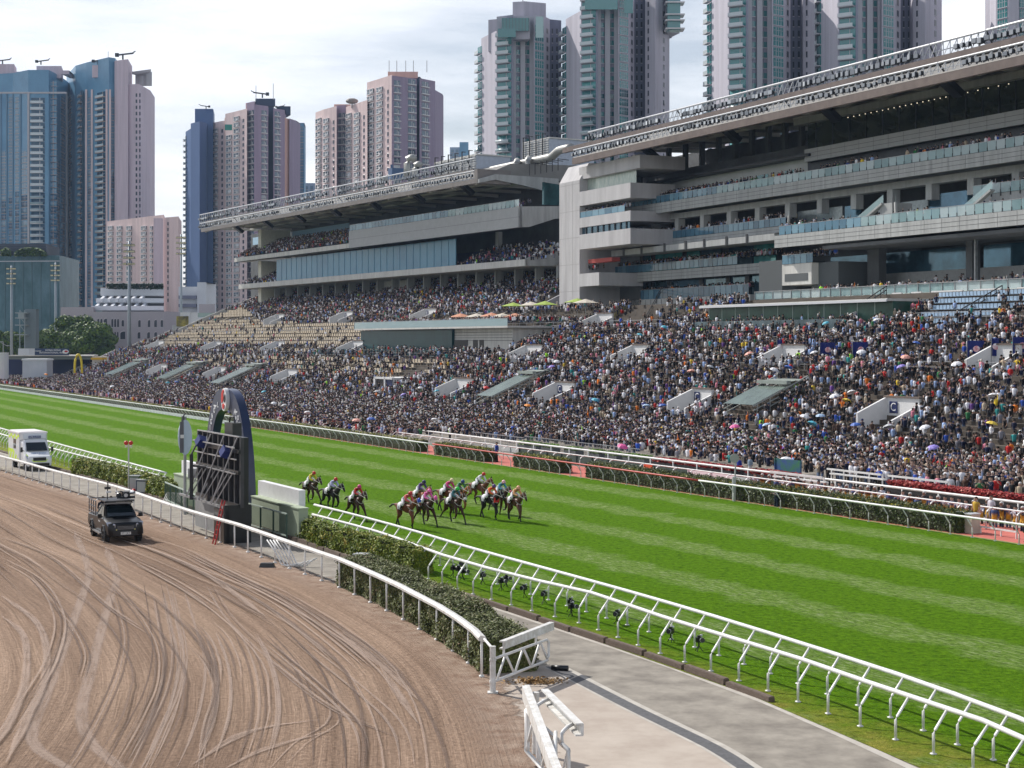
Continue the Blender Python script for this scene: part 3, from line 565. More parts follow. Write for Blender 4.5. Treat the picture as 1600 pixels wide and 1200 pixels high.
# ================================================================== CROWD TERRACE
STEP = mat('terrace_step', (.10, .082, .065), .85, var=.15, vs=.6)  # darker than the real beige steps, standing in for shade between seats
SEATC = mat('beige_seat', (.56, .48, .37), .6, var=.08)
terr = thing('spectator_terrace', 'wide raked concrete terrace with beige seat rows, packed with spectators below both grandstands', 'terrace', RP(200, 40))
T0 = Vector(terr.location)
sgrid = [40, 80, 124, 176, 227.6, 243, 262, 310, 360, 411]
rows = []
e = 38.0
while e > 0: rows.append(e); e -= .82
def terrace_part(sg, rows, name, zlo=-.3):
    mb = MB(); V = []; k = 0
    for s in sg:
        D = Dst(s)
        for i, e in enumerate(rows):
            z = float(np.interp(e-.41, [a for a, b in PROF], [b for a, b in PROF])) if e > .4 or s >= 243 else 15.6
            e2 = rows[i+1] if i+1 < len(rows) else e-.82
            V += [RP(s, D-e, z)-T0, RP(s, D-e2, z)-T0]
    k = len(rows)*2; mb.add(V, [(i*k+j, (i+1)*k+j, (i+1)*k+j+1, i*k+j+1) for i in range(len(sg)-1) for j in range(k-1)])
    return mb.build(name, STEP, terr)
terrace_part(sgrid, rows, 'stepped_terrace')
terrace_part([243, 262, 310, 360, 411], list(np.arange(0, -21, -.82)), 'upper_terrace')
mb = MB()                                     # front retaining face of the rake and end wall at the far left
for (a, b) in zip(sgrid, sgrid[1:]):
    mb.quad(RP(a, Dst(a)-38.2, 0)-T0, RP(b, Dst(b)-38.2, 0)-T0, RP(b, Dst(b)-38.2, .62)-T0, RP(a, Dst(a)-38.2, .62)-T0)
mb.build('terrace_front', CONC_D, terr)
mb = MB(); D = Dst(411); top = [(D-e, z+1.15) for e, z in PROF][::-1]; n = len(top)
for (d0, z0), (d1, z1) in zip(top, top[1:]):
    for s0, s1 in ((411, 411.35),):
        A = [RP(s0, d0, 0), RP(s0, d1, 0), RP(s0, d1, z1), RP(s0, d0, z0), RP(s1, d0, 0), RP(s1, d1, 0), RP(s1, d1, z1), RP(s1, d0, z0)]
        mb.add([q-T0 for q in A], [(0, 1, 2, 3), (7, 6, 5, 4), (3, 2, 6, 7)])
mb.build('end_wall', CONC_L, terr)
# aisle kerbs running up the rake (pale lines) and handrails along the walkways
mb = MB()
for s in np.arange(250, 408, 9.2):
    for e0, e1 in ((21, 15.9), (14, 8.9), (6.9, -8), (35, 22.9)):
        a, b = RP(s, Dst(s)-e0, zprof(s, Dst(s)-e0)+.32)-T0, RP(s, Dst(s)-e1, zprof(s, Dst(s)-e1)+.32)-T0; mb.bar(a, b, .28, .12)
mb.build('aisle_kerb', mat('pale_aisle_kerb', (.62, .55, .42), .8), terr)
for e, lab in ((7.1, ''), (14.1, ''), (21.1, '')):
    mb = MB(); ss = np.arange(64, 408, 2.4); pp = [RP(s, Dst(s)-e-.15, zprof(s, Dst(s)-e)) - T0 for s in ss]
    for q in pp: mb.bar(q, q+Vector((0, 0, 1.05)), .05, .05)
    for a, b in zip(pp, pp[1:]):
        for hh in (1.05, .55): mb.bar(a+Vector((0, 0, hh)), b+Vector((0, 0, hh)), .06, .06)
    mb.build('walkway_railing', mat('galvanised_rail', (.42, .43, .45), .45, .4), terr)
# empty seats: 100 as parts, the rest as one
seat = MB(); seat.box((0, 0, .42), (.74, .46, .08)); seat.box((0, .22, .72), (.74, .08, .50)); seat.bar((0, 0, 0), (0, 0, .4), .1, .06)
seat_me = seat.mesh('seat', SEATC); bs = MB(); bs.box((0, 0, .42), (.42, .46, .06)); bs.box((0, .2, .68), (.42, .06, .42)); bseat_me = bs.mesh('seat', mat('pale_blue_seat', (.35, .47, .60), .5, var=.1))
ang = math.atan2(-RU.y, -RU.x)
slots = []                                    # every place on the rake: (s, e, z)
for e0 in rows+list(np.arange(0, -19, -.82)):
    e = e0-.41
    flat = (7 < e < 8.9) or (14 < e < 15.9) or (21 < e < 22.9) or (-.9 < e < .4) or e > 37
    for s in np.arange(66 if e > 0 else 243.5, 409, .56):
        slots.append((s, e, flat))
def inpoly(x, y, P):
    c = False
    for i in range(len(P)):
        (x1, y1), (x2, y2) = P[i], P[i-1]
        if (y1 > y) != (y2 > y) and x < (x2-x1)*(y-y1)/(y2-y1)+x1: c = not c
    return c
EMPTY = [([(228, 545), (300, 500), (378, 478), (410, 502), (575, 502), (566, 535), (560, 542), (330, 536)], .05), ([(250, 548), (470, 540), (700, 555), (700, 585), (560, 590), (330, 572)], .32), ([(925, 510), (1003, 470), (1060, 477), (1035, 508)], .03), ([(1005, 508), (1050, 476), (1110, 478), (1090, 500)], .25),
         ([(1418, 505), (1500, 458), (1560, 462), (1565, 496), (1490, 507)], .03), ([(1180, 470), (1620, 440), (1620, 468), (1380, 480), (1180, 480)], .0), ([(1560, 455), (1620, 452), (1620, 488), (1570, 492)], .12), ([(1300, 480), (1420, 470), (1425, 500), (1310, 505)], .3)]
BLOCK = []       # (s0, s1, e0, e1) footprints where nobody sits
def place_box(name, label, cat, s0, s1, e0, e1, h, m, group=None):
    BLOCK.append((s0, s1, e0, e1))
# ================================================================== GRANDSTANDS
FASC = mat('brown_fascia', (.115, .085, .075), .6, col2=(.165, .125, .11), vs=.7)
ROOFM = mat('roof_soffit', (.21, .205, .195), .85, var=.12, vs=.3)
ROOFB = mat('soffit_rib', (.58, .56, .52), .8)
WALLW = mat('white_render', (.40, .39, .40), .8, col2=(.52, .51, .52), vs=.5, stretch=(1, 1, .15))
ALU = mat('light_tube_white', (.62, .63, .66), .35)
TILE = mat('grey_tile', (.36, .365, .37), .6, var=.06, vs=.8)
LINE = mat('joint_line', (.12, .12, .12), .9)
TEALW = mat('teal_window', (.05, .32, .33), .12, .25, var=.35, vs=.4, spec=.9)
def truss(fr, x0, x1, off, z0, h, par, O, name='lighting_truss', sc=1.0, cell=1.25):
    "white top tube, lower chord, lattice and rows of floodlights"
    a0, a1 = fr.a(x0, off), fr.a(x1, off); mb = MB(); n = int(abs(a1-a0)/cell); s = (a1-a0)/n
    P = lambda a, z, o=off: fr.P(a, o, z)-O
    seg = 8
    for k in range(0, n, seg):
        mb.tube([P(a0+s*k+.15*(1 if s > 0 else -1), z0+h), P(a0+s*min(k+seg, n), z0+h)], .13*sc, 8, 0)
    mb.bar(P(a0, z0+.12), P(a1, z0+.12), .14, .14, 1); mb.bar(P(a0, z0+h*.55, off+.5), P(a1, z0+h*.55, off+.5), .1, .1, 1)
    for k in range(n+1):
        a = a0+s*k
        mb.bar(P(a, z0), P(a, z0+h), .09, .09, 1)
        if k < n: mb.bar(P(a, z0+.1), P(a+s, z0+h-.05), .07, .07, 1 if k % 2 else 0)
        if k % 8 == 0: mb.bar(P(a, z0, off+1.3), P(a, z0+h, off), .16, .16, 2)
    mb.build(name, [ALU, mat('truss_grey', (.42, .44, .47), .5, .3, var=.3), DARK], par)
    lm = MB(); lm.box((0, -.12, 0), (.62, .42, .5), 1, taper=.7); lm.box((0, -.34, 0), (.56, .06, .46), 0); lm.bar((-.36, 0, -.35), (-.36, 0, .1), .06, .06, 1); lm.bar((.36, 0, -.35), (.36, 0, .1), .06, .06, 1)
    lme = lm.mesh('floodlight', [rand_mat('lamp_face', [(0, (.06, .07, .08)), (.5, (.22, .24, .27)), (1, (.66, .70, .74))], .3), DARK]); rz = math.atan2(fr.u.y, fr.u.x)
    lamps = []
    for k in range(int(abs(a1-a0)/1.05)):
        if (k//6) % 5 == 4: continue
        a = a0+(a1-a0)*(k+.5)/int(abs(a1-a0)/1.05); lamps.append((fr.P(a, off-.25, z0+h*.45+random.uniform(-.1, .1))-O, rz+math.pi+random.uniform(-.3, .3), random.uniform(.8, 1.1)*sc))
    return lme, lamps
def lamp_parts(par, sets, cap=100):
    alll = [(lme, l) for lme, ls in sets for l in ls]; alll.sort(key=lambda q: q[1][0].y if True else 0)
    for lme, (p, rz, s) in alll[:cap]: o = link('floodlight', lme, par, p, rz); o.scale = (s, s, s)
    mb = MB()
    for lme, (p, rz, s) in alll[cap:]:
        M = Matrix.Translation(p)@Matrix.Rotation(rz, 4, 'Z')@Matrix.Scale(s, 4)
        b = len(mb.v); mb.v += [tuple(M@v.co) for v in lme.vertices]; mb.f += [tuple(b+i for i in f.vertices) for f in lme.polygons]; mb.m += [f.material_index for f in lme.polygons]
    if mb.v: mb.build('floodlights', list(alll[0][0].materials), par)['kind'] = 'stuff'
class Sub:
    "mesh builder whose frame boxes are stored relative to the thing's base"
    def __init__(s, fr, O): s.fr, s.O, s.mb = fr, O, MB()
    def xb(s, x0, x1, off, dep, z0, z1, mi=0): b = len(s.mb.v); s.fr.xbox(s.mb, x0, x1, off, dep, z0, z1, mi); s.fix(b); return s
    def ab(s, a0, a1, o0, o1, z0, z1, mi=0): b = len(s.mb.v); s.fr.box(s.mb, a0, a1, o0, o1, z0, z1, mi); s.fix(b); return s
    def ext(s, a0, a1, prof, mi=0): b = len(s.mb.v); s.fr.ext(s.mb, a0, a1, prof, mi); s.fix(b); return s
    def fix(s, b): s.mb.v[b:] = [(v[0]-s.O.x, v[1]-s.O.y, v[2]-s.O.z) for v in s.mb.v[b:]]
    def build(s, name, mats, par): return s.mb.build(name, mats, par)
def parapet(fr, O, par, x0, x1, off, z0, z1, dep=22, lines=2, name='floor_slab', m=None):
    S = Sub(fr, O); S.xb(x0, x1, off, .5, z0, z1, 0); S.xb(x0, x1, off+.5, dep, z1-1.0 if z1-z0 > 1.3 else z0+.02, z1-.55 if z1-z0 > 1.3 else z1-.05, 0)
    a0, a1 = fr.a(x0, off), fr.a(x1, off)
    for i in range(lines): z = z0+(z1-z0)*(i+1)/(lines+1); S.ab(a0, a1, off-.012, off, z-.025, z+.025, 1)
    if lines > 1:
        n = int(abs(a1-a0)/3)
        for k in range(1, n): a = a0+(a1-a0)*k/n; S.ab(a-.02, a+.02, off-.010, off, z0+.05, z1-.05, 1)
    return S.build(name, [m or CONC, LINE], par)
def glassrail(fr, O, par, x0, x1, off, z0, z1, gm, pan=1.5, post=True, name='glass_balustrade'):
    S = Sub(fr, O); a0, a1 = fr.a(x0, off), fr.a(x1, off); n = max(1, int(abs(a1-a0)/pan)); g = .05*(1 if a1 > a0 else -1)
    for k in range(n):
        b0, b1 = a0+(a1-a0)*k/n+g, a0+(a1-a0)*(k+1)/n-g; S.ab(b0, b1, off, off+.03, z0+.02, z1, 0)
        if post and k: S.ab(b0-g*1.6, b0-g*.4, off-.05, off+.07, z0-.35, z1*.35+z0*.65, 1)
    S.ab(a0, a1, off-.02, off+.05, z1+.005, z1+.06, 2)
    return S.build(name, [gm, DARK, STEEL], par)

# ------------------------------------------------------------------ right grandstand
OR = FR.P(FR.a(1250, 15), 15, 0)
gr = thing('grandstand', 'nearer grey grandstand on the right with brown cantilever roof and tiered glass balconies', 'grandstand', OR)
RZ0, RX0, RX1 = 39.0, 894, 1760
S = Sub(FR, OR)
S.ext(FR.a(RX0, 0), FR.a(RX1, 0), [(0.6, 39.5), (9, 42.1), (24, 42.6), (24, 45.0), (10, 44.2), (9, 43.3), (.6, 39.95)], 0); S.build('roof', [ROOFM], gr)
S = Sub(FR, OR); S.xb(RX0, RX1, 0, .6, 39.0, 40.05, 0); S.xb(RX0+3, RX1, -.02, .02, 39.98, 40.12, 1)
a0, a1 = FR.a(RX0, 9), FR.a(RX1, 9); S.ab(a0+3, a1, 8.6, 9.2, 43.5, 44.35, 0); S.build('roof_fascia', [FASC, mat('fascia_top', (.5, .47, .44), .7)], gr)
S = Sub(FR, OR); a0, a1 = FR.a(RX0, 1), FR.a(RX1, 1)
for k in range(16):
    a = a0-3+(a1-a0)*k/15; b = len(S.mb.v); S.mb.bar(FR.P(a, .7, 39.25), FR.P(a, 9, 41.75), .35, .55, 0); S.mb.bar(FR.P(a, 9, 41.75), FR.P(a, 23.5, 42.2), .35, .6, 0); S.fix(b)
for off, z in ((4, 40.35), (9, 41.8), (15, 42.1)): b = len(S.mb.v); S.mb.bar(FR.P(a0, off, z), FR.P(a1, off, z), .35, .35, 0); S.fix(b)
S.build('roof_ribs', [ROOFB], gr)
speaker = MB(); speaker.box((0, 0, 0), (1.5, 2.6, .8), 0, M=Matrix.Rotation(R(35), 3, 'X')); spm = speaker.mesh('roof_speaker', BLACK)
for k in (1, 4, 7, 10): a = a0-3+(a1-a0)*(k+.45)/15; o = link('roof_speaker', spm, gr, FR.P(a, 7.5, 39.9)-OR, math.atan2(FR.u.y, FR.u.x))
sets = [truss(FR, RX0+2, RX1, .9, 40.15, 1.35, gr, OR, sc=1.0), truss(FR, RX0+25, RX1, 10.3, 44.45, 2.0, gr, OR, sc=1.25)]
lamp_parts(gr, sets)
# back mass, floors
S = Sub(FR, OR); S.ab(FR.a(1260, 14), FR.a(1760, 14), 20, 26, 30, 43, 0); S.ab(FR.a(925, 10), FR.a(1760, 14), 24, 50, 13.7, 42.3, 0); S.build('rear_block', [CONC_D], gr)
# top level: tiled band with dark lounge glass above
parapet(FR, OR, gr, 1257, 1760, 10, 34.7, 36.4, dep=12, m=TILE)
S = Sub(FR, OR); S.xb(1262, 1760, 14, .1, 36.3, 40.7, 0)
for x in range(1275, 1760, 26): S.ab(FR.a(x, 13.9), FR.a(x, 13.9)+.12, 13.88, 14, 36.3, 40.7, 1)
S.build('lounge_window', [mat('lounge_glass', (.035, .05, .04), .06, .55, col2=(.11, .13, .09), vs=.25, spec=.9), DARK], gr)
S = Sub(FR, OR); S.xb(1240, 1760, 13, 1.6, 40.7, 41.6, 0); S.build('ring_beam', [CONC], gr)
lmb = MB()
for x in list(range(1325, 1500, 9))+list(range(1512, 1590, 16)):
    p = FR.px(x, 0, 13.4)-OR; lmb.ball((p.x, p.y, 40.35-.0), .07, 6, 4)
lmb.build('ceiling_lamps', mat('warm_lamp', (1, .85, .6), .4, emit=1.2), gr)['kind'] = 'stuff'
# fourth level
L4 = (30.0, 31.55)
parapet(FR, OR, gr, 975, 1760, 6, *L4); glassrail(FR, OR, gr, 979, 1120, 6.1, 31.6, 32.65, GLASS_BL, 1.3); glassrail(FR, OR, gr, 1120, 1760, 6.1, 31.6, 32.65, GLASS_P, 1.45)
S = Sub(FR, OR); S.xb(1022, 1262, 11.5, .4, 31.5, 35.4, 0); S.xb(1014, 1262, 9.5, 3, 35.4, 35.75, 1)
for x in (1070, 1135, 1182, 1226): S.xb(x, x+18, 11.44, .2, 31.6, 34.2, 2)
S.xb(1262, 1760, 11.5, .4, 31.5, 34.7, 3)
for k, x in enumerate(range(940, 1262, 26)): S.ab(FR.a(x, 15), FR.a(x, 15)+.7, 15, 15.7, 35.7, 42, 3)
S.ab(FR.a(985, 14), FR.a(1262, 14), 14, 14.4, 35.7, 37.8, 3)
S.build('terrace_wall', [mat('pale_grey_wall', (.50, .52, .50), .7, var=.1, vs=.3), DARK, GLASS_T, CONC_D], gr)  # pale grey finish on the set-back wall
# beams and hanging columns below it
S = Sub(FR, OR); S.xb(985, 1760, 8.5, 1.2, 29.1, 29.95, 0); a0, a1 = FR.a(985, 8.3), FR.a(1760, 8.3); k = 0; a = a0
while a > a1:
    S.ab(a-.55, a+.55, 8.2, 9.4, 27.2, 29.08, 0); a -= 7.4
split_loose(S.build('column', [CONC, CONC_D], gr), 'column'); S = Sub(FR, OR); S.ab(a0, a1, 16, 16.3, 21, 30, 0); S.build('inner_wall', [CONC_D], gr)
S = Sub(FR, OR)
for k, (xa, xb_, zt) in enumerate([(1052, 1090, 27.6), (1246, 1316, 28.3), (1320, 1345, 28.2), (1372, 1450, 27.8), (1452, 1540, 28.3)]): S.xb(xa, xb_, 12, .2, 24.4, zt, k % 2)
split_loose(S.build('lounge_glazing', [GLASS_B, mat('pale_screen_glass', (.30, .36, .38), .2, .2, var=.2)], gr), 'lounge_glazing')
# third level: left half higher, right half stepped forward
parapet(FR, OR, gr, 1003, 1228, 8, 25.2, 26.05, dep=10, lines=1); glassrail(FR, OR, gr, 1004, 1228, 8.1, 26.1, 27.2, GLASS_BL, 1.3, post=False)
parapet(FR, OR, gr, 1210, 1760, 3, 22.6, 24.2); glassrail(FR, OR, gr, 1217, 1345, 3.1, 24.25, 25.4, GLASS_BL, 1.4); glassrail(FR, OR, gr, 1345, 1760, 3.1, 24.25, 25.4, GLASS_P, 1.45)
S = Sub(FR, OR)
for x0, x1 in ((1228, 1246), (1375, 1352), (1394, 1416), (1545, 1520)):
    a, b = FR.a(x0, 4), FR.a(x1, 6); P = FR.P; b_ = len(S.mb.v); A, B = P(a, 4.5, 26.9), P(b, 4.5, 24.4); S.mb.add([A, B, B+Vector((0, 0, 1.1)), A+Vector((0, 0, 1.1))], [(0, 1, 2, 3)]); S.mb.bar(A, B, .6, .25, 1); S.fix(b_)
S.xb(1375, 1394, 4.5, 3, 24.2, 26.9, 1); S.xb(1520, 1760, 6, 6, 24.2, 26.7, 1); split_loose(S.build('balcony_stair', [GLASS_P, CONC], gr), 'balcony_stair'); glassrail(FR, OR, gr, 1520, 1760, 5.9, 26.7, 27.8, GLASS_P, 1.45)
# second level with teal windows and canopy
parapet(FR, OR, gr, 934, 1186, 8, 19.75, 21.2, dep=12); glassrail(FR, OR, gr, 936, 1152, 8.1, 21.3, 22.45, GLASS_BL, 1.3, post=False)
S = Sub(FR, OR); S.xb(955, 1210, 5, 4, 23.9, 24.8, 0)
for x in (975, 1003, 1039, 1072, 1101, 1136, 1168): S.ab(FR.a(x, 4.9), FR.a(x, 4.9)+.5, 4.9, 5, 23.8, 25.1, 1)
S.build('canopy', [CONC, DARK], gr)
S = Sub(FR, OR)
for i, (x0, x1) in enumerate([(958, 966), (969, 988), (993, 1016), (1024, 1065), (1073, 1093), (1096, 1126), (1139, 1176), (1178, 1212)]): S.xb(x0, x1, 11, .15, 21, 24.2, 1 if i in (5, 6) else 0)
S.build('shop_window', [TEALW, GLASS_B], gr)
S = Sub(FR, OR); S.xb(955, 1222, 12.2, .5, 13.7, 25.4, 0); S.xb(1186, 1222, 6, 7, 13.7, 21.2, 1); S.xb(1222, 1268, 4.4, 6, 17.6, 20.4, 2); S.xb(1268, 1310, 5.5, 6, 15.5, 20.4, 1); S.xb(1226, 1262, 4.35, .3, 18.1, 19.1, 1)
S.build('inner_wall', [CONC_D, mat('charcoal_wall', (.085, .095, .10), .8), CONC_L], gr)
glassrail(FR, OR, gr, 1222, 1270, 4.3, 20.4, 21.6, GLASS_BL, 1.2, post=False)
# first level
S = Sub(FR, OR); S.xb(950, 1200, 10.5, .2, 16.2, 19.7, 0)
for x in (962, 1018, 1046, 1096, 1138, 1168): S.ab(FR.a(x, 10.3)-.5, FR.a(x, 10.3)+.6, 10.2, 10.6, 16.2, 19.7, 1)
S.build('window_band', [GLASS_B, DARK], gr)
S = Sub(FR, OR); S.xb(962, 1172, 9, 1, 15, 16.9, 0); a0, a1 = FR.a(962, 9), FR.a(1172, 9)
for k in range(1, 24): a = a0+(a1-a0)*k/24; S.ab(a-.04, a+.04, 8.96, 9, 15.8, 16.8, 1)
S.xb(962, 1172, 10, 3, 16.2, 16.9, 2); S.build('panelled_wall', [CONC_L, LINE, CONC_D], gr)
glassrail(FR, OR, gr, 970, 1170, 9.1, 16.9, 18.4, GLASS_BL, 1.5, post=False)
# open ground storey under the forward balcony at the right
S = Sub(FR, OR)
for x0, x1 in ((1298, 1355), (1373, 1509), (1537, 1760)): S.xb(x0, x1, 13, .15, 18.9, 21.6, 0)
S.xb(1285, 1760, 12.6, 1, 13.7, 18.9, 1); S.xb(1355, 1373, 9, 1.2, 13.7, 22.6, 2); S.xb(1509, 1519, 9, 1.2, 13.7, 22.6, 2); S.xb(1522, 1524, 8, .4, 13.7, 22.6, 3); S.xb(1285, 1760, 3.4, 10, 21.9, 22.3, 2)
S.build('ground_storey', [GLASS_B, mat('storey_wall', (.36, .37, .37), .8, var=.1), CONC_D, STEEL], gr)
# white tower block between the two stands
S = Sub(FR, OR); zt = FR.z(905, 262, 1.5)
S.ext(FR.a(874, 1.5), FR.a(905.5, 1.5), [(1.5, 9), (1.5, 36.6), (3.2, 39.4), (22, 40), (22, 9)], 0)
a_, b_2 = FR.a(874, 1.5), FR.a(905.5, 1.5)
for z in (14, 18.4, 22.8, 27.2, 31.6, 36): S.ab(a_, b_2, 1.488, 1.5, z, z+.06, 1)
for q in (.33, .66): a = a_+(b_2-a_)*q; S.ab(a-.03, a+.03, 1.486, 1.5, 9, 36.4, 1)
S.build('end_tower', [WALLW, mat('wall_joint', (.33, .32, .32), .9)], gr)
S = Sub(FR, OR)
fz = lambda x, y, o=1.5: FR.z(x, y, o)
for x0, x1, ya, yb, xr, off in ((905, 1000, 262, 281, 905, 2), (905, 985, 300, 322, 905, 1.5), (905, 985, 341, 356, 905, 1.5), (905, 985, 367, 390, 905, .6), (905, 936, 428, 448, 905, 1.0)):
    S.xb(x0, x1, off, 8, fz(xr, yb, off), fz(xr, ya, off), 0)
S.xb(905, 1000, 9, .5, 13.7, 39, 1)
S.build('side_floors', [WALLW, CONC_D], gr)
S = Sub(FR, OR); S.xb(908, 994, 3.0, .1, fz(905, 303, 3), fz(905, 281, 3), 0); S.build('tower_window', [mat('green_curtain_glass', (.28, .36, .32), .2, .1, col2=(.5, .55, .5), vs=1.5, stretch=(3, 3, .4))], gr)
S = Sub(FR, OR); S.xb(907, 984, 2.0, .1, fz(905, 367, 2), fz(905, 356.5, 2), 0)
for x in range(907, 984, 9): S.ab(FR.a(x, 1.9), FR.a(x, 1.9)+.25, 1.85, 2, fz(905, 367, 2), fz(905, 356, 2), 1)
S.build('strip_window', [GLASS_B, DARK], gr)
glassrail(FR, OR, gr, 906, 976, 1.6, fz(905, 341, 1.6), fz(905, 332, 1.6), GLASS_BL, 2, post=False)
S = Sub(FR, OR); S.xb(919, 956, 2.5, 1.5, fz(905, 413, 2.5), fz(905, 407, 2.5), 0); S.build('red_awning', [mat('red_awning', (.35, .05, .04), .7)], gr)

# ------------------------------------------------------------------ left grandstand
OL = FL.P(FL.a(600, 12), 12, 0)
gl = thing('grandstand', 'farther grey grandstand on the left with a long blue glass front and lit-rigged cantilever roof', 'grandstand', OL)
S = Sub(FL, OL); S.ext(FL.a(323, 0), FL.a(746, 0), [(.5, 39.2), (3.5, 40.3), (22, 40.2), (22, 43.4), (7, 42.9), (3, 41.2), (.5, 40)], 0); S.build('roof', [ROOFM], gl)
S = Sub(FL, OL); S.xb(314, 744, 0, .5, 39.05, 39.9, 0); S.ab(FL.a(323, 6), FL.a(742, 6), 5.6, 6.2, 42.2, 43.0, 0); S.xb(741, 746, -.05, 7, 39.0, 41.6, 0); S.build('roof_fascia', [mat('grey_brown_fascia', (.19, .17, .16), .7, var=.12, vs=.5)], gl)
S = Sub(FL, OL); a0, a1 = FL.a(323, 1), FL.a(746, 1)
for k in range(17):
    a = a0+(a1-a0)*k/16; b = len(S.mb.v); S.mb.bar(FL.P(a, .6, 39.1), FL.P(a, 3.5, 40.1), .5, .5); S.mb.bar(FL.P(a, 3.5, 40.1), FL.P(a, 21, 39.95), .5, .6); S.fix(b)
for off in (3.5, 8, 13): b = len(S.mb.v); S.mb.bar(FL.P(a0, off, 40.1), FL.P(a1, off, 40.1), .4, .35); S.fix(b)
S.build('roof_ribs', [ROOFB], gl)
for k in range(7): a = a0+(a1-a0)*(k+.7)/7.2; link('roof_speaker', spm, gl, FL.P(a, 4.5, 39.0)-OL, math.atan2(FL.u.y, FL.u.x))
sets = [truss(FL, 312, 742, .6, 39.95, 1.5, gl, OL, sc=1.0, cell=1.6), truss(FL, 312, 742, 6.6, 43.0, 2.2, gl, OL, sc=1.1, cell=1.6)]
lamp_parts(gl, sets)
S = Sub(FL, OL); S.ext(FL.a(746, 0), FL.a(879, 14), [(17, 40.0), (3.5, 41.4)][::-1]+[(17, 43.4), (17, 40.4)], 0)
b = len(S.mb.v); A = [FL.px(*q) for q in ((746, 280, 0), (772.5, 272.5, 3.5), (877, 278.5, 17), (877, 299.5, 17), (852, 299.5, 14.5), (816, 290.5, 9.5), (772.5, 281, 3.5), (746, 286, 0))]; A = [FL.P(FL.a(746, 0), (0, 3.5, 17, 17, 14.5, 9.5, 3.5, 0)[i], q.z) for i, q in enumerate(A)]
S.mb = MB(); b = 0; B = [q-FL.u*.6 for q in A]; n = 8; S.mb.add(A+B, [tuple(range(n)), tuple(range(2*n-1, n-1, -1))]+[(i, n+i, n+(i+1) % n, (i+1) % n) for i in range(n)]); S.fix(0); S.build('roof_end_beam', [CONC], gl)
# first balcony slab, blue glass front, columns
parapet(FL, OL, gl, 373, 822, 6, 23.8, 25.0, dep=22, lines=0, m=CONC_L)
aE = FL.a(822, 6); S = Sub(FL, OL); b = len(S.mb.v)
def sidewall(S, fr, a, pts, th=.5, mi=0):
    b = len(S.mb.v); A = [fr.P(a, o, z) for o, z in pts]; B = [q-fr.u*(-th) for q in A]; n = len(A); S.mb.add(A+B, [tuple(range(n)), tuple(range(2*n-1, n-1, -1))]+[(i, n+i, n+(i+1) % n, (i+1) % n) for i in range(n)], mi); S.fix(b)
sidewall(S, FL, aE, [(6, 23.8), (6, 25.0), (11.5, 27.5), (15, 28.9), (15, 24.9), (11.5, 23.9)]); sidewall(S, FL, FL.a(812, 4), [(4, 30.6), (4, 34.3), (14.5, 34.8), (14.5, 32.6), (11.5, 32.4), (6, 30.7)])
sidewall(S, FL, FL.a(812, 4), [(9, 34.8), (9, 38.9), (14.5, 38.4), (14.5, 34.8)], mi=1); S.build('balcony_end_walls', [CONC, GLASS_T], gl)
S = Sub(FL, OL); S.xb(432, 712, 7, .15, 25.05, 30.3, 0)
GFM = [mat('long_blue_glass', (.035, .17, .29), .25, 0, col2=(.06, .24, .37), vs=.12, spec=.35)]
a0, a1 = FL.a(432, 6.9), FL.a(712, 6.9)
for k in range(1, 30): a = a0+(a1-a0)*k/30; S.ab(a-.03, a+.03, 6.94, 6.99, 25.05, 30.3, 1)
S.build('glass_front', GFM+[mat('glass_joint', (.045, .20, .32), .3)], gl)
parapet(FL, OL, gl, 366, 546, 5, 30.8, 31.8, dep=3, lines=0, m=CONC_L)
parapet(FL, OL, gl, 545, 812, 4, 30.6, 34.3, dep=4, lines=1, m=TILE); glassrail(FL, OL, gl, 546, 700, 4.2, 34.35, 35.6, GLASS_BL, 1.6, post=False); glassrail(FL, OL, gl, 700, 811, 4.2, 34.35, 35.6, GLASS_P, 1.6)
# raked floors of the two balconies with the back wall
def rake(fr, O, par, x0, x1, o0, z0, n, rise, run, m, name='balcony_rake'):
    S = Sub(fr, O); a0, a1 = fr.a(x0, o0), fr.a(x1, o0)
    for i in range(n): S.ab(a0, a1, o0+run*i, o0+run*(i+1)+.01, z0+rise*(i-1), z0+rise*i)
    return S.build(name, [m], par)
NAVY = mat('navy_seats', (.02, .03, .09), .6, var=.3, vs=2)
rake(FL, OL, gl, 374, 822, 6.6, 24.4, 10, .42, .85, NAVY); rake(FL, OL, gl, 367, 811, 5.6, 31.2, 11, .42, .85, mat('dark_seats', (.035, .03, .045), .7, var=.3, vs=2))
S = Sub(FL, OL); S.xb(392, 880, 21.5, .5, 22.5, 40.3, 0); S.xb(395, 545, 17.6, .2, 36.6, 38.6, 1); S.build('back_wall', [CONC_D, mat('pale_blue_window', (.30, .50, .66), .2)], gl)
S = Sub(FL, OL); a0, a1 = FL.a(432, 12), FL.a(874, 12)
for k in range(19): a = a0+(a1-a0)*k/18.; S.ab(a-.25, a+.25, 11.5, 13.2, 17.5, 23.9)
for x in (776,): a = FL.a(x, 13); S.ab(a-.5, a+.5, 13, 14, 25, 31.5); S.ab(a-.5, a+.5, 14, 15, 17, 24)
S.xb(600, 635, 14, 1, 21.0, 23.6, 1); S.xb(477, 520, 15, .8, 21.2, 21.8, 1); S.xb(715, 778, 15, .8, 20.5, 21.2, 1)
split_loose(S.build('column', [CONC, CONC_L], gl), 'column')
S = Sub(FL, OL); aw = FL.a(400, 8)
for z0, z1 in ((17.2, 23.8), (25.0, 30.8), (31.8, 38.9)): S.ab(aw-1.0, aw+1.0, 9, 17, z0, z1, 0)
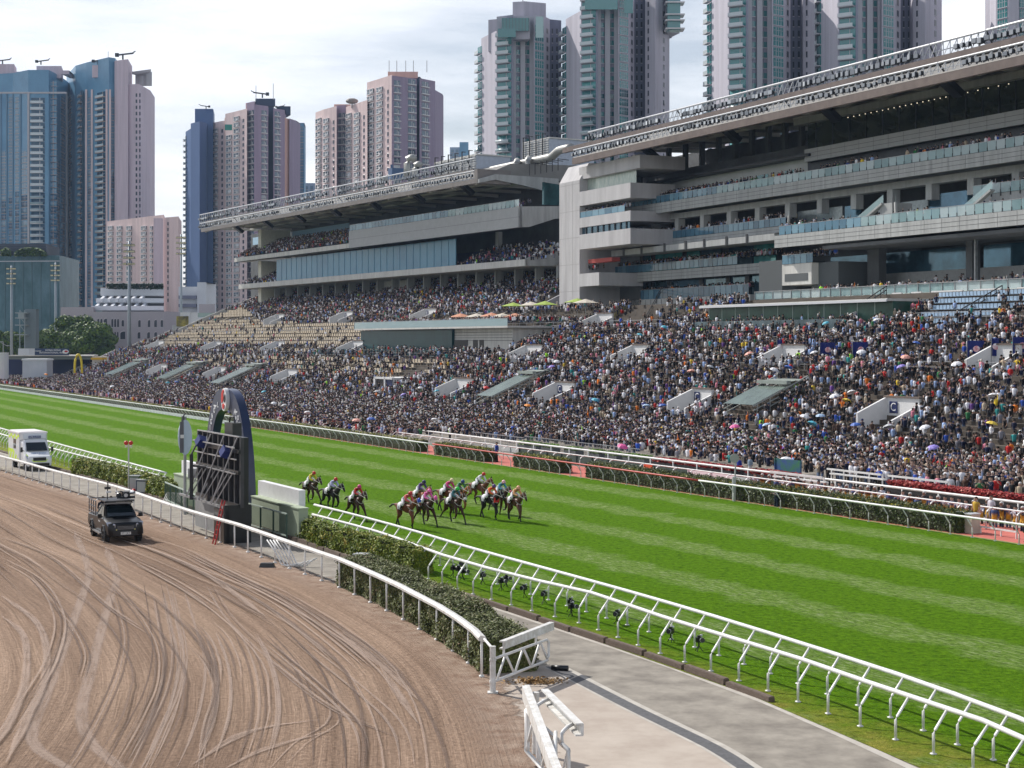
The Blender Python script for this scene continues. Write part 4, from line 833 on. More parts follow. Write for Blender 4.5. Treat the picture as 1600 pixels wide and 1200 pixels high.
S.ab(aw+1.0, aw+6.5, 15, 18, 18.0, 20.6, 0); S.ab(aw+1.0, aw+6.5, 15, 18, 24.6, 27.4, 0); S.ab(aw+1, aw+6.5, 15, 18, 29.3, 31, 0); S.ab(aw+1, aw+6.3, 15.3, 18, 27, 29.5, 1)
S.build('end_pillar', [mat('cream_render', (.70, .68, .58), .8, var=.08), CONC_D], gl)
# plant and pipes on the roofs, each a thing of its own
def plant_box(label, fr, x0, x1, yt, off, w, O=None, hh=None):
    a0, a1 = fr.a(x0, off), fr.a(x1, off); z1 = fr.z(x1, yt, off); z0 = z1-(hh or 4.2); Op = fr.P((a0+a1)/2, off+w/2, z0); t = thing('cooling_unit', label, 'cooling unit', Op)
    S = Sub(fr, Op); S.ab(a0, a1, off+.3, off+w, z0, z1-.25, 0); S.ab(a0+.3, a1-.3, off+.2, off+w+.2, z1-.25, z1, 1); S.build('casing', [mat('plant_grey', (.36, .40, .47), .5, .3, var=.1), CONC_L], t)
    S = Sub(fr, Op); n = int((z1-z0)/.45)
    for i in range(n): S.ab(a0, a1, off+.02, off+.32, z0+.45*i+.05, z0+.45*i+.30)
    S.build('louvres', [mat('louvre_pale', (.52, .52, .50), .5, .2)], t)
    S = Sub(fr, Op); n = int(abs(a1-a0)/3)+1
    for i in range(n): a = a0+(a1-a0)*(i+.3)/n; S.ab(a-.07, a+.07, off-.3, off-.1, z0, z1+.9); S.ab(a-.07, a+.07, off-.3, off+.6, z1+.75, z1+.9)
    S.build('ladder_frame', [DARK], t); return t
plant_box('long louvred rooftop cooling unit at the right end of the left roof', FL, 678, 742, 240, 11, 8)
plant_box('tall louvred rooftop cooling unit behind the big pipes between the two roofs', FL, 816, 856, 214, 26, 11, hh=7.5)
PIPE = mat('galvanised_duct', (.36, .36, .34), .45, .35, var=.12, vs=.6)
mb = MB(); pz = FL.z(800, 258, 13); A = [FL.P(FL.a(750, 13), 13, pz-.3), FL.P(FL.a(845, 13), 13, pz), FL.P(FL.a(862, 13), 13, pz+.1), FL.P(FL.a(873, 13), 13, pz+1.0), FL.P(FL.a(893, 13), 13, pz+1.1)]; Op = A[0].copy(); mb.tube([q-Op for q in dense(A, 1.2)], .75, 14)
t = thing('roof_duct', 'big bent galvanised duct crossing between the two grandstand roofs', 'duct', Op); mb.build('duct_run', PIPE, t, True)
for x in (808, 826):
    mb = MB(); c = FL.P(FL.a(x, 12), 12, pz)-Op; mb.tube([c+Vector(v) for v in ((.0, .6, -.2), (0, -.6, .3), (-.1, -1.5, -.3), (-.1, -1.6, -1.4), (-.1, -1.6, -2.6))], .62, 12); mb.build('elbow', PIPE, t, True)
mb = MB()
for x in range(764, 880, 9): a = FL.P(FL.a(x, 11), 11, pz-3)-Op; mb.bar(a, a+Vector((0, 0, 2.2)), .15, .15); mb.bar(a+Vector((0, 0, 2.1)), a+Vector((2, 2, 2.1)), .12, .12)
mb.build('support_frame', DARK, t)
# roof vents and small plant
for i, (x, yt, s, lab) in enumerate([(636, 252, 1.0, 'bent cowl vent on the left roof beside the blue tank'), (648, 258, .8, 'short pale vent stack right of the bent cowl on the left roof'), (596, 280, .8, 'curved duct cowl at the left of the rooftop plant')]):
    p = FL.px(x, yt+14, 12); mb = MB(); mb.tube([(0, 0, -2), (0, 0, 1.5*s), (.2, -.2, 2.4*s), (1.0*s, -.5, 2.7*s), (1.7*s, -.9, 2.2*s)], .75*s, 10); o = mb.build('roof_vent', [PIPE], None, True, p); tag(o, lab, 'vent')
p = FL.px(620, 272, 12); mb = MB(); mb.box((0, 0, 0), (3.2, 2, 2.4)); mb.tube([(-1.2, 0, 1.2), (-1.2, 0, 2)], .3); o = mb.build('roof_tank', mat('blue_tank', (.06, .12, .24), .5), None, False, p, .5); tag(o, 'dark blue tank among the plant on the left grandstand roof', 'tank')
# ================================================================== OPENINGS, PODIUMS, STAIR WELLS ON THE TERRACE
def e_of(p): s, d = sd(p); return s, Dst(s)-d
VOMW = mat('stair_mouth_white', (.70, .70, .70), .8, var=.07, vs=.5)
SIGN = mat('sign_navy', (.01, .02, .10), .5)
WTXT = mat('white_lettering', (.85, .85, .85), .5)
def local(fr_u, fr_n, p):  # 4x4 with x along u, y along n
    return Matrix(((fr_u.x, fr_n.x, 0, p.x), (fr_u.y, fr_n.y, 0, p.y), (0, 0, 1, p.z), (0, 0, 0, 1)))
def vom(x, y, wpx, label, letter=None, length=3.2, hgt=1.75, group='stair openings in the spectator terrace'):
    p = hit(x, y+8, 1.6); s, e = e_of(p); Yp = p.y; wm = wpx/((abs(RU.x)+(x-800)/F*RU.y)*F/Yp) if wpx else 3.5; wm = min(max(wm, 2.4), 5)
    D = Dst(s); z = zprof(s, D-e); t = thing('stair_opening', label, 'stair opening', p, 0, group); M = Matrix(((RU.x, RN.x, 0), (RU.y, RN.y, 0), (0, 0, 1)))
    dz = zprof(s, D-e-length)-z; mb = MB()
    def pts(q): return [M@Vector(v) for v in q]
    # back wall (uphill), two side walls whose tops follow the rake; local x along the stand (towards the far end), y uphill
    for x0, x1 in ((0, .25), (-wm, -wm+.25)):
        hg = hgt if x0 == 0 else 1.15; L_ = [(x0, 0, -1), (x0, 0, hg), (x0, -length, hg-.44*length+.1), (x0, -length, -3.5)]; Rr = [(x1, b, c) for a, b, c in L_]
        mb.add(pts(L_+Rr), [(0, 1, 2, 3), (7, 6, 5, 4), (0, 4, 5, 1), (1, 5, 6, 2), (2, 6, 7, 3)])
    mb.build('side_wall', VOMW, t)
    mb = MB(); mb.add(pts([(-wm, 0, -1), (.25, 0, -1), (.25, 0, hgt), (-wm, 0, hgt), (-wm, .25, -1), (.25, .25, -1), (.25, .25, hgt), (-wm, .25, hgt)]), [(0, 1, 2, 3), (7, 6, 5, 4), (3, 2, 6, 7), (0, 3, 7, 4), (1, 5, 6, 2)]); mb.build('back_wall', VOMW, t)
    mb = MB(); a, b = M@Vector((.35, .12, hgt+.05)), M@Vector((-wm-.1, .12, hgt+.05)); mb.bar(a, b, .5, .14); mb.build('coping', mat('brown_coping', (.16, .12, .10), .8), t)
    if letter:
        c = M@Vector((.30, -1.15, hgt-1.15)); pl = MB(); u = M@Vector((0, 1, 0)); 
        c = M@Vector((-wm*.18, -.03, hgt-.75)) if letter != 'C' else M@Vector((.30, -1.0, hgt-1.25))
        if letter == 'C':
            c = M@Vector((-.0, -.9, hgt-1.05)); q = pts([(-.04, -1.5, hgt-1.45), (-.04, -.5, hgt-1.45), (-.04, -.5, hgt-.55), (-.04, -1.5, hgt-.55)]); mb = MB(); mb.add(q+[v-RU*.0+RU*-.04 for v in q], [(0, 1, 2, 3), (7, 6, 5, 4)]); 
        mb = MB(); w2 = .5; cc = Vector((-wm*.22, -.04, hgt-.85)); q = pts([(cc.x+w2, cc.y, cc.z-w2), (cc.x-w2, cc.y, cc.z-w2), (cc.x-w2, cc.y, cc.z+w2), (cc.x+w2, cc.y, cc.z+w2)]); q2 = [v-RN*.04 for v in q]
        mb.add(q+q2, [(4, 5, 6, 7), (0, 1, 5, 4), (1, 2, 6, 5), (2, 3, 7, 6), (3, 0, 4, 7)]); sg = mb.build('letter_sign', SIGN, t)
        put_text('letter', letter, 1.0, WTXT, sg, tuple(M@(cc+Vector((0, -.055, 0)))), -RU, (0, 0, 1))
    BLOCK.append((s-wm-.1 if True else 0, s+.4, e-.4, e+length+.2))
    return t
VL = [(1386, 616, 49, 'C', 'white stair opening with navy C sign, farthest right of the lower row'), (1084, 602, 27, 'C', 'white stair opening with navy C sign, in the middle of the lower row'), (869, 591, 27, 'C', 'white stair opening with navy C sign, left of the sunken glass stair'),
 (713, 585, 26, None, 'white stair opening right of the dark framed entrance'), (449, 570, 30, None, 'white stair opening with a pink and blue banner, nearest the arch'), (341, 566, 26, 'D', 'white stair opening with a pink banner above the arch, left of the glass canopy'), (251, 562, 24, None, 'white stair opening farthest left in the lower row'),
 (1553, 534, 40, None, 'white stair opening cut by the right edge under the blue flags'), (1222, 534, 34, None, 'white stair opening below the glass podium, right of the middle'), (989, 533, 24, None, 'white stair opening amid the crowd left of the glass podium'), (822, 533, 24, None, 'white stair opening beside the green stair cover'),
 (1360, 470, 36, None, 'tall white stair opening at the right end of the glass podium'), (934, 484, 22, None, 'white stair opening left of the yellow handrail'), (664, 476, 40, '8', 'white numbered stair opening under the left grandstand, near its middle'), (537, 480, 38, '9', 'white numbered stair opening under the left grandstand, above the beige seats'),
 (432, 484, 33, '10', 'white numbered stair opening farthest left under the left grandstand'), (551, 526, 16, None, 'white stair opening touching the dark teal podium'), (431, 526, 36, '7', 'white stair opening between the beige seat blocks, right one'), (335, 526, 30, '8', 'white stair opening between the beige seat blocks, middle one'), (247, 525, 26, None, 'white stair opening at the left end of the beige seats'), (1096, 600, 0, None, None)]
for x, y, wp, le, lb in VL[:-1]: vom(x, y, wp, lb, le)

GW = mat('green_grey_glass', (.10, .14, .12), .2, 0, var=.25, vs=.6)
GWL = mat('pale_green_panel', (.30, .34, .31), .4, var=.1)
def stairwell(x, y, wpx, length, label):
    "sunken glass-sided stair running down the rake"
    p = hit(x, y+5, 1.2); s, e = e_of(p); D = Dst(s); z = zprof(s, D-e); wm = wpx/((abs(RU.x)+(x-800)/F*RU.y)*F/p.y)
    t = thing('glass_stair', label, 'stair cover', p, 0, 'glass sided stairs sunk into the terrace'); M = Matrix(((RU.x, RN.x, 0), (RU.y, RN.y, 0), (0, 0, 1)))
    sl = .43; mb = MB(); mb.add([M@Vector(v) for v in ((0, 0, 1.3), (-wm, 0, 1.3), (-wm, -2.2, 1.1), (0, -2.2, 1.1), (0, 0, -.5), (-wm, 0, -.5))], [(0, 1, 2, 3), (4, 5, 1, 0)]); mb.bar(M@Vector((0, -2.3, 1.0)), M@Vector((-wm, -2.3, 1.0)), .5, .35); mb.build('landing', GWL, t)
    mb = MB(); mb.add([M@Vector(v) for v in ((0, -2.6, .6), (-wm, -2.6, .6), (-wm, -length, .6-sl*(length-2.6)), (0, -length, .6-sl*(length-2.6)))], [(0, 1, 2, 3)]); mb.build('glass_roof', GW, t)
    mb = MB()
    for xx in (0, -wm):
        for hh in (1.0, .55, .1): mb.bar(M@Vector((xx, 0, hh+.6)), M@Vector((xx, -length, hh+.6-sl*length)), .08, .1 if hh < .9 else .14)
        for k in range(int(length/1.5)+1): q = M@Vector((xx, -1.5*k, .2-sl*1.5*k)); mb.bar(q, q+Vector((0, 0, 1.4)), .07, .07)
    mb.build('handrail', mat('rail_grey_green', (.40, .43, .41), .5, .2), t)
    BLOCK.append((s-wm-.3, s+.4, e-.5, e+length+.3))
stairwell(1215, 588, 46, 6.5, 'sunken glass sided stair in the crowd right of the middle')
stairwell(835, 574, 24, 8.5, 'sunken glass sided stair in the crowd left of the lime jacket')
stairwell(402, 563, 15, 9.5, 'sunken glass sided stair left of the dark framed entrance'); stairwell(309, 560, 15, 9, 'sunken glass sided stair directly left of the arch top'); stairwell(224, 556, 13, 9, 'sunken glass sided stair at the far left end of the terrace')

def podium(label, x0, x1, ytop, yfloor, ybase, off_e, depth, gm, par=None, wall_x1=None, deck_glass=None):
    "flat-roofed glass box standing on the terrace; x0 is its left (far) end"
    s0 = None; pa = hit(x0, ybase, 0); pb = hit(x1, ybase, 0); return pa, pb
# dark teal podium of the left stand, with roof terrace
sP = e_of(hit(700, 552)); 
def rbox(mb, O, s0, s1, e0, e1, z0, z1, mi=0):
    V = [RP(s, Dst(s)-e, z)-O for z in (z0, z1) for s, e in ((s0, e0), (s1, e0), (s1, e1), (s0, e1))]; mb.add(V, [(0, 1, 2, 3), (7, 6, 5, 4), (4, 5, 1, 0), (5, 6, 2, 1), (6, 7, 3, 2), (7, 4, 0, 3)], mi)
def s_at(x, e, z):
    "position along the rail for photo column x on the line e in front of the stand"
    best = None
    for s in np.arange(40, 420, .25):
        q = RP(s, Dst(s)-e, z); v = abs(pix(q)[0]-x)
        if best is None or v < best[0]: best = (v, s)
    return best[1]
def z_at(x, y, s, e): q = RP(s, Dst(s)-e); return CH+(HY-y)*q.y/F
e1 = e_of(hit(640, 549))[1]; print('E1', e1); sa, sb, sc = s_at(564, e1, 9), s_at(706, e1, 9), s_at(796, e1, 9)
zb, zr = z_at(640, 546, s_at(640, e1, 9), e1), z_at(640, 516, s_at(640, e1, 9), e1); O = RP(sb, Dst(sb)-e1+3, 8)
pt = thing('glass_pavilion', 'dark teal glass pavilion with a roof deck, set into the left terrace', 'pavilion', O)
mb = MB(); rbox(mb, O, sb, sa, e1, 2, zb-3, zr); mb.build('glass_box', mat('dark_teal_glass', (.006, .045, .055), .3, 0, col2=(.012, .07, .08), vs=.3, spec=.3), pt)
mb = MB(); rbox(mb, O, sc, sb, e1-.5, 2, zb-3, zr+.1); mb.build('side_block', CONC_L, pt)
mb = MB()
for k in range(1, 5): z = zr-.1-k*.42; rbox(mb, O, sc, sb, e1-.48, e1-.45, z-.03, z+.03)
for x0, x1 in ((708, 728), (737, 744), (747, 753)): a, b = s_at(x0, e1, 8), s_at(x1, e1, 8); rbox(mb, O, b, a, e1-.47, e1-.2, zb-2, zb+1.6)
mb.build('doors_and_joints', mat('door_dark', (.06, .055, .05), .7), pt)
mb = MB(); rbox(mb, O, sc-1, sa+1, e1+.8, 2, zr+.12, zr+.4); mb.build('roof_deck', CONC_L, pt)
mb = MB(); rbox(mb, O, sc-1, sa+1, e1+.8, e1+.75, zr+.4, zr+1.5); mb.build('glass_balustrade', GLASS_P, pt)
mb = MB(); n = 26
for k in range(n+1): s = sa+1+(sc-1-sa-1)*k/n; q = RP(s, Dst(s)-e1-.82, zr+.4)-O; mb.bar(q, q+Vector((0, 0, 1.15)), .06, .06)
a, b = RP(sa+1, Dst(sa)-e1-.8, zr+1.55)-O, RP(sc-1, Dst(sc)-e1-.8, zr+1.55)-O; mb.bar(a, b, .1, .08)
mb.build('balustrade_posts', STEEL, pt); BLOCK.append((sc-1, sa+1, 1.8, e1+1))
DECKS = [(sc-1, sa+1, e1, 3, zr+.4, .85)]
# glass fronted terrace strip under it
e2 = e_of(hit(640, 557))[1]; s0, s1 = s_at(712, e2, 7), s_at(500, e2, 7); mb = MB(); O2 = RP(s0, Dst(s0)-e2, 6)
rbox(mb, O2, s0, s1, e2, e2-.06, z_at(640, 556, s_at(640, e2, 7), e2), z_at(640, 546.5, s_at(640, e2, 7), e2)); o = mb.build('glass_screen', mat('dark_screen_glass', (.015, .06, .075), .3, 0, var=.4, vs=.5), None, False, O2); tag(o, 'long dark glass screen in front of the teal pavilion on the left terrace', 'glass screen')
# green podium of the right stand
e3 = e_of(hit(1250, 508))[1]; print('E3', e3); sa, sc = s_at(1108, e3, 12), s_at(1395, e3, 12); sm = s_at(1300, e3, 12); zb, zr = z_at(1300, 506, sm, e3), z_at(1300, 474, sm, e3); O = RP(sm, Dst(sm)-e3, 11)
pg = thing('glass_pavilion', 'low green glass pavilion with a pale roof edge, below the right grandstand', 'pavilion', O)
mb = MB(); rbox(mb, O, sc, sa, e3, -4, zb-2, zr); mb.build('glass_box', mat('dark_green_glass', (.012, .05, .035), .3, 0, col2=(.04, .12, .085), vs=.35, spec=.3), pg)
mb = MB(); rbox(mb, O, sc, sa+1, e3+.8, -5, zr+.02, zr+.3, 0); rbox(mb, O, sc, sa+1, e3+.95, e3+.8, zr-.05, zr+.2, 1); mb.build('roof', [CONC_L, ALU], pg)
mb = MB(); 
for k in range(12): s = sa+(sc-sa)*k/12; rbox(mb, O, s-.08, s+.08, e3+.02, e3, zb-1, zr)
mb.build('glazing_bars', mat('bar_green_grey', (.25, .33, .30), .4), pg)
BLOCK.append((sc, sa+1, -5, e3+1.2))
e4 = e_of(hit(1200, 522))[1]; s0, s1 = s_at(1318, e4, 10), s_at(1086, e4, 10); mb = MB(); O2 = RP(s0, Dst(s0)-e4, 9); sm = s_at(1200, e4, 10)
rbox(mb, O2, s0, s1, e4, e4-.06, z_at(1200, 514.5, sm, e4), z_at(1200, 500.5, sm, e4)); rbox(mb, O2, s0, s1, e4+.3, e4, z_at(1200, 520, sm, e4), z_at(1200, 514.5, sm, e4), 1)
o = mb.build('glass_screen', [mat('grey_screen_glass', (.08, .12, .14), .3, 0, var=.4, vs=.5), CONC_L], None, False, O2); tag(o, 'grey glass screen with people leaning on it in front of the green pavilion', 'glass screen')
# upper right deck: balustrade with low white parapets and tables
mb = MB(); dk = thing('deck_balustrade', 'glass balustrade with white plinths along the guest deck below the right grandstand', 'balustrade', RP(100, Dst(100)+1.5, 15.6)); O = Vector(dk.location)
a0, a1 = s_at(1180, -1.5, 14), 50
n = 60
for k in range(n): s0, s1 = a0+(a1-a0)*k/n, a0+(a1-a0)*(k+1)/n; rbox(mb, O, s1+.05, s0-.05, -1.5, -1.55, 15.75, 16.7)
mb.build('glass_balustrade', GLASS_P, dk); mb = MB()
for k in range(n+1): s = a0+(a1-a0)*k/n; rbox(mb, O, s-.04, s+.04, -1.42, -1.5, 15.6, 16.8)
rbox(mb, O, a1, a0, -1.4, -1.6, 16.72, 16.8); mb.build('posts', STEEL, dk); mb = MB()
for x0, x1 in ((1394, 1408), (1424, 1440), (1455, 1505), (1520, 1563), (1590, 1640)): rbox(mb, O, s_at(x1, -.6, 13.5), s_at(x0, -.6, 13.5), -.6, -.8, 14.8, 15.8)
mb.build('plinths', WHITE, dk)
mb = MB(); rbox(mb, O, 50, s_at(1395, -1, 13.5), -.8, -12, 15.0, 15.62); mb.build('deck', CONC_L, dk)
cab = MB(); cab.box((0, 0, .5), (1.3, .8, 1.0)); cab.box((0, 0, 1.03), (1.45, .95, .06)); cabm = cab.mesh('table', mat('pale_table', (.62, .70, .68), .5)); 
for k, (x, dd) in enumerate([(1246, 2.6), (1262, 3.2), (1278, 2.6), (1300, 3.2), (1316, 4), (1330, 2.8), (1350, 3.5), (1368, 2.6), (1390, 3.3), (1420, 3.0), (1462, 4.5), (1485, 5), (1510, 3), (1540, 3.2), (1565, 4.2), (1590, 3.2), (1450, 2.5), (1530, 5)]):
    s = s_at(x, -dd, 13.7); o = link('table', cabm, None, RP(s, Dst(s)+dd, 15.62), math.atan2(RU.y, RU.x)); tag(o, 'small pale standing table on the guest deck below the right grandstand', 'table', 'pale tables on the guest deck')
# dark framed entrance in the lower left terrace
p = hit(587, 609, 0); s, e = e_of(p); t = thing('terrace_entrance', 'white framed dark entrance hut with railings on its roof and a navy notice', 'entrance', p); M = Matrix(((RU.x, RN.x, 0), (RU.y, RN.y, 0), (0, 0, 1)))
def lb(mb, x0, x1, y0, y1, z0, z1, mi=0): mb.add([M@Vector((x, y, z)) for z in (z0, z1) for x, y in ((x0, y0), (x1, y0), (x1, y1), (x0, y1))], [(0, 1, 2, 3), (7, 6, 5, 4), (4, 5, 1, 0), (5, 6, 2, 1), (6, 7, 3, 2), (7, 4, 0, 3)], mi)
mb = MB(); lb(mb, -7, 0, 0, 7, -1, 3.0); lb(mb, -7.2, .2, -.3, 0, 2.6, 3.1); lb(mb, -.4, .2, -.3, 0, -1, 3.1); lb(mb, -4.4, -4.0, -.3, 0, -1, 3.1); mb.build('frame_wall', VOMW, t); t.scale = (1, 1, .66)
mb = MB(); lb(mb, -4.0, -.4, -.05, -.01, 0, 2.6); mb.build('door', mat('door_brown', (.04, .03, .028), .6), t)
mb = MB(); lb(mb, -6.8, -4.4, -.08, -.01, .3, 2.5); sgn = mb.build('notice', SIGN, t)
mb = MB()
for k in range(9): q = M@Vector((.2-k*.9, .1, 3.1)); mb.bar(q, q+Vector((0, 0, 1.1)), .09, .09)
for hh in (3.6, 4.2): mb.bar(M@Vector((.2, .1, hh)), M@Vector((-7.1, .1, hh)), .09, .1)
mb.build('roof_railing', mat('rail_brown', (.09, .06, .05), .7), t); BLOCK.append((s-7.5, s+.5, e-8, e+.5))
# covers: green and orange stair ramp, yellow railing
def rakebar(name, label, cat, x0, y0, x1, y1, m, w=.15, hh=1.0, panel=False):
    a, b = hit(x0, y0, .2), hit(x1, y1, .2); mb = MB(); O = a.copy(); n = 7
    for k in range(n+1): q = a.lerp(b, k/n)-O; mb.bar(q, q+Vector((0, 0, hh)), .08, .08)
    for z in ((hh,) if panel else (hh, hh*.55)): mb.bar(a-O+Vector((0, 0, z)), b-O+Vector((0, 0, z)), .1, .1)
    if panel: mb.add([a-O+Vector((0, 0, .15)), b-O+Vector((0, 0, .15)), b-O+Vector((0, 0, hh-.1)), a-O+Vector((0, 0, hh-.1))], [(0, 1, 2, 3)], 1)
    o = mb.build(name, [DARK, m], None, False, O); tag(o, label, cat); return o
rakebar('handrail', 'dark handrail with pale yellow panels left of the empty beige steps', 'handrail', 955, 500, 980, 481, mat('pale_yellow_panel', (.62, .56, .28), .6), panel=True)
rakebar('handrail', 'dark double handrail between the beige steps and the pale blue seats', 'handrail', 1010, 502, 1058, 472, DARK)
rakebar('handrail', 'dark handrail at the right of the empty blue seat block', 'handrail', 1500, 497, 1566, 458, DARK)
rakebar('handrail', 'green metal handrail running down beside the green pavilion', 'handrail', 1322, 500, 1385, 460, mat('rail_green', (.10, .16, .12), .5))
rakebar('stair_cover', 'green sloping stair cover beside the orange seats', 'stair cover', 822, 530, 862, 512, mat('green_cover', (.02, .16, .08), .6), panel=True)
# flags
def flag(x, y, label, wide=1.6, hh=2.0):
    p = hit(x, y, 1.8); t = thing('flag_banner', label, 'banner', p, 0, None); mb = MB(); mb.tube([(0, 0, 0), (0, 0, 2.9)], .03, 6); mb.build('pole', STEEL, t)
    mb = MB(); n = 6
    for k in range(n): a = Vector((wide*k/n, .12*math.sin(k*1.3), 0)); b = Vector((wide*(k+1)/n, .12*math.sin((k+1)*1.3), 0)); mb.quad(a+Vector((0, 0, .9)), b+Vector((0, 0, .9)), b+Vector((0, 0, .9+hh*.8)), a+Vector((0, 0, .9+hh*.8)))
    mb.build('cloth', mat('flag_navy', (.01, .02, .16), .8), t); mb = MB(); mb.ball((wide*.5, -.2, 1.75), .32, 10, 6, 0, (1, .1, .9)); mb.build('emblem', mat('flag_emblem', (.6, .12, .15), .8, col2=(.8, .8, .85), vs=3), t)
flag(1281, 546, 'navy banner with red and white emblem, left one of the pair in the crowd'); flag(1332, 546, 'navy banner with red and white roundel, right one of the pair in the crowd'); flag(1511, 545, 'navy banner with a red and white roundel just left of the right white stair opening'); flag(1582, 540, 'navy banner with a roundel hanging at the right edge'); flag(1549, 541, 'narrow blue and red pennant on the white stair opening at the right', .7); flag(1214, 541, 'narrow blue pennant beside the stair opening under the green pavilion', .6)

# grey side wall closing the upper left terrace against the white tower
mb = MB(); O = RP(242.4, Dst(242.4)+4, 15); S0 = [(d, z) for d, z in ((-8, 10.5), (-8, 12.2), (0, 15.4), (9, 19.6), (13, 19.2), (13, 13)) ]; V = [RP(s_, Dst(s_)+d, z)-O for s_ in (242.1, 242.7) for d, z in S0]; n = 6
mb.add(V, [tuple(range(n)), tuple(range(2*n-1, n-1, -1))]+[(i, n+i, n+(i+1) % n, (i+1) % n) for i in range(n)]); o = mb.build('side_wall', mat('side_wall_grey', (.24, .24, .26), .8, var=.06), None, False, O); tag(o, 'grey sloping wall at the right end of the left stand terrace', 'wall')
# ================================================================== SPECTATORS
def person_arrays(detail, pose, pal, rs):
    "rings of a standing or seated figure facing -y; returns verts, faces and a colour slot per vertex"
    V = []; Fc = []; C = []
    def loft(rings, n, cols):
        b = len(V)
        for (cx, cy, cz, rx, ry), c in zip(rings, cols):
            for k in range(n): a = 2*math.pi*(k+.5)/n; V.append((cx+rx*math.cos(a), cy+ry*math.sin(a), cz)); C.append(c)
        for i in range(len(rings)-1):
            for k in range(n): Fc.append((b+i*n+k, b+i*n+(k+1) % n, b+(i+1)*n+(k+1) % n, b+(i+1)*n+k))
        Fc.append(tuple(b+(len(rings)-1)*n+k for k in range(n)))
    n = 8 if detail else 4; k = rs.uniform(.94, 1.04); h0 = 0 if pose != 'sit' else -.42
    if detail or pose != 'sit':
        for sx in ((-.09, .09) if detail else ()): loft([(sx*1.2, 0, 0.0, .055, .09), (sx*1.1, 0, .48*k, .06, .065), (sx, 0, .86*k, .10, .11)], n, ['leg', 'leg', 'leg'])
    z = h0*k
    loft([(0, 0, .80*k+z, .17, .12), (0, 0, 1.02*k+z, .15, .11), (0, -.01, 1.26*k+z, .19, .13), (0, 0, 1.40*k+z, .20, .11), (0, 0, 1.46*k+z, .07, .06)], n+2 if detail else 6, ['leg', 'top', 'top', 'top', 'skin'])
    hb = 1.44*k+z
    loft([(0, -.01, hb, .05, .05), (0, -.02, hb+.06, .075, .09), (0, -.02, hb+.14, .09, .105), (0, 0, hb+.21, .08, .095), (0, .01, hb+.25, .035, .04)], n, ['skin', 'skin', 'skin' if detail else 'hair', 'hair', 'hair'])
    # back of the head is hair
    if detail: V_b = len(V)
    loft([(0, .05, hb+.07, .06, .05), (0, .055, hb+.15, .088, .07), (0, .04, hb+.23, .06, .05)], n, ['hair']*3)
    sl = 'top' if rs.random() < .8 else 'skin'
    for sx in (-1, 1):
        sh = Vector((sx*.21, 0, 1.37*k+z))
        if pose == 'phone': el = sh+Vector((sx*.06, -.16, -.20)); ha = el+Vector((-sx*.16, -.16, .22))
        elif pose == 'cheer' and sx > 0: el = sh+Vector((.10, -.05, .22)); ha = el+Vector((.03, -.06, .26))
        else: el = sh+Vector((sx*.05, .02, -.28)); ha = el+Vector((-sx*.05, -.12, -.2))
        m = 6 if detail else 3
        b = len(V)
        for q, r, c in ((sh, .055, 'top'), (el, .045, sl), (ha, .035, 'skin')):
            for j in range(m): a = 2*math.pi*j/m; V.append((q.x+r*math.cos(a), q.y+r*math.sin(a), q.z)); C.append(c)
        for i in range(2):
            for j in range(m): Fc.append((b+i*m+j, b+i*m+(j+1) % m, b+(i+1)*m+(j+1) % m, b+(i+1)*m+j))
        Fc.append(tuple(b+2*m+j for j in range(m)))
    return np.array(V), Fc, C
TOPS = [('black', (.008, .008, .010), 38), ('navy', (.010, .015, .045), 24), ('charcoal', (.03, .03, .036), 12), ('white', (.76, .77, .82), 17), ('grey', (.20, .20, .23), 7), ('pale blue', (.30, .42, .68), 8), ('blue', (.03, .09, .42), 3), ('red', (.46, .02, .02), 3.5),
        ('beige', (.42, .35, .26), 3), ('brown', (.07, .04, .03), 3), ('pink', (.62, .22, .30), 2.5), ('teal', (.03, .26, .26), 1.2), ('orange', (.75, .20, .02), 1.3), ('yellow', (.70, .50, .04), 1), ('lime', (.35, .75, .03), .5), ('purple', (.14, .06, .26), 1.2), ('green', (.03, .16, .06), 1)]
LEGS = [(.012, .012, .015), (.02, .03, .06), (.05, .05, .06), (.10, .14, .22), (.30, .26, .2), (.03, .025, .02)]
SKIN = [(.40, .26, .20), (.48, .33, .26), (.30, .18, .13), (.55, .40, .33)]
HAIRC = [(.008, .007, .006)]*7+[(.03, .016, .01), (.62, .62, .6), (.03, .04, .12), (.55, .52, .48)]
TW = np.array([t[2] for t in TOPS]); TW = TW/TW.sum()
CM = attr_mat('spectator_cloth_and_skin', .85)
TPL = [person_arrays(0, ps, None, random.Random(i)) for i, ps in enumerate(['stand', 'phone', 'stand', 'phone', 'cheer', 'stand'])]
TPS = [person_arrays(0, ps, None, random.Random(i+20)) for i, ps in enumerate(['sit', 'sit', 'sit'])]
SLOT = {'leg': 0, 'top': 1, 'skin': 2, 'hair': 3}
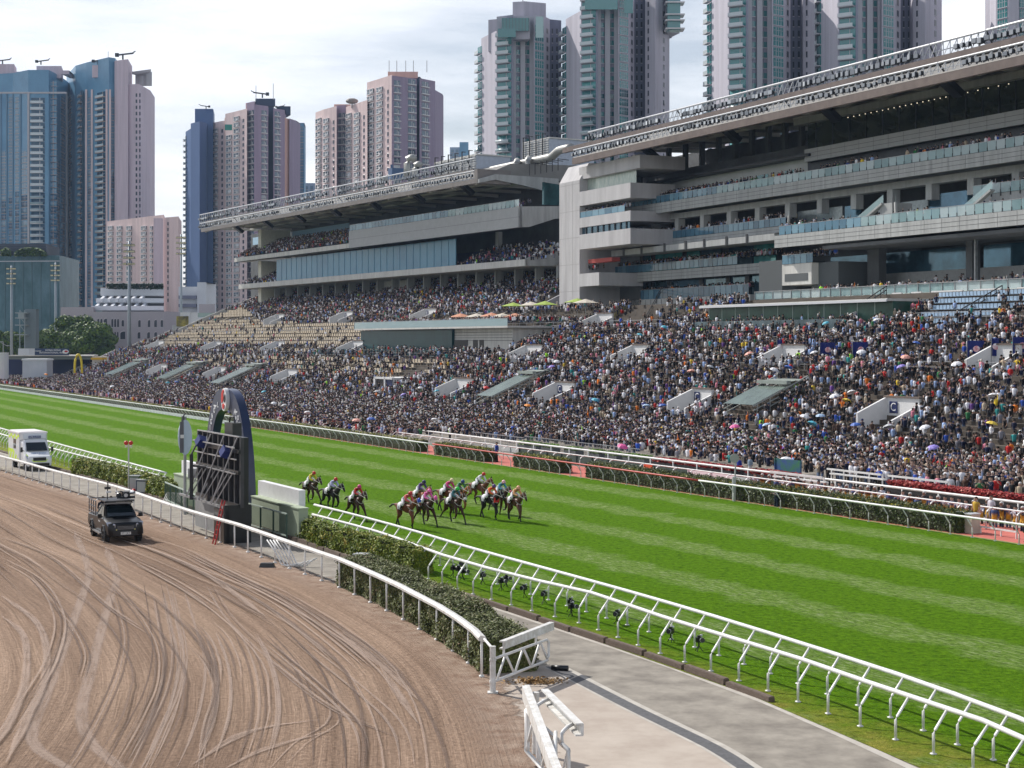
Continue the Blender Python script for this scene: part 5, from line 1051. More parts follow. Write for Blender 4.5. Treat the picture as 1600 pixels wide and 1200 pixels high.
def crowd_mesh(name, places):
    "places: (x, y, z, yaw, template); one mesh for all of them"
    byt = {}
    for q in places: byt.setdefault(q[4], []).append(q)
    AV, AF, AC = [], [], []; base = 0
    for key, L_ in byt.items():
        tv, tf, tcn = (TPL+TPS)[key]; P = np.array([q[:4] for q in L_]); n = len(P); c, s = np.cos(P[:, 3]), np.sin(P[:, 3]); k = rng.uniform(.93, 1.06, n)
        X = (tv[None, :, 0]*c[:, None]-tv[None, :, 1]*s[:, None])*k[:, None]+P[:, 0:1]; Y = (tv[None, :, 0]*s[:, None]+tv[None, :, 1]*c[:, None])*k[:, None]+P[:, 1:2]; Z = tv[None, :, 2]*k[:, None]+P[:, 2:3]
        AV.append(np.stack([X, Y, Z], 2).reshape(-1, 3)); sl = np.array([SLOT[c_] for c_ in tcn])
        cols = np.zeros((n, 4, 3)); cols[:, 1] = np.array([t[1] for t in TOPS])[rng.choice(len(TOPS), n, p=TW)]; cols[:, 0] = np.array(LEGS)[rng.integers(0, len(LEGS), n)]; cols[:, 2] = np.array(SKIN)[rng.integers(0, 4, n)]; cols[:, 3] = np.array(HAIRC)[rng.integers(0, len(HAIRC), n)]
        cols *= rng.uniform(.8, 1.2, (n, 1, 1)); AC.append(cols[:, sl].reshape(-1, 3))
        q4 = [f if len(f) == 4 else f for f in tf]
        for ln in sorted(set(len(f) for f in tf)):
            fa = np.array([f for f in tf if len(f) == ln]); AF.append((ln, (fa[None]+(base+np.arange(n)*len(tv))[:, None, None]).reshape(-1, ln)))
        base += n*len(tv)
    V = np.concatenate(AV).astype(np.float32); C = np.concatenate(AC); me = bpy.data.meshes.new(name); me.vertices.add(len(V)); me.vertices.foreach_set('co', V.ravel())
    li = np.concatenate([f.ravel() for _, f in AF]).astype(np.int32); tot = np.concatenate([np.full(len(f), ln, np.int32) for ln, f in AF]); st = np.concatenate([[0], np.cumsum(tot)[:-1]]).astype(np.int32)
    me.loops.add(len(li)); me.loops.foreach_set('vertex_index', li); me.polygons.add(len(tot)); me.polygons.foreach_set('loop_start', st); me.polygons.foreach_set('loop_total', tot)
    at = me.attributes.new('Col', 'FLOAT_COLOR', 'POINT'); at.data.foreach_set('color', np.concatenate([C, np.ones((len(C), 1))], 1).astype(np.float32).ravel()); me.materials.append(CM)
    me.polygons.foreach_set('use_smooth', [True]*len(tot)); me.update(); return me
stuffp = []; empties = []
FACE = math.atan2(RN.y, RN.x)-math.pi/2           # figures facing -y turned to face the track
rr = random.Random(3)
SPARSE = [p for p, d in EMPTY]
def blocked(s, e):
    for a, b, c, d in BLOCK:
        if a < s < b and c < e < d: return True
    return False
BL = list(BLOCK)
for s, e, flat in slots:
    if blocked(s, e): continue
    D = Dst(s); z = zprof(s, D-e); p = RP(s, D-e, z); x, y = pix(p)
    if x < -30 or x > 1640: continue
    dens = .86 if not flat else .55; y2 = y-6; st = None
    for P_, d_ in EMPTY:
        if inpoly(x, y2, P_): dens = d_; st = d_
    if st is None and not flat and (s % 9.2) < .75: dens *= .35
    if st is None: dens *= .86+.22*math.sin(s*.31+e*.5)*math.sin(s*.13-e*.21)
    if rr.random() < dens:
        stand = rr.random() < .55; t = rr.randrange(6) if stand else 6+rr.randrange(3)
        stuffp.append((p.x+rr.uniform(-.12, .12), p.y+rr.uniform(-.12, .12), z, FACE+rr.uniform(-.5, .7), t))
    elif st is not None and not flat and int(round((e+.41)/.82)) % 2 == 0 and (x > 1180 or int(round(s/.56)) % 2 == 0): empties.append((p, z, x, st))
# seats: those in empty blocks
empties = [q for q in empties if q[3] < .5]
blue = [q for q in empties if q[2] > 1180]; beige = [q for q in empties if q[2] <= 900]
rzs = math.atan2(-RU.y, -RU.x)
def seats(L_, me, cap):
    L_.sort(key=lambda q: q[0].y)
    for p, z, x, _ in L_[:cap]: link('seat', me, terr, p-T0+Vector((0, 0, 0)), rzs)
    if len(L_) > cap:
        mb = MB(); c, s_ = math.cos(rzs), math.sin(rzs); vv = [tuple(v.co) for v in me.vertices]; ff = [tuple(f.vertices) for f in me.polygons]
        for p, z, x, _ in L_[cap:]: q = p-T0; mb.add([(q.x+a*c-b*s_, q.y+a*s_+b*c, q.z+h) for a, b, h in vv], ff)
        o = mb.build('seats', list(me.materials), terr); o['kind'] = 'stuff'
seats(blue, bseat_me, 50); seats(beige, seat_me, 50)
# the flat apron in front of the rake
def front_d(s): return 3.6 if s > 146 else (9.5 if s > 133 else 11.6)
AB = []
s = 44.0
while s < 520:
    D = Dst(s); d = front_d(s); dmax = min(D-38.4, 45) if s < 412 else 33
    sp = .66 if s < 260 else .82
    while d < dmax:
        s_ = s+rr.uniform(-.18, .18); p = RP(s_, d+rr.uniform(-.15, .15), ground_z(s, d)); x, y = pix(p)
        if -25 < x < 1625 and rr.random() < .80 and not (s > 440 and rr.random() < .3): AB.append((p.x, p.y, p.z, FACE+rr.uniform(-.6, .8), rr.randrange(6)))
        d += sp*1.15
    s += sp
# people on the balconies
def row(fr, x0, x1, off, z, dens, rows_=1, dr=.8, dz=0, jit=.1, seat=False):
    a0, a1 = fr.a(x0, off), fr.a(x1, off); n = int(abs(a1-a0)/.55)
    for r_ in range(rows_):
        for k in range(n):
            if rr.random() < dens:
                p = fr.P(a0+(a1-a0)*(k+rr.random())/n, off+dr*r_+rr.uniform(0, jit), z+dz*r_); stuffp.append((p.x, p.y, p.z, math.atan2(fr.n.y, fr.n.x)-math.pi/2+rr.uniform(-.6, .6), 6+rr.randrange(3) if seat else rr.randrange(6)))
row(FR, 980, 1145, 6.5, 31.7, .95, 2, .5, jit=.3); row(FR, 1145, 1262, 6.6, 31.7, .45); row(FR, 1280, 1375, 6.6, 31.7, .95, 1); row(FR, 1415, 1600, 6.6, 31.7, .75, 1)
row(FR, 1030, 1228, 8.5, 26.3, .9, 4, .6, jit=.3); row(FR, 1218, 1300, 4, 24.35, .4, 3); row(FR, 1300, 1600, 4.6, 24.25, .22, 2); row(FR, 1545, 1700, 7, 26.7, .6, 2)
row(FR, 945, 1210, 8.6, 21.5, .85, 4, .6, .06, jit=.3); row(FR, 1225, 1300, 5, 20.5, .9, 3, .7); row(FR, 975, 1172, 9.5, 17.1, .9, 4, .6, .06, jit=.3); row(FR, 907, 978, 2.6, fz(905, 341, 1.6), .7, 2); row(FR, 908, 936, 3, fz(905, 428, 1.5), .8, 2)
row(FR, 1240, 1640, 2.4, 15.62, .33, 5, 1.1, jit=.8); row(FR, 1460, 1600, 10.5, 16.6, .25, 1)
row(FL, 378, 430, 7.0, 24.5, .85, 9, .85, .42, seat=True); row(FL, 714, 868, 7.0, 24.5, .45, 9, .85, .42, seat=True); row(FL, 370, 545, 6.0, 31.3, .92, 10, .85, .42, seat=False); row(FL, 546, 810, 7, 33.6, .6, 4, .9, .42)
for s0, s1, ea, eb, z, dn_ in DECKS:
    for s in np.arange(s0, s1, .8):
        for e in np.arange(eb, ea, 1.1):
            if rr.random() < dn_*.6: p = RP(s, Dst(s)-e, z); stuffp.append((p.x, p.y, z, FACE+rr.uniform(-2, 2), rr.randrange(6)))
# the largest 230 of the apron crowd become people of their own
AB.sort(key=lambda q: q[1]); vis = [q for q in AB if 640 < pix(q)[0] < 1605]
own = []; chosen = set()
for q in vis:
    if len(own) >= 235: break
    own.append(q); chosen.add(id(q))
stuffp += [q for q in AB if id(q) not in chosen]
near = [q for q in stuffp]
o = link('crowd', crowd_mesh('crowd', near)); tag(o, None, None, None, 'stuff'); o['label'] = 'dense crowd of racegoers filling the terrace, apron and balconies'; o['category'] = 'crowd'
print('CROWD', len(near), 'OWN', len(own), 'EMPTY', len(blue), len(beige))
def own_mesh(top, leg, skin, hair, pose, seed, bib=None):
    tv, tf, tcn = person_arrays(1, pose, None, random.Random(seed)); me = bpy.data.meshes.new('person'); me.from_pydata([tuple(v) for v in tv], [], tf)
    cm = {'leg': leg, 'top': top, 'skin': skin, 'hair': hair}; at = me.attributes.new('Col', 'FLOAT_COLOR', 'POINT'); at.data.foreach_set('color', np.array([(*(bib if bib and .7 < v[2] < 1.12 and abs(v[0]) < .2 and c != 'skin' else cm[c]), 1) for c, v in zip(tcn, tv)], dtype=np.float32).ravel()); me.materials.append(CM)
    me.polygons.foreach_set('use_smooth', [True]*len(me.polygons)); me.update(); return me
PW = {'stand': 'standing', 'phone': 'phone raised', 'cheer': 'arm raised'}
cache = {}
names = [t[0] for t in TOPS]
def zone(x): return ('behind the planters' if x < 1010 else 'left of the marker pole' if x < 1150 else 'right of the marker pole' if x < 1350 else 'near the white benches' if x < 1480 else 'behind the red flowers at right')
for i, q in enumerate(own):
    ti = int(rng.choice(len(TOPS), p=TW)); ps = rr.choice(['stand', 'phone', 'stand', 'phone', 'cheer', 'stand']); hc = rr.choice([0, 0, 0, 0, 7, 8, 9]); key = (ti, ps, hc)
    if key not in cache: cache[key] = own_mesh(TOPS[ti][1], LEGS[i % len(LEGS)], SKIN[i % 4], HAIRC[hc], ps, i)
    x, y = pix(q); hw = {0: 'black hair', 7: 'brown hair', 8: 'white cap', 9: 'blue cap'}[hc]
    o = link('person', cache[key], None, q[:3], q[3]); k = rr.uniform(.95, 1.06); o.scale = (k, k, k); lab = f'person in {names[ti]} top, {hw}, {PW[ps]}, {zone(x)}'
    tag(o, lab, 'person', lab.replace('person', 'people', 1))
# photographers and marshals in yellow bibs behind the hooped rail
BIB = (.58, .33, .04); pm = [own_mesh((.5, .52, .6), LEGS[0], SKIN[0], HAIRC[0], 'phone', 50, BIB), own_mesh((.05, .08, .2), LEGS[3], SKIN[1], HAIRC[7], 'stand', 51, BIB), own_mesh((.02, .02, .03), LEGS[1], SKIN[2], HAIRC[8], 'phone', 52, BIB)]
n = 0
for x in list(np.arange(1180, 1618, 11)):
    p = None; s = s_at(x, 0, 0) if False else None
    t_ = (x-800)/F; d = 4.5+rr.uniform(-.3, .9); Y = (RC+d)/(t_*RN.x+RN.y); p = Vector((t_*Y, Y, -.25)); k = rr.randrange(3); o = link('person', pm[k], None, p, FACE+rr.uniform(-.4, .5)); n += 1
    o.scale = (1, 1, rr.uniform(.82, .98)); zx = 'left of the benches' if x < 1330 else 'below the benches' if x < 1470 else 'beside the coral gateway'
    lab = f"person in amber bib, {['black hair, camera raised', 'brown hair, standing', 'white cap, camera raised'][k]}, behind the hooped rail {zx}"; tag(o, lab, 'person', lab.replace('person', 'people', 1))
for x, y, top, leg, lab in [(1155, 748, (.02, .04, .30), (.72, .72, .72), 'person in a blue top and white trousers beside the course marker pole'), (1172, 748, (.25, .32, .40), (.70, .70, .70), 'person in a grey blue top and white trousers right of the marker pole'), (776, 722, (.02, .05, .28), (.01, .01, .01), 'person in blue standing in the left coral opening behind the red rail'), (1161, 700, (.42, .8, .03), (.02, .02, .02), 'steward in a lime green vest beside the pink umbrella'),
      (1525, 826, (.55, .36, .05), (.02, .02, .02), 'person in amber bib and black trousers standing full height in the coral gateway'), (1549, 822, (.62, .62, .68), (.3, .27, .25), 'person in a white top walking through the coral gateway'), (1213, 792, (.02, .03, .05), (.02, .03, .05), 'person in a white cap crouching against the dark hedge beneath the far rail'), (703, 690, (.40, .8, .03), (.02, .02, .02), 'steward in a lime vest at the end of the yellow topped hedge'),
      (1595, 485, (.02, .02, .025), (.02, .02, .02), 'person in dark clothes standing alone at the right edge high on the terrace'), (1243, 622, (.4, .8, .03), (.02, .03, .05), 'steward in a lime vest near the bottom of the sunken glass stair')]:
    p = hit(x, y, 0) if y < 730 else G(x, y); crouch = 'crouching' in lab; o = link('person', own_mesh(top, leg, SKIN[1], (.6, .6, .6) if crouch else HAIRC[0], 'phone' if crouch else 'stand', int(x)), None, p, FACE); tag(o, lab, 'person')
    if crouch: o.scale = (1, 1, .62)
    if y > 730 or True: pass
# umbrellas
um = {}
UC = {'pink': (.70, .10, .32), 'cyan': (.08, .42, .55), 'blue': (.04, .12, .45), 'black': (.01, .01, .012), 'white': (.72, .72, .75), 'orange': (.85, .28, .03), 'pale blue': (.35, .50, .70), 'red': (.6, .03, .03), 'purple': (.28, .22, .62), 'salmon': (.80, .38, .30), 'silver': (.45, .47, .5), 'yellow': (.75, .55, .06)}
def umb_meshes(c):
    mb = MB(); n = 8; R_ = .52; rings = [(0.02, .22), (.25, .19), (.42, .10), (R_, -.02)]; V = []
    for r, z in rings:
        for k in range(n*2): a = math.pi*k/n; q = r*(1 if k % 2 == 0 else .96); V.append((q*math.cos(a), q*math.sin(a), z-(.025 if k % 2 and r > .4 else 0)))
    m = n*2; mb.add(V, [(i*m+k, i*m+(k+1) % m, (i+1)*m+(k+1) % m, (i+1)*m+k) for i in range(3) for k in range(m)]); return mb.mesh('canopy', mat('umbrella_'+c.replace(' ', '_'), UC[c], .6, var=.06))
sh = MB(); sh.tube([(0, 0, -.65), (0, 0, .27)], .012, 6); shm = sh.mesh('shaft', STEEL)
UL = [(1148, 667, 'pink', 'pink umbrella above the middle of the near crowd, beside a lime vest'), (1270, 662, 'cyan', 'bright cyan umbrella in the near crowd right of the middle'), (1197, 664, 'pale blue', 'pale blue umbrella between the pink and the cyan ones'), (1337, 664, 'blue', 'dark blue umbrella right of the cyan one'), (1258, 651, 'white', 'white umbrella just left above the cyan one'), (1282, 650, 'pale blue', 'pale umbrella touching the white one above the cyan umbrella'),
 (825, 634, 'orange', 'orange umbrella in the crowd above the leading horses'), (1388, 667, 'silver', 'silver grey umbrella right of the dark blue one'), (1445, 668, 'white', 'whitish umbrella below the right C opening'), (1550, 662, 'yellow', 'yellow and blue umbrella near the right edge'), (1323, 626, 'yellow', 'yellow umbrella left of the right C opening'), (1304, 619, 'white', 'white umbrella left above the right C opening'), (1330, 613, 'white', 'white umbrella beside the right stairwell railing'), (1457, 700, 'purple', 'lilac umbrella by the tall grey railing on the right'),
 (1230, 719, 'white', 'white umbrella above the hooped rail right of the marker pole'), (973, 698, 'pink', 'magenta umbrella in the front row above the red rail'), (557, 657, 'salmon', 'salmon pink umbrella in the front row right of the arch'), (428, 630, 'white', 'white umbrella high right of the arch'), (444, 634, 'silver', 'cream umbrella beside the white one right of the arch'), (480, 645, 'white', 'white umbrella between the arch and the salmon umbrella'), (580, 655, 'blue', 'navy umbrella beside the salmon one'),
 (679, 656, 'white', 'white umbrella above the red sleeve of the far rail'), (412, 612, 'cyan', 'turquoise umbrella just right of the arch top'), (233, 597, 'pale blue', 'pale blue umbrella in the far left crowd'), (262, 598, 'cyan', 'cyan umbrella in the far left crowd right of the pale blue one'), (276, 597, 'blue', 'blue umbrella left of the arch in the far crowd'), (175, 604, 'white', 'white umbrella at the front of the far left crowd'), (72, 585, 'orange', 'orange umbrella in the crowd at the far left'), (82, 569, 'purple', 'purple parasol right of the white tent at the far left'), (55, 580, 'white', 'white umbrella in front of the white tent at the far left'),
 (1232, 574, 'blue', 'blue umbrella above the sunken stair'), (1210, 578, 'white', 'white umbrella at the head of the sunken stair'), (1218, 584, 'black', 'black umbrella at the head of the sunken stair'), (1132, 576, 'black', 'black umbrella left of the sunken stair head'), (1170, 553, 'salmon', 'pale pink umbrella in the upper crowd left of the stair opening'), (1110, 573, 'silver', 'grey umbrella in the crowd left of the black one'), (1080, 580, 'salmon', 'salmon umbrella above the middle C opening'), (1000, 523, 'cyan', 'turquoise umbrella in the upper crowd left of the grey glass screen'), (1038, 511, 'cyan', 'small cyan umbrella high in the crowd left of the green pavilion'),
 (1346, 550, 'white', 'white umbrella below the pair of navy banners'), (1272, 551, 'white', 'white umbrella under the left navy banner'), (1370, 500, 'white', 'white umbrella near the top right of the crowd'), (1330, 503, 'silver', 'grey umbrella at the right end of the grey glass screen'), (1290, 505, 'cyan', 'pale teal umbrella at the right end of the green pavilion'), (1432, 536, 'blue', 'blue umbrella below the empty blue seats'), (1415, 558, 'salmon', 'pale pink umbrella in the upper right crowd'), (1408, 573, 'purple', 'purple umbrella above the right C opening'), (1495, 569, 'white', 'white umbrella in the upper right crowd'), (1552, 618, 'white', 'white umbrella at the right among red tops'),
 (760, 606, 'red', 'red umbrella beside the left sunken stair'), (930, 625, 'cyan', 'teal umbrella left of the middle C opening'), (1010, 634, 'pale blue', 'light blue umbrella below the middle C opening'), (1035, 634, 'blue', 'navy umbrella right of the light blue one below the C opening'), (870, 565, 'white', 'white umbrella at the head of the left sunken stair'), (862, 573, 'purple', 'lilac umbrella right of the left sunken stair'), (590, 612, 'silver', 'grey umbrella below the dark framed entrance'), (657, 606, 'white', 'white umbrella right of the dark framed entrance'), (682, 611, 'cyan', 'aqua umbrella right of the dark framed entrance'), (758, 627, 'black', 'black umbrella in the middle crowd'), (630, 617, 'purple', 'violet umbrella below the dark framed entrance')]
# red flower boxes, planters, green boards
FL_R = leaf_mat('red_flowers', (.12, .01, .01), (.42, .03, .03), (.55, .2, .16)); PL_G = leaf_mat('planter_leaves', (.05, .10, .01), (.14, .26, .03), (.3, .42, .10))
def bed(label, s0, s1, d0, d1, z, n, lm, size=.13, name='flower_bed', cat='flower bed', box=DARK):
    O = RP((s0+s1)/2, (d0+d1)/2); mb = MB()
    V = [RP(s, d, z_)-O for z_ in (0, z) for s, d in ((s0, d0), (s1, d0), (s1, d1), (s0, d1))]; mb.add(V, [(0, 1, 2, 3), (7, 6, 5, 4), (4, 5, 1, 0), (5, 6, 2, 1), (6, 7, 3, 2), (7, 4, 0, 3)]); o = mb.build(name, box, None, False, O); tag(o, label, cat)
    s_ = rng.uniform(s0, s1, n); d_ = rng.uniform(d0, d1, n); zz = z+rng.uniform(0, .3, n); V = np.stack([RU.x*s_+RN.x*(RC+d_)-O.x, RU.y*s_+RN.y*(RC+d_)-O.y, zz], 1); l_ = link('flowers' if 'flower' in name else 'leaves', quads_mesh('blooms', leaves(V, np.tile([0, -.3, 1.], (n, 1)), size), [lm]), o); l_['kind'] = 'stuff'
sx_ = lambda x, d: (lambda Y: (x-800)/F*Y*RU.x+Y*RU.y)((RC+d)/((x-800)/F*RN.x+RN.y))
bed('long box of red flowers behind the thick white rail, left of the marker pole', sx_(1150, 8.5), sx_(1025, 8.5), 8.1, 9.3, .75, 5000, FL_R); bed('box of red flowers behind the thick white rail, right of the marker pole', sx_(1240, 8.5), sx_(1170, 8.5), 8.1, 9.3, .75, 2600, FL_R)
bed('box of red and pink flowers at the far right below the white benches', sx_(1640, 7), sx_(1372, 7), 7.6, 8.6, 1.15, 8000, FL_R)
for i, x in enumerate((836, 862, 898, 935, 962, 990, 1006, 755+70)): bed(['bushy green planter in a row behind the thick white rail, %s' % w for w in ('second from the left', 'third from the left', 'fourth from the left', 'fourth from the right', 'third from the right', 'second from the right', 'rightmost', 'leftmost')][i], sx_(x+9, 9.5), sx_(x-9, 9.5), 9.0, 9.8, .7, 900, PL_G, .12, 'planter', 'planter', CONC_D)
def board(label, x0, x1, d, h, m):
    s0, s1 = sx_(x1, d), sx_(x0, d); O = RP((s0+s1)/2, d, h/2); mb = MB(); mb.box((0, 0, 0), (s1-s0, .06, h-.1)); n = int((s1-s0)/2.4)
    for k in range(n+1): mb.box(((s1-s0)*(k/max(n, 1)-.5), .06, -.02), (.06, .08, h))
    o = mb.build('perimeter_board', m, None, False, O, math.atan2(RU.y, RU.x)); tag(o, label, 'board')
GB = mat('green_board', (.03, .07, .06), .6, var=.1)
board('long dark green perimeter board left of the orange panel', 812, 1004, 5.6, .95, GB); board('short orange panel in the green perimeter boards', 1006, 1020, 5.6, .95, mat('orange_panel', (.62, .08, .02), .6)); board('dark green perimeter board between the orange panel and the white boards', 1022, 1074, 5.6, .95, GB)
board('white perimeter board beside the course marker pole', 1076, 1148, 5.6, .95, mat('board_white_clean', (.70, .66, .70), .6)); board('dark green perimeter board right of the marker pole', 1176, 1215, 5.6, .95, GB); board('green, blue and white bunting board hanging on the front fence', 1212, 1252, 9.6, 1.9, mat('bunting_green', (.02, .16, .05), .7, col2=(.02, .04, .30), vs=.9)); board('pale board behind the thick white rail in front of the planters', 760, 1180, 7.9, .5, mat('board_grey', (.45, .47, .47), .7))
# white benches on the apron and the crowd barriers
bn = MB(); bn.box((0, 0, .62), (5.5, .32, .09)); bn.box((0, .35, .95), (5.5, .08, .12)); [bn.bar((x, .1, 0), (x, .1, .95), .07, .07) for x in (-2.6, -1.3, 0, 1.3, 2.6)]; bnm = bn.mesh('bench', WHITE)
for i, (x, y) in enumerate([(1440, 770), (1340, 757), (1455, 752), (1530, 765), (1380, 737), (1470, 733), (1560, 742), (1250, 762)]):
    p = G(x, y+14); o = link('bench', bnm, None, p+Vector((0, 0, .5)), math.atan2(RU.y, RU.x)); tag(o, 'long white slatted bench among the front crowd, '+['lower left of the group', 'left of the group, above the amber bibs', 'in the middle of the group', 'right of the middle', 'upper left of the group', 'upper middle of the group', 'upper right of the group', 'alone at the far left of the group'][i], 'bench')
def barrier(label, px0, px1, h=1.15, lift=0):
    a, b = px0, px1; O = a.copy(); mb = MB(); n = max(4, int((b-a).length/.35))
    for k in range(n+1): q = a.lerp(b, k/n)-O; mb.bar(q, q+Vector((0, 0, h)), .03, .03)
    for z in (h, .12): mb.bar(a-O+Vector((0, 0, z)), b-O+Vector((0, 0, z)), .055, .055)
    o = mb.build('crowd_barrier', mat('barrier_grey', (.36, .37, .40), .45, .4), None, False, O); tag(o, label, 'barrier')
barrier('grey barred crowd barrier in front of the crowd left of the planters', RP(sx_(735, 9), 9.2), RP(sx_(815, 9), 9.2), 1.3); barrier('grey barred crowd barrier behind the planters', RP(sx_(820, 10.4), 10.4), RP(sx_(1000, 10.4), 10.4), 1.3)
barrier('tall grey barrier crossing the crowd on the right', G(1352, 722)+Vector((0, 0, .6)), G(1448, 712)+Vector((0, 0, .6)), 1.4); barrier('sloping grey green barrier right of the tall grey one', G(1448, 712)+Vector((0, 0, .6)), G(1600, 738)+Vector((0, 0, .6)), 1.2)
for i, (x, y, c, lab) in enumerate(UL):
    if c not in um: um[c] = umb_meshes(c)
    p = hit(x, y+9, 1.2); z = CH+(HY-y)*p.y/F; t = thing('umbrella', lab, 'umbrella', (p.x, p.y, z), rr.uniform(0, 3)); t.rotation_euler = (rr.uniform(-.35, .35), rr.uniform(-.35, .35), rr.uniform(0, 3)); link('canopy', um[c], t); link('shaft', shm, t)
    k = 1.9 if 'parasol' in lab else rr.uniform(.8, 1.0); t.scale = (k, k, k)
# parasols on the roof decks, green and orange
def parasol(x, y, c, lab):
    p = hit(x, y+6, 2.5); z = CH+(HY-y)*p.y/F; t = thing('parasol', lab, 'parasol', (p.x, p.y, z-2.4)); mb = MB(); mb.tube([(0, 0, 0), (0, 0, 2.4)], .04, 6); mb.build('pole', STEEL, t)
    mb = MB(); V = [(0, 0, 3.0)]+[(2.1*math.cos(k*math.pi/4), 2.1*math.sin(k*math.pi/4), 2.35) for k in range(8)]; mb.add(V, [(0, 1+k, 1+(k+1) % 8) for k in range(8)]+[tuple(range(8, 0, -1))]); mb.build('canopy', mat('parasol_'+c, {'lime': (.30, .42, .06), 'cream': (.55, .50, .42), 'orange': (.55, .24, .14), 'green': (.02, .35, .15)}[c], .7), t)
for x, y, c, lab in [(802, 478, 'lime', 'lime green parasol left of the three on the upper roof deck'), (830, 477, 'cream', 'cream parasol between two lime ones on the upper deck'), (852, 476, 'lime', 'lime green parasol in the middle of the upper deck'), (902, 472, 'lime', 'lime green parasol at the right by the grey wall'), (915, 473, 'cream', 'cream parasol at the right by the grey wall'), (745, 495, 'cream', 'cream parasol at the left of the pavilion roof'), (768, 494, 'orange', 'orange parasol on the pavilion roof'), (785, 495, 'cream', 'cream parasol right of the orange one on the pavilion roof'), (805, 495, 'orange', 'small orange parasol at the right end of the pavilion roof'), (720, 495, 'orange', 'orange parasol farthest left on the pavilion roof')]: parasol(x, y, c, lab)
# ================================================================== FINISH ARCH, TOTE BOARD FRAME, NEAR OBJECTS
NAVY_P = mat('arch_navy', (.012, .022, .07), .35, var=.1, coat=.3); SILV = mat('arch_lettering', (.70, .72, .74), .4)
OA = RP(89.55, -31.0); ar = thing('finish_arch', 'tall navy pointed arch beside the turf with a red and white emblem on top', 'arch', OA)
UL_ = -RU                                                # screen-right direction of the arch face
MA = Matrix(((UL_.x, 0, RN.x, 0), (UL_.y, 0, RN.y, 0), (0, 1, 0, 0), (0, 0, 0, 1)))     # x: right, y: up, z: away
ow = lambda z: 4.3*max(0, 1-(z/7.35)**2)**.36; iw = lambda z: 3.3*max(0, 1-(z/6.15)**2)**.34
zs = [7.35*math.sin(i/16*math.pi/2) for i in range(17)]; zi_ = [6.15*math.sin(i/16*math.pi/2) for i in range(17)]
V = []; Fc = []
for sg in (-1, 1):
    for zc in (0, .48):
        V += [MA@Vector((sg*ow(z), z, zc)) for z in zs]+[MA@Vector((sg*iw(z), z, zc)) for z in zi_]
    b = 0 if sg == -1 else 68
    for i in range(16):
        Fc += [(b+i, b+i+1, b+17+i+1, b+17+i), (b+34+i, b+51+i, b+51+i+1, b+34+i+1), (b+i, b+34+i, b+34+i+1, b+i+1), (b+17+i, b+17+i+1, b+51+i+1, b+51+i)]
mb = MB().add(V, Fc); bo = mb.build('arch_frame', NAVY_P, ar); bm = bmesh.new(); bm.from_mesh(bo.data); bmesh.ops.remove_doubles(bm, verts=bm.verts, dist=.002); bmesh.ops.recalc_face_normals(bm, faces=bm.faces); bm.to_mesh(bo.data); bm.free(); smooth_by(bo.data, 40)
mb = MB(); n = 28; c = Vector((.4, 6.72, -.2)); V = [MA@(c+Vector((.5*math.cos(2*math.pi*k/n), .66*math.sin(2*math.pi*k/n), z))) for z in (0, .2) for k in range(n)]
mb.add(V, [tuple(range(n)), tuple(range(2*n-1, n-1, -1))]+[(k, n+k, n+(k+1) % n, (k+1) % n) for k in range(n)]); em = mb.build('emblem', mat('emblem_white', (.78, .78, .78), .4), ar)
mb = MB(); P = [(-.5, .05), (-.42, .36), (-.1, .58), (.12, .52), (-.05, .30), (.02, .05), (-.16, -.1), (-.38, -.22)]; mb.prism(P, -.24, -.203, 0, MA@Matrix.Translation((.4, 6.72, 0))@Matrix.Scale(.8, 4, (1, 0, 0))); mb.prism([(.12, .1), (.4, .32), (.48, .0), (.3, -.16), (.16, -.08)], -.24, -.203, 1, MA@Matrix.Translation((.4, 6.72, 0))@Matrix.Scale(.8, 4, (1, 0, 0)))
mb.prism([(-.28, -.3), (.0, -.22), (.26, -.3), (.16, -.52), (-.16, -.52)], -.24, -.203, 0, MA@Matrix.Translation((.4, 6.72, 0))@Matrix.Scale(.8, 4, (1, 0, 0))); mb.build('emblem_mark', [mat('emblem_red', (.60, .04, .03), .5), mat('emblem_dark', (.02, .02, .03), .5)], em)
for sg, tx in ((-1, 'LONGINES'), (1, 'HONG KONG'), (1.25, 'INTERNATIONAL RACES')):
    # letters climb the legs one by one, following the curve
    s_ = 1 if sg > 0 else -1; inner_ = abs(sg) > 1; z0, z1 = (3.9, 6.35) if sg < 0 else (3.3, 6.1) if not inner_ else (1.3, 6.0); mb = MB(); k = len(tx)
    for i, ch in enumerate(tx):
        if ch == ' ': continue
        z = z1-(z1-z0)*i/(k-1) if sg < 0 else z1-(z1-z0)*i/(k-1); m = (ow(z)+iw(z))/2*.5+(ow(z)*.5 if False else 0); xm = s_*((ow(z)+iw(z))/2+(.20 if not inner_ and sg > 0 else -.2 if inner_ else 0))
        me = text_mesh(ch, .42 if sg < 0 else .34 if not inner_ else .28, SILV, .01, 1, .012); A = MA@Matrix.Translation((xm, z, -.02)); b = len(mb.v)
        for v in me.vertices: q = A@Vector((v.co.x, v.co.y, -v.co.z)); mb.v.append(tuple(q))
        mb.f += [tuple(b+j for j in f.vertices) for f in me.polygons]; mb.m += [0]*len(me.polygons)
    mb.build('lettering', SILV, ar)
mb = MB()
for sg in (-1, 1): mb.prism([(-.42, .12), (.42, .12), (.38, 0), (.1, -.04), (.07, -.2), (-.07, -.2), (-.1, -.04), (-.38, 0)], -.03, -.004, 0, MA@Matrix.Translation((sg*2.0+.1, 6.25 if sg < 0 else 6.05, 0))@Matrix.Scale(.7, 4))
mb.build('winged_mark', SILV, ar)

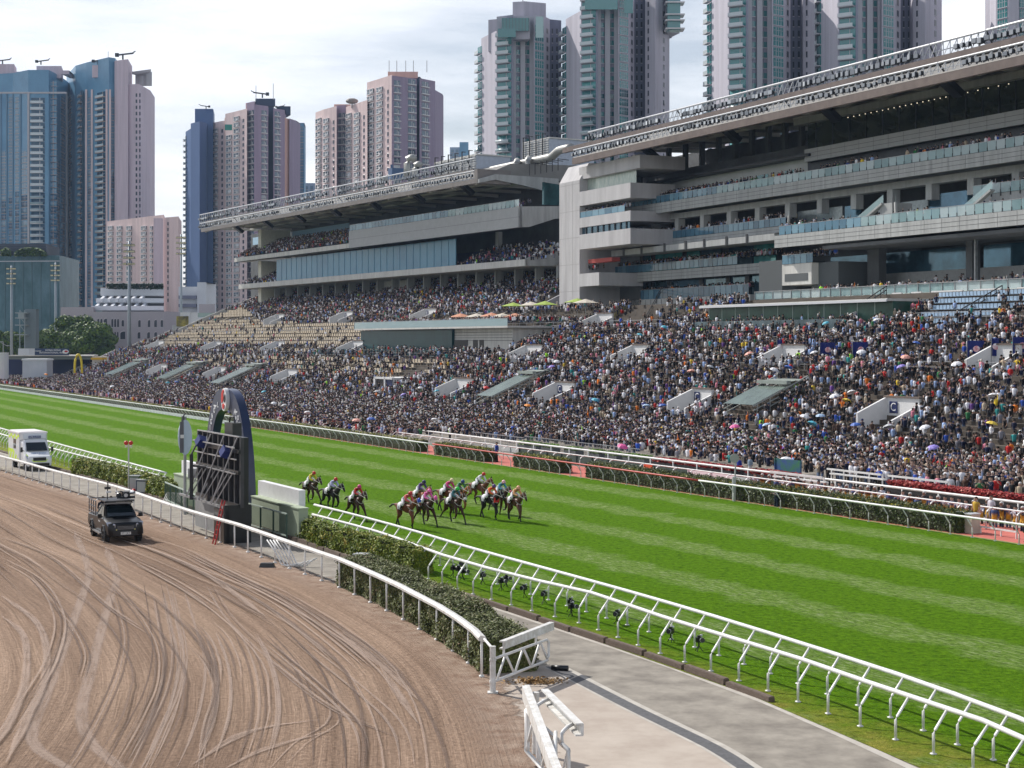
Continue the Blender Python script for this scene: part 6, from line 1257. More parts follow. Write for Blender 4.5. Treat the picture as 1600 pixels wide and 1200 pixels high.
# steel back of the tote board standing in front of the arch
OB = G(353, 850); sB, dB = sd(OB); Lb = 8.6
tb = thing('board_frame', 'black steel back of a tall race board on a grey plinth, braced with diagonal struts', 'board frame', OB); MT = Matrix(((RU.x, RN.x, 0, 0), (RU.y, RN.y, 0, 0), (0, 0, 1, 0), (0, 0, 0, 1)))   # x: away along the rail, y: towards the stand
def tbox(mb, x0, x1, y0, y1, z0, z1, mi=0): mb.add([MT@Vector((x, y, z)) for z in (z0, z1) for x, y in ((x0, y0), (x1, y0), (x1, y1), (x0, y1))], [(0, 1, 2, 3), (7, 6, 5, 4), (4, 5, 1, 0), (5, 6, 2, 1), (6, 7, 3, 2), (7, 4, 0, 3)], mi)
T3 = MT.to_3x3()
mb = MB(); tbox(mb, .1, Lb, .9, 1.25, 0, 1.75, 0); tbox(mb, .05, 2.2, .2, .9, 0, 1.6, 0); mb.build('plinth', mat('plinth_grey', (.26, .26, .26), .8, var=.15, vs=.8), tb)
mb = MB(); tbox(mb, 0, .12, -.1, 1.3, 0, 1.9, 0); tbox(mb, 0, Lb, .0, .08, 1.70, 1.82, 1); tbox(mb, 0, 2.1, .02, .2, 0, 1.62, 0); mb.build('plinth_side', [BLACK, STEEL], tb)
mb = MB(); tbox(mb, -.05, Lb-1.1, .9, 1.15, 1.75, 5.25, 0)
for k in range(9): x = (Lb-1.1)*k/8; tbox(mb, x-.09, x+.09, .72, .9, 1.75, 5.25, 1)
for z in (3.5, 4.55, 1.85): tbox(mb, -.05, Lb-1.1, .62, .72, z-.09, z+.09, 0)
mb.build('panel', [BLACK, mat('panel_grey', (.045, .045, .05), .5, var=.2)], tb)
mb = MB(); gsl = mat('strut_silver', (.42, .42, .43), .4, .5)
for x in (.4, 2.6, 4.9): mb.bar(T3@Vector((x-.1, .65, 5.2)), T3@Vector((x+1.3, -.25, 1.85)), .06, .06); mb.bar(T3@Vector((x+.3, .6, 3.5)), T3@Vector((x+1.2, -.1, 1.85)), .05, .05); mb.bar(T3@Vector((x+1.0, .6, 3.5)), T3@Vector((x+1.9, -.1, 1.85)), .05, .05)
for z, y in ((5.28, .7), (4.75, .45), (4.15, .55), (3.45, .5)): mb.bar(T3@Vector((.1, y, z)), T3@Vector((Lb-1.2, y, z)), .06, .06)
mb.build('brace', gsl, tb)
mb = MB(); mb.bar(T3@Vector((5.8, -.1, 1.7)), T3@Vector((5.8, -.1, 4.1)), .16, .16); mb.bar(T3@Vector((5.8, -.1, 3.5)), T3@Vector((4.8, .7, 3.4)), .1, .1); mb.bar(T3@Vector((3.6, .2, 1.8)), T3@Vector((3.6, .2, 3.5)), .14, .14)
mb.bar(T3@Vector((5.8, -.1, 4.1)), T3@Vector((5.9, .3, 4.8)), .07, .07); split_loose(mb.build('mast', DARK, tb), 'mast')
mb = MB(); tbox(mb, 4.4, 5.8, 1.7, 2.2, 0, 5.75); mb.tube([T3@Vector(v) for v in ((4.6, 1.9, 5.7), (4.8, 1.9, 6.05), (5.4, 1.9, 6.05), (5.6, 1.9, 5.7))], .05, 6); mb.build('cabinet', mat('cabinet_dark', (.03, .03, .03), .5, var=.2), tb)
BC = mat('camera_cover_blue', (.01, .025, .16), .5)
for x, z, lab in ((5.9, 4.75, 'blue covered box camera on a bracket at the far top corner of the board frame'), (1.5, 4.45, 'blue covered box camera on a bracket in the middle of the board frame')):
    p = OB+T3@Vector((x, .45, z)); mb = MB(); mb.box((0, 0, 0), (.46, .46, .46), 0, M=Matrix.Rotation(.6, 3, 'X')@Matrix.Rotation(.4, 3, 'Y')); mb.box((.28, 0, .05), (.06, .52, .5), 1, M=Matrix.Rotation(.4, 3, 'Y')); mb.bar((0, 0, 0), (.3, .5, -.6), .05, .05, 2); o = mb.build('box_camera', [BC, STEEL, DARK], None, False, p, .4); tag(o, lab, 'camera')
a, b = G(333, 848), G(352, 800); la = thing('ladder', 'red ladder leaning on the grey plinth of the board frame', 'ladder', G(334, 851)); q = OB+T3@Vector((.7, .1, 2.1))-Vector(la.location); u = RU*.22
mb = MB(); mb.bar(u, q+u, .05, .07); mb.bar(-u, q-u, .05, .07); mb.build('side_rails', mat('ladder_red', (.45, .03, .025), .4), la); mb = MB(); [mb.bar(q*k/9+u, q*k/9-u, .04, .04) for k in range(1, 9)]; mb.build('rungs', mat('ladder_red2', (.40, .05, .03), .4), la)
# mirror disc on its pole
p = G(289, 776); p = RP(sd(p)[0], -30.6); p = Vector(((289-800)/F*93, 93, 0)); zt_ = CH+(HY-683)*93/F; mr_ = thing('finish_mirror', 'tall oval mirror disc on a thin post left of the arch', 'mirror', p); mb = MB(); mb.tube([(0, 0, 0), (0, 0, zt_+1.2)], .09, 8); mb.box((.45, 0, zt_-2.1), (.5, .4, .55)); mb.build('post', STEEL, mr_)
mb = MB(); n = 28; ax = Vector((.42, -.9, 0)).normalized(); w_ = Vector((.9, .42, 0))
for (nx, tk) in ((0, .16),):
    d_ = Vector((.33, .12, 0)).normalized(); nn = Vector((-.12, .33, 0)).normalized(); V = []
    for off in (-.1, .1):
        for k in range(n): a = 2*math.pi*k/n; V.append(d_*(.40*math.cos(a))+nn*off+Vector((0, 0, zt_+1.02*math.sin(a))))
    mb.add(V, [tuple(range(n-1, -1, -1)), tuple(range(n, 2*n))]+[(k, (k+1) % n, n+(k+1) % n, n+k) for k in range(n)])
mb.build('disc', mat('mirror_metal', (.50, .60, .74), .2, .35), mr_); mb = MB(); V = [d_*(-.05-.40*math.cos(a*.5))*1.0+nn*-.16+Vector((0, 0, zt_+1.02*math.sin(a))) for a in ()]
mb.box((-.16, -.14, zt_), (.22, .10, 1.8), 0, M=Matrix.Rotation(.35, 3, 'Z')); mb.box((-.12, -.21, zt_+.05), (.2, .03, .2), 1, M=Matrix.Rotation(.35, 3, 'Z')); mb.tube([(-.12, -.12, zt_+.9), (-.1, -.12, zt_+1.2), (.02, -.12, zt_+1.35)], .07, 6); mb.build('dark_half', [mat('mirror_shade', (.12, .12, .14), .4, .3), WHITE], mr_)
# green and white winning-line walls
def wall(label, x0, x1, d, z0, z1, th, m, name='wall', cap=None):
    s0 = x0; s1 = x1; O = RP((s0+s1)/2, d, z0); mb = MB(); mb.box((0, 0, (z1-z0)/2), (abs(s1-s0), th, z1-z0)); 
    if cap: mb.box((0, 0, z1-z0+.03), (abs(s1-s0)+.06, th+.08, .06), 1)
    o = mb.build(name, [m]+([cap] if cap else []), None, False, O, math.atan2(RU.y, RU.x)); tag(o, label, 'wall'); return o
PG = mat('pale_green_paint', (.34, .40, .29), .7, var=.08, vs=.6); WP = mat('white_board_paint', (.76, .76, .78), .5, var=.05)
sA = lambda x, d: sx_(x, d)
wall('pale green wall right of the finish arch, below the white board', sA(400, -31), sA(474, -31), -31.0, 0, 1.62, .5, PG, cap=PG); wall('white board standing on the pale green wall right of the arch', sA(408, -30.6), sA(472, -30.6), -30.6, 1.62, 2.45, .35, WP)
wall('pale green wall left of the board frame', sA(278, -31), sA(322, -31), -31.0, 0, 1.7, .5, PG, cap=PG); wall('white board on the pale green wall left of the board frame', sA(288, -30.6), sA(322, -30.6), -30.6, 1.7, 2.55, .35, WP)
def fence(label, a, b, h, m):
    O = a.copy(); mb = MB(); n = max(3, int((b-a).length/1.5)); t = thing('railing', label, 'railing', O); 
    for k in range(n+1): q = a.lerp(b, k/n)-O; mb.bar(q, q+Vector((0, 0, h)), .07, .07)
    split_loose(mb.build('post', m, t), 'post'); mb = MB(); [mb.bar(a-O+Vector((0, 0, z)), b-O+Vector((0, 0, z)), .05, .07) for z in (h, .25)]; mb.build('rails', mat('rail_pale_green', (.42, .50, .44), .5), t); mb = MB(); n = int((b-a).length/.14)
    for k in range(n): q = a.lerp(b, k/n)-O; mb.bar(q+Vector((0, 0, .25)), q+Vector((0, 0, h)), .015, .015)
    mb.build('mesh_infill', m, t)
GF = mat('fence_green', (.05, .10, .07), .5); fence('dark green mesh railing right of the board frame, in front of the pale green wall', G(388, 826), G(448, 845), 1.35, GF); fence('dark green mesh railing left of the board frame, by the grey grille', G(258, 786), G(312, 812), 1.3, GF)
mb = MB(); mb.box((0, 0, .02), (1.5, .04, .04)); mb.box((0, 0, .9), (1.5, .04, .04)); [mb.box((x, 0, .46), (.035, .035, .9)) for x in np.linspace(-.75, .75, 14)]; o = mb.build('metal_grille', mat('grille_pale', (.55, .54, .52), .5, .2), None, False, G(269, 789), -.4); o.rotation_euler = (R(-42), 0, -.35); tag(o, 'loose pale metal grille leaning on the ground beside the green railing', 'grille')
# red signal lamp pole, cabinets
p = G(201, 769); lp = thing('signal_lamp', 'thin pole with two red signal lamps in front of the olive hedge', 'signal lamp', p); mb = MB(); mb.tube([(0, 0, 0), (0, 0, (769-694)*p.y/F)], .05, 8); mb.box((0, 0, .1), (.5, .3, .2)); mb.build('pole', mat('pole_pale', (.5, .5, .5), .5, .3), lp)
RL = mat('lamp_red', (.55, .02, .015), .35); H_ = (769-692)*p.y/F
for dx in (-.16, .16): mb = MB(); mb.ball((dx, -.05, H_), .15, 10, 8); mb.tube([(dx, 0, H_-.1), (dx, .0, H_-.3)], .07, 8, 1); mb.build('lamp', [RL, WHITE], lp, True)
mb = MB(); mb.ball((-.2, -.1, .18), .17, 10, 8); mb.ball((.28, -.1, .16), .17, 10, 8); o = mb.build('lamp_covers', RL, None, True, G(203, 771)); tag(o, 'pair of red lamp covers lying at the foot of the signal pole', 'lamp cover')
for x, y, w_, h_, c, lab in ((212, 770, .75, 1.0, (.10, .16, .10), 'green equipment cabinet right of the signal pole'), (224, 773, .8, .85, (.02, .035, .07), 'dark blue equipment cabinet beside the green one'), (564, 889, .50, .52, (.02, .06, .05), 'small dark green loudspeaker box on the road edge by the hedge')):
    mb = MB(); mb.box((0, 0, h_/2+.12), (w_, .5, h_), 0); mb.box((0, 0, h_+.14), (w_+.08, .58, .05), 1); mb.box((0, -.26, h_/2+.12), (w_*.8, .02, h_*.8), 1); mb.box((0, 0, .06), (w_*.4, .3, .12), 1); o = mb.build('cabinet', [mat('cabinet_%d' % x, c, .5, var=.1), mat('cabinet_trim', (.35, .37, .36), .5)], None, False, G(x, y), -.3); tag(o, lab, 'cabinet')
# course marker pole beyond the rail
p = RP(sx_(1147, .3), .3, 0); hh_ = CH-p.y*(716-535)/F; mk = thing('marker_pole', 'grey course marker pole with a round disc, standing in the far hedge', 'pole', p); mb = MB(); mb.tube([(0, 0, 0), (0, 0, 1.5)], .13, 8); mb.tube([(.05, 0, 1.4), (.12, 0, hh_+.2)], .05, 8); mb.build('pole', mat('pole_grey', (.45, .46, .46), .5), mk); mb = MB(); mb.tube([(.02, -.08, hh_), (.02, -.03, hh_)], .3, 16); mb.build('disc', STEEL, mk)
for x, y, w_, h_, d_, lab, cl in ((1174, 777, .5, .7, .5, 'blue and white bin beneath the red far rail left of the marker pole', (.10, .20, .50)), (1512, 832, 1.2, 1.0, .6, 'cream box counter in the coral gateway at the right', (.50, .45, .36)), (262, 645, 3.0, 1.0, 1.2, 'grey rolled equipment on the far hedge line behind the mirror', (.2, .2, .22)), (22, 606, 3.2, .9, 1.2, 'grey trolley of equipment at the far rail on the left', (.2, .2, .23))):
    mb = MB(); mb.box((0, 0, h_/2), (w_, d_, h_), 0); mb.box((0, 0, h_+.03), (w_*1.06, d_*1.1, .06), 1); mb.box((w_*.2, -d_*.52, h_*.55), (w_*.3, .02, h_*.5), 1); o = mb.build('bin' if 'bin' in lab else 'counter' if 'counter' in lab else 'equipment', [mat('eq%d' % x, cl, .6, var=.1), mat('eq_trim', (.55, .57, .6), .5)], None, False, G(x, y), math.atan2(RU.y, RU.x)); tag(o, lab, 'bin' if 'bin' in lab else 'counter' if 'counter' in lab else 'equipment')
# low folded gate bar in the coral gateway
mb = MB(); a, b = G(1506, 829)+Vector((0, 0, .35)), G(1588, 842)+Vector((0, 0, .35)); O = a.copy(); mb.bar(a-O, b-O, .08, .08); [mb.bar(a.lerp(b, k)-O, a.lerp(b, k)-O-Vector((0, 0, .35)), .07, .07) for k in (0, .33, .72, 1)]; o = mb.build('gate_bar', WHITE, None, False, O); tag(o, 'low white bar closing the coral gateway at the right', 'gate')

# still cameras on little stands under the near rails
def pod(seed):
    rd = random.Random(seed); mb = MB(); t = rd.uniform(-.3, .3)
    for k in range(3): a = k*2.1+rd.random(); mb.bar((0, 0, .18), (.13*math.cos(a), .13*math.sin(a), 0), .02, .02, 0)
    mb.tube([(0, 0, .14), (0, 0, .30)], .025, 6, 0); M = Matrix.Rotation(t, 3, 'Z'); mb.box((0, 0, .37), (.20, .13, .15), 0, M=M); mb.box((0, 0, .47), (.09, .09, .06), 0, M=M)
    A = M@Vector((.05, -.06, .37)); B = M@Vector((.06, -.30, .40)); mb.tube([A, B], .06, 10, 0, .075); mb.tube([A.lerp(B, .8), A.lerp(B, .9)], .078, 10, 1); mb.box((.07, .03, .50), (.07, .05, .05), 1, M=M); return mb
for i, (x, y) in enumerate([(652, 886), (663, 888), (708, 902), (716, 903), (723, 907), (721, 895), (754, 913), (783, 923), (791, 918), (819, 934), (850, 944), (891, 956), (893, 964), (964, 976), (1048, 1004), (1092, 1018)]):
    t = thing('remote_camera', 'small black remote camera under the near rails, ' + ['leftmost, by the hedge end', 'second from the hedge end', 'left one of the dense cluster', 'second of the dense cluster', 'lowest of the dense cluster', 'uppermost of the dense cluster', 'alone right of the dense cluster', 'left one of a close pair', 'right one of a close pair', 'alone right of the close pair', 'in the middle of the row', 'upper one of two together', 'lower one of two together', 'second from the right of those well lit', 'standing apart on the right', 'rightmost, close to a post'][i], 'camera', G(x, y), rng.uniform(-.6, 1.2), 'remote cameras under the near rails'); pd_ = pod(i); k = 1.05
    pd_.build('camera', [BLACK, mat('lens_ring', (.6, .62, .65), .3)], t); t.scale = (k, k, k)

# gates at the end of the flat rail
def gate(label, post, a, b, top_a, top_b, lift=.62):
    "post: ground point of the hinge post; a,b: ground points under the two ends of the truss; pad rail on hoops above it"
    t = thing('swing_gate', label, 'gate', post); O = Vector(post); mb = MB(); mb.tube([(0, 0, 0), (0, 0, 1.34)], .085, 12); mb.box((0, 0, .02), (.3, .3, .04)); mb.tube([(0, 0, .92), (0, 0, .98)], .10, 12); mb.tube([(0, 0, .30), (0, 0, .36)], .10, 12); mb.build('post', WHITE_W, t)
    a, b = a-O, b-O; d = (b-a).normalized(); L_ = (b-a).length; mb = MB(); hb, ht = .34, .98
    mb.tube([a+Vector((0, 0, hb)), b-d*.12+Vector((0, 0, hb)), b+Vector((0, 0, hb+.12)), b+Vector((0, 0, ht-.1)), b-d*.12+Vector((0, 0, ht)), a+Vector((0, 0, ht))], .042, 8)
    n = 6
    for k in range(n): p0 = a.lerp(b, (k+.1)/n*.98)+Vector((0, 0, hb if k % 2 == 0 else ht)); p1 = a.lerp(b, (k+1.05)/n*.98)+Vector((0, 0, ht if k % 2 == 0 else hb)); mb.bar(p0, p1, .05, .05)
    mb.build('truss_frame', WHITE, t, True); 
    return t, O, a, b, d
g1, O1, a1_, b1_, d1_ = gate('open white lattice gate with padded top rail, at the end of the curved rail', G(770, 1083), G(775, 1082), G(857, 1049), None, None)
nrm_ = Vector((-d1_.y, d1_.x, 0))
mb = MB(); A, B = a1_.lerp(b1_, .12)+Vector((0, 0, 1.28))+nrm_*-.02, a1_.lerp(b1_, 1.10)+Vector((0, 0, 1.33)); mb.bar(A, B, .05, .20); mb.bar(A+nrm_*.05+Vector((0, 0, .1)), B+nrm_*.05+Vector((0, 0, .1)), .16, .04); mb.bar(A+nrm_*.05-Vector((0, 0, .1)), B+nrm_*.05-Vector((0, 0, .1)), .16, .04); mb.build('padded_rail', WHITE_W, g1)
mb = MB(); [mb.tube([a1_.lerp(b1_, k)+Vector((0, 0, .98)), a1_.lerp(b1_, k)+Vector((0, 0, 1.25))], .035, 8) for k in (.14, .75)]; mb.tube([Vector((0, 0, 1.26)), G(757, 1062)-O1+Vector((0, 0, 1.2))], .04, 8); mb.build('hinge_bars', WHITE, g1)
# second gate section, cut by the lower edge
P2 = G(837, 1178); g2 = thing('swing_gate', 'white gate section with hooped arms and padded rail, cut by the bottom edge', 'gate', P2); O2 = P2
mb = MB(); mb.tube([(0, 0, 0), (0, 0, 1.5)], .085, 12); mb.tube([(0, 0, 0), (0, 0, .25)], .095, 12); mb.build('post', WHITE_W, g2)
def GP(x, y, z): return G(x, y, z)-O2
mb = MB(); A, B = GP(819, 1081, 1.45), GP(868, 1215, 1.45); mb.bar(A, B, .10, .32); mb.bar(A+Vector((.08, 0, .15)), B+Vector((.08, 0, .15)), .10, .05); mb.tube([Vector((0, 0, 1.42)), A.lerp(B, .06)], .04, 8); mb.build('flat_rail', WHITE_W, g2)
mb = MB(); C_, D_ = GP(822, 1110, 1.28), GP(888, 1172, 1.28); mb.tube([C_, D_, D_-Vector((0, 0, .2)), D_-Vector((0, 0, 1.05)), C_-Vector((0, 0, .95)), C_], .05, 8)
for k in range(5): mb.bar(C_.lerp(D_, k/5)-Vector((0, 0, 0 if k % 2 else .95)), C_.lerp(D_, (k+1)/5)-Vector((0, 0, .98 if k % 2 else 0)), .05, .05)
mb.build('truss_frame', WHITE, g2, True)
mb = MB(); E_, H2 = GP(855, 1085, 1.62), GP(910, 1140, 1.62); mb.bar(E_, H2, .06, .26); mb.bar(E_+Vector((-.07, -.02, .12)), H2+Vector((-.07, -.02, .12)), .16, .04); mb.bar(E_+Vector((-.07, -.02, -.12)), H2+Vector((-.07, -.02, -.12)), .16, .04); mb.build('padded_rail', WHITE_W, g2)
for (s_, e_) in ((C_.lerp(D_, .22), E_.lerp(H2, .12)), (C_.lerp(D_, .86), E_.lerp(H2, .82))):
    mb = MB(); m1 = s_+Vector((0, 0, .22)); m2 = s_.lerp(e_, .45); m2.z = e_.z-.02; mb.tube(dense([s_, m1, m2, e_], .08), .045, 8); mb.build('hoop_arm', WHITE, g2, True)
for (s_, e_) in ((C_.lerp(D_, .05), A.lerp(B, .22)), (C_.lerp(D_, .3), A.lerp(B, .5)), (C_.lerp(D_, .72), A.lerp(B, .95))):
    mb = MB(); m1 = s_+Vector((0, 0, .14)); mb.tube(dense([s_-Vector((0, 0, .9)), s_, m1, e_], .1), .045, 8); mb.build('hoop_arm', WHITE, g2, True)
# heap of spare hoops on the road behind the flat rail and a dark sack
t = thing('spare_rail_parts', 'loose bundle of white rail posts leaning on the curved flat rail', 'rail parts', G(446, 886)); mb = MB()
for k in range(6): x = .14*k; mb.tube([(x-.9, .5, 1.15), (x-.45, .2, .6), (x-.2, .1, .1), (x+.1, 0, .03)], .03, 6)
for k in range(5): mb.tube([(.1+.2*k, -.1, .05), (.4+.2*k, .05, .12+.05*k), (1.0+.1*k, .1, .06+.08*k)], .025, 6)
mb.build('posts_bundle', WHITE, t, True); mb = MB(); mb.box((-.8, -.1, .1), (.7, .35, .2), taper=.8); mb.build('dark_base', BLACK, t)
o = MB().tube([(0, 0, .08), (.5, -.15, .09)], .08, 8).build('rubber_sleeve', BLACK, None, True, G(862, 1047)); tag(o, 'short black rubber sleeve lying at the corner of the purplish hedge', 'sleeve')
# small leaf litter beside the hedge end
V = np.stack([rng.normal(0, .35, 500), rng.normal(0, .22, 500), rng.uniform(.01, .08, 500)], 1); o = link('cut_leaves', quads_mesh('cut_leaves', leaves(V, np.tile([0, 0, 1.], (500, 1)), .06), [leaf_mat('dead_leaf', (.10, .06, .02), (.35, .20, .07))]), None, G(838, 1066)); tag(o, 'small heap of brown cuttings at the end of the purplish hedge', 'cuttings', None, 'stuff')
# ================================================================== HORSES AND JOCKEYS
def skin_mesh(nodes, edges, root, mats, region, levels=2):
    "nodes: name -> (x, y, z, rx, ry); one continuous skin grown over the edges, faces sorted into materials by the nearest bone"
    keys = list(nodes); me = bpy.data.meshes.new('skin'); me.from_pydata([nodes[k][:3] for k in keys], [(keys.index(a), keys.index(b)) for a, b in edges], [])
    o = bpy.data.objects.new('skin', me); COL.objects.link(o); mod = o.modifiers.new('s', 'SKIN'); mod.use_smooth_shade = True; mod.branch_smoothing = .6
    sv_ = me.skin_vertices[0].data
    for i, k in enumerate(keys): sv_[i].radius = (nodes[k][3], nodes[k][4]); sv_[i].use_root = (k == root)
    sb = o.modifiers.new('b', 'SUBSURF'); sb.levels = levels; sb.render_levels = levels
    dg = bpy.context.evaluated_depsgraph_get(); out = bpy.data.meshes.new_from_object(o.evaluated_get(dg)); bpy.data.objects.remove(o)
    out.materials.clear()
    for m in mats: out.materials.append(m)
    segs = [(Vector(nodes[a][:3]), Vector(nodes[b][:3]), a, b) for a, b in edges]; mi = []
    for f in out.polygons:
        c = f.center; best = None
        for p, q, a, b in segs:
            d = q-p; t = max(0, min(1, (c-p).dot(d)/max(d.length_squared, 1e-9))); r = nodes[a][3]*(1-t)+nodes[b][3]*t; dist = (c-(p+d*t)).length-r
            if best is None or dist < best[0]: best = (dist, a, b, t)
        mi.append(region(best[1], best[2], best[3], c))
    out.polygons.foreach_set('material_index', mi); out.polygons.foreach_set('use_smooth', [True]*len(mi)); return out
def horse_nodes(p):
    N_ = {'loin': (-.22, 0, 1.30, .24, .27), 'rump': (-.62, 0, 1.30, .25, .26), 'dock': (-.92, 0, 1.30, .10, .12), 'belly': (.12, 0, 1.20, .26, .30), 'chest': (.48, 0, 1.22, .24, .31), 'brst': (.74, 0, 1.26, .17, .23), 'n1': (.98, 0, 1.48, .11, .19), 'n2': (1.20, 0, 1.66, .085, .14), 'poll': (1.40, 0, 1.78, .075, .10), 'face': (1.56, 0, 1.62, .07, .09), 'nose': (1.70, 0, 1.44, .055, .06), 'muz': (1.76, 0, 1.36, .045, .045),
          't1': (-1.08, 0, 1.32, .05, .05), 't2': (-1.32, 0, 1.27, .06, .055), 't3': (-1.62, 0, 1.10, .05, .04)}
    E = [('loin', 'rump'), ('rump', 'dock'), ('loin', 'belly'), ('belly', 'chest'), ('chest', 'brst'), ('brst', 'n1'), ('n1', 'n2'), ('n2', 'poll'), ('poll', 'face'), ('face', 'nose'), ('nose', 'muz'), ('dock', 't1'), ('t1', 't2'), ('t2', 't3')]
    legs = {0: dict(fl=((.80, 1.0), (1.02, .72), (1.28, .40), (1.40, .12), (1.47, .03)), fr=((.66, .95), (.80, .62), (.62, .34), (.44, .36), (.38, .30)), hl=((-.50, 1.0), (-.36, .78), (-.58, .48), (-.46, .16), (-.38, .03)), hr=((-.68, 1.0), (-.62, .76), (-.98, .58), (-1.22, .34), (-1.30, .26))),
            1: dict(fl=((.62, .95), (.62, .62), (.60, .30), (.62, .10), (.68, .03)), fr=((.82, .98), (1.06, .74), (1.12, .44), (.98, .30), (.94, .22)), hl=((-.66, 1.0), (-.58, .78), (-.92, .52), (-1.08, .20), (-1.04, .05)), hr=((-.48, 1.0), (-.34, .80), (-.52, .52), (-.34, .22), (-.26, .10))),
            2: dict(fl=((.64, .95), (.72, .62), (.56, .36), (.36, .36), (.30, .28)), fr=((.60, .95), (.56, .60), (.44, .28), (.38, .10), (.42, .03)), hl=((-.54, 1.0), (-.40, .78), (-.64, .50), (-.56, .18), (-.50, .03)), hr=((-.70, 1.0), (-.66, .76), (-1.02, .56), (-1.20, .28), (-1.24, .16)))}[p]
    for k, pts in legs.items():
        y = .14 if k[1] == 'l' else -.14; par = 'chest' if k[0] == 'f' else 'rump'; rs = (.12, .075, .045, .040, .052) if k[0] == 'f' else (.16, .105, .055, .042, .052)
        for i, (x, z) in enumerate(pts): N_[k+str(i)] = (x, y*(1 if i else .8), z, rs[i], rs[i]*1.05)
        E.append((par, k+'0')); E += [(k+str(i), k+str(i+1)) for i in range(4)]
    return N_, E
def coat(name, c, dark=.55): return mat('coat_'+name, c, .5, var=.18, vs=3, spec=.3)
COATS = {'bay': coat('bay', (.15, .045, .018)), 'dark_bay': coat('dark_bay', (.055, .020, .011)), 'black': coat('black', (.012, .009, .009)), 'chestnut': coat('chestnut', (.30, .10, .03)), 'brown': coat('brown', (.085, .033, .016))}
PTS = mat('black_points', (.008, .006, .006), .5); SOCK = mat('white_sock', (.6, .58, .55), .7)
def region_h(a, b, t, c):
    for k in (a, b):
        if k[-1] in '34' and k[:2] in ('fl', 'fr', 'hl', 'hr'): return 1
    if a in ('t1', 't2', 'dock') and b[0] == 't': return 1
    if (a, b) == ('nose', 'muz'): return 1
    if a[:2] in ('fl', 'fr', 'hl', 'hr') and a[-1] in '2': return 1
    return 0
HM = [skin_mesh(*horse_nodes(p), 'loin', [COATS['bay'], PTS], region_h, 2) for p in (0, 1, 2)]
def jock_nodes():
    N_ = {'hip': (-.06, 0, 1.74, .13, .12), 'waist': (.12, 0, 1.83, .115, .10), 'chest': (.34, 0, 1.92, .125, .13), 'neck': (.49, 0, 1.98, .06, .055), 'head': (.60, 0, 2.03, .09, .105), 'crown': (.64, 0, 2.09, .08, .08)}; E = [('hip', 'waist'), ('waist', 'chest'), ('chest', 'neck'), ('neck', 'head'), ('head', 'crown')]
    for s, k in ((1, 'l'), (-1, 'r')):
        N_.update({'sh'+k: (.38, s*.16, 1.92, .065, .065), 'el'+k: (.50, s*.24, 1.68, .048, .048), 'wr'+k: (.72, s*.12, 1.60, .036, .036), 'ha'+k: (.80, s*.09, 1.60, .038, .03), 'th'+k: (.02, s*.16, 1.66, .095, .095), 'kn'+k: (.30, s*.27, 1.48, .065, .065), 'an'+k: (.02, s*.30, 1.16, .045, .045), 'to'+k: (.18, s*.31, 1.10, .038, .038)})
        E += [('chest', 'sh'+k), ('sh'+k, 'el'+k), ('el'+k, 'wr'+k), ('wr'+k, 'ha'+k), ('hip', 'th'+k), ('th'+k, 'kn'+k), ('kn'+k, 'an'+k), ('an'+k, 'to'+k)]
    return N_, E
def reg_j(a, b, t, c):
    if a in ('neck', 'head'): return 0
    if a[:2] in ('wr',): return 0
    if a[:2] in ('sh', 'el') or b[:2] == 'sh' or a in ('waist', 'chest'): return 1
    if a[:2] == 'an' or (a[:2] == 'kn' and t > .35): return 3
    return 2
def cmat(name, c): return mat('silk_'+name, c, .5, var=.06, vs=6)
BREE = mat('white_breeches', (.68, .68, .72), .7); BOOT = mat('riding_boot', (.01, .01, .01), .3); SKN = mat('skin', SKIN[0], .6)
JB = skin_mesh(*jock_nodes(), 'waist', [SKN, BREE, BREE, BOOT], reg_j, 2)
def sub_mesh(me, want, grow, name):
    "the faces of some regions, pushed out a little: a garment over the body"
    bm = bmesh.new(); bm.from_mesh(me); bmesh.ops.delete(bm, geom=[f for f in bm.faces if f.material_index not in want], context='FACES'); bm.normal_update()
    for v in bm.verts: v.co += v.normal*grow
    out = bpy.data.meshes.new(name); bm.to_mesh(out); bm.free(); out.materials.clear(); out.materials.append(BREE); out.polygons.foreach_set('material_index', [0]*len(out.polygons)); return out
SILK = sub_mesh(JB, (1,), .016, 'silks'); BRM = sub_mesh(JB, (2,), .010, 'breeches'); BTM = sub_mesh(JB, (3,), .012, 'boots')
mb = MB(); mb.ball((.625, 0, 2.075), .128, 14, 8, 0, (1.08, .9, .92)); mb.box((.755, 0, 2.03), (.10, .17, .02), 0, M=Matrix.Rotation(.25, 3, 'Y')); HEL = mb.mesh('helmet', BREE, True)
mb = MB(); mb.ball((.70, 0, 2.01), .07, 8, 6, 0, (.7, 1.1, .5)); GOG = mb.mesh('goggles', BLACK, True)
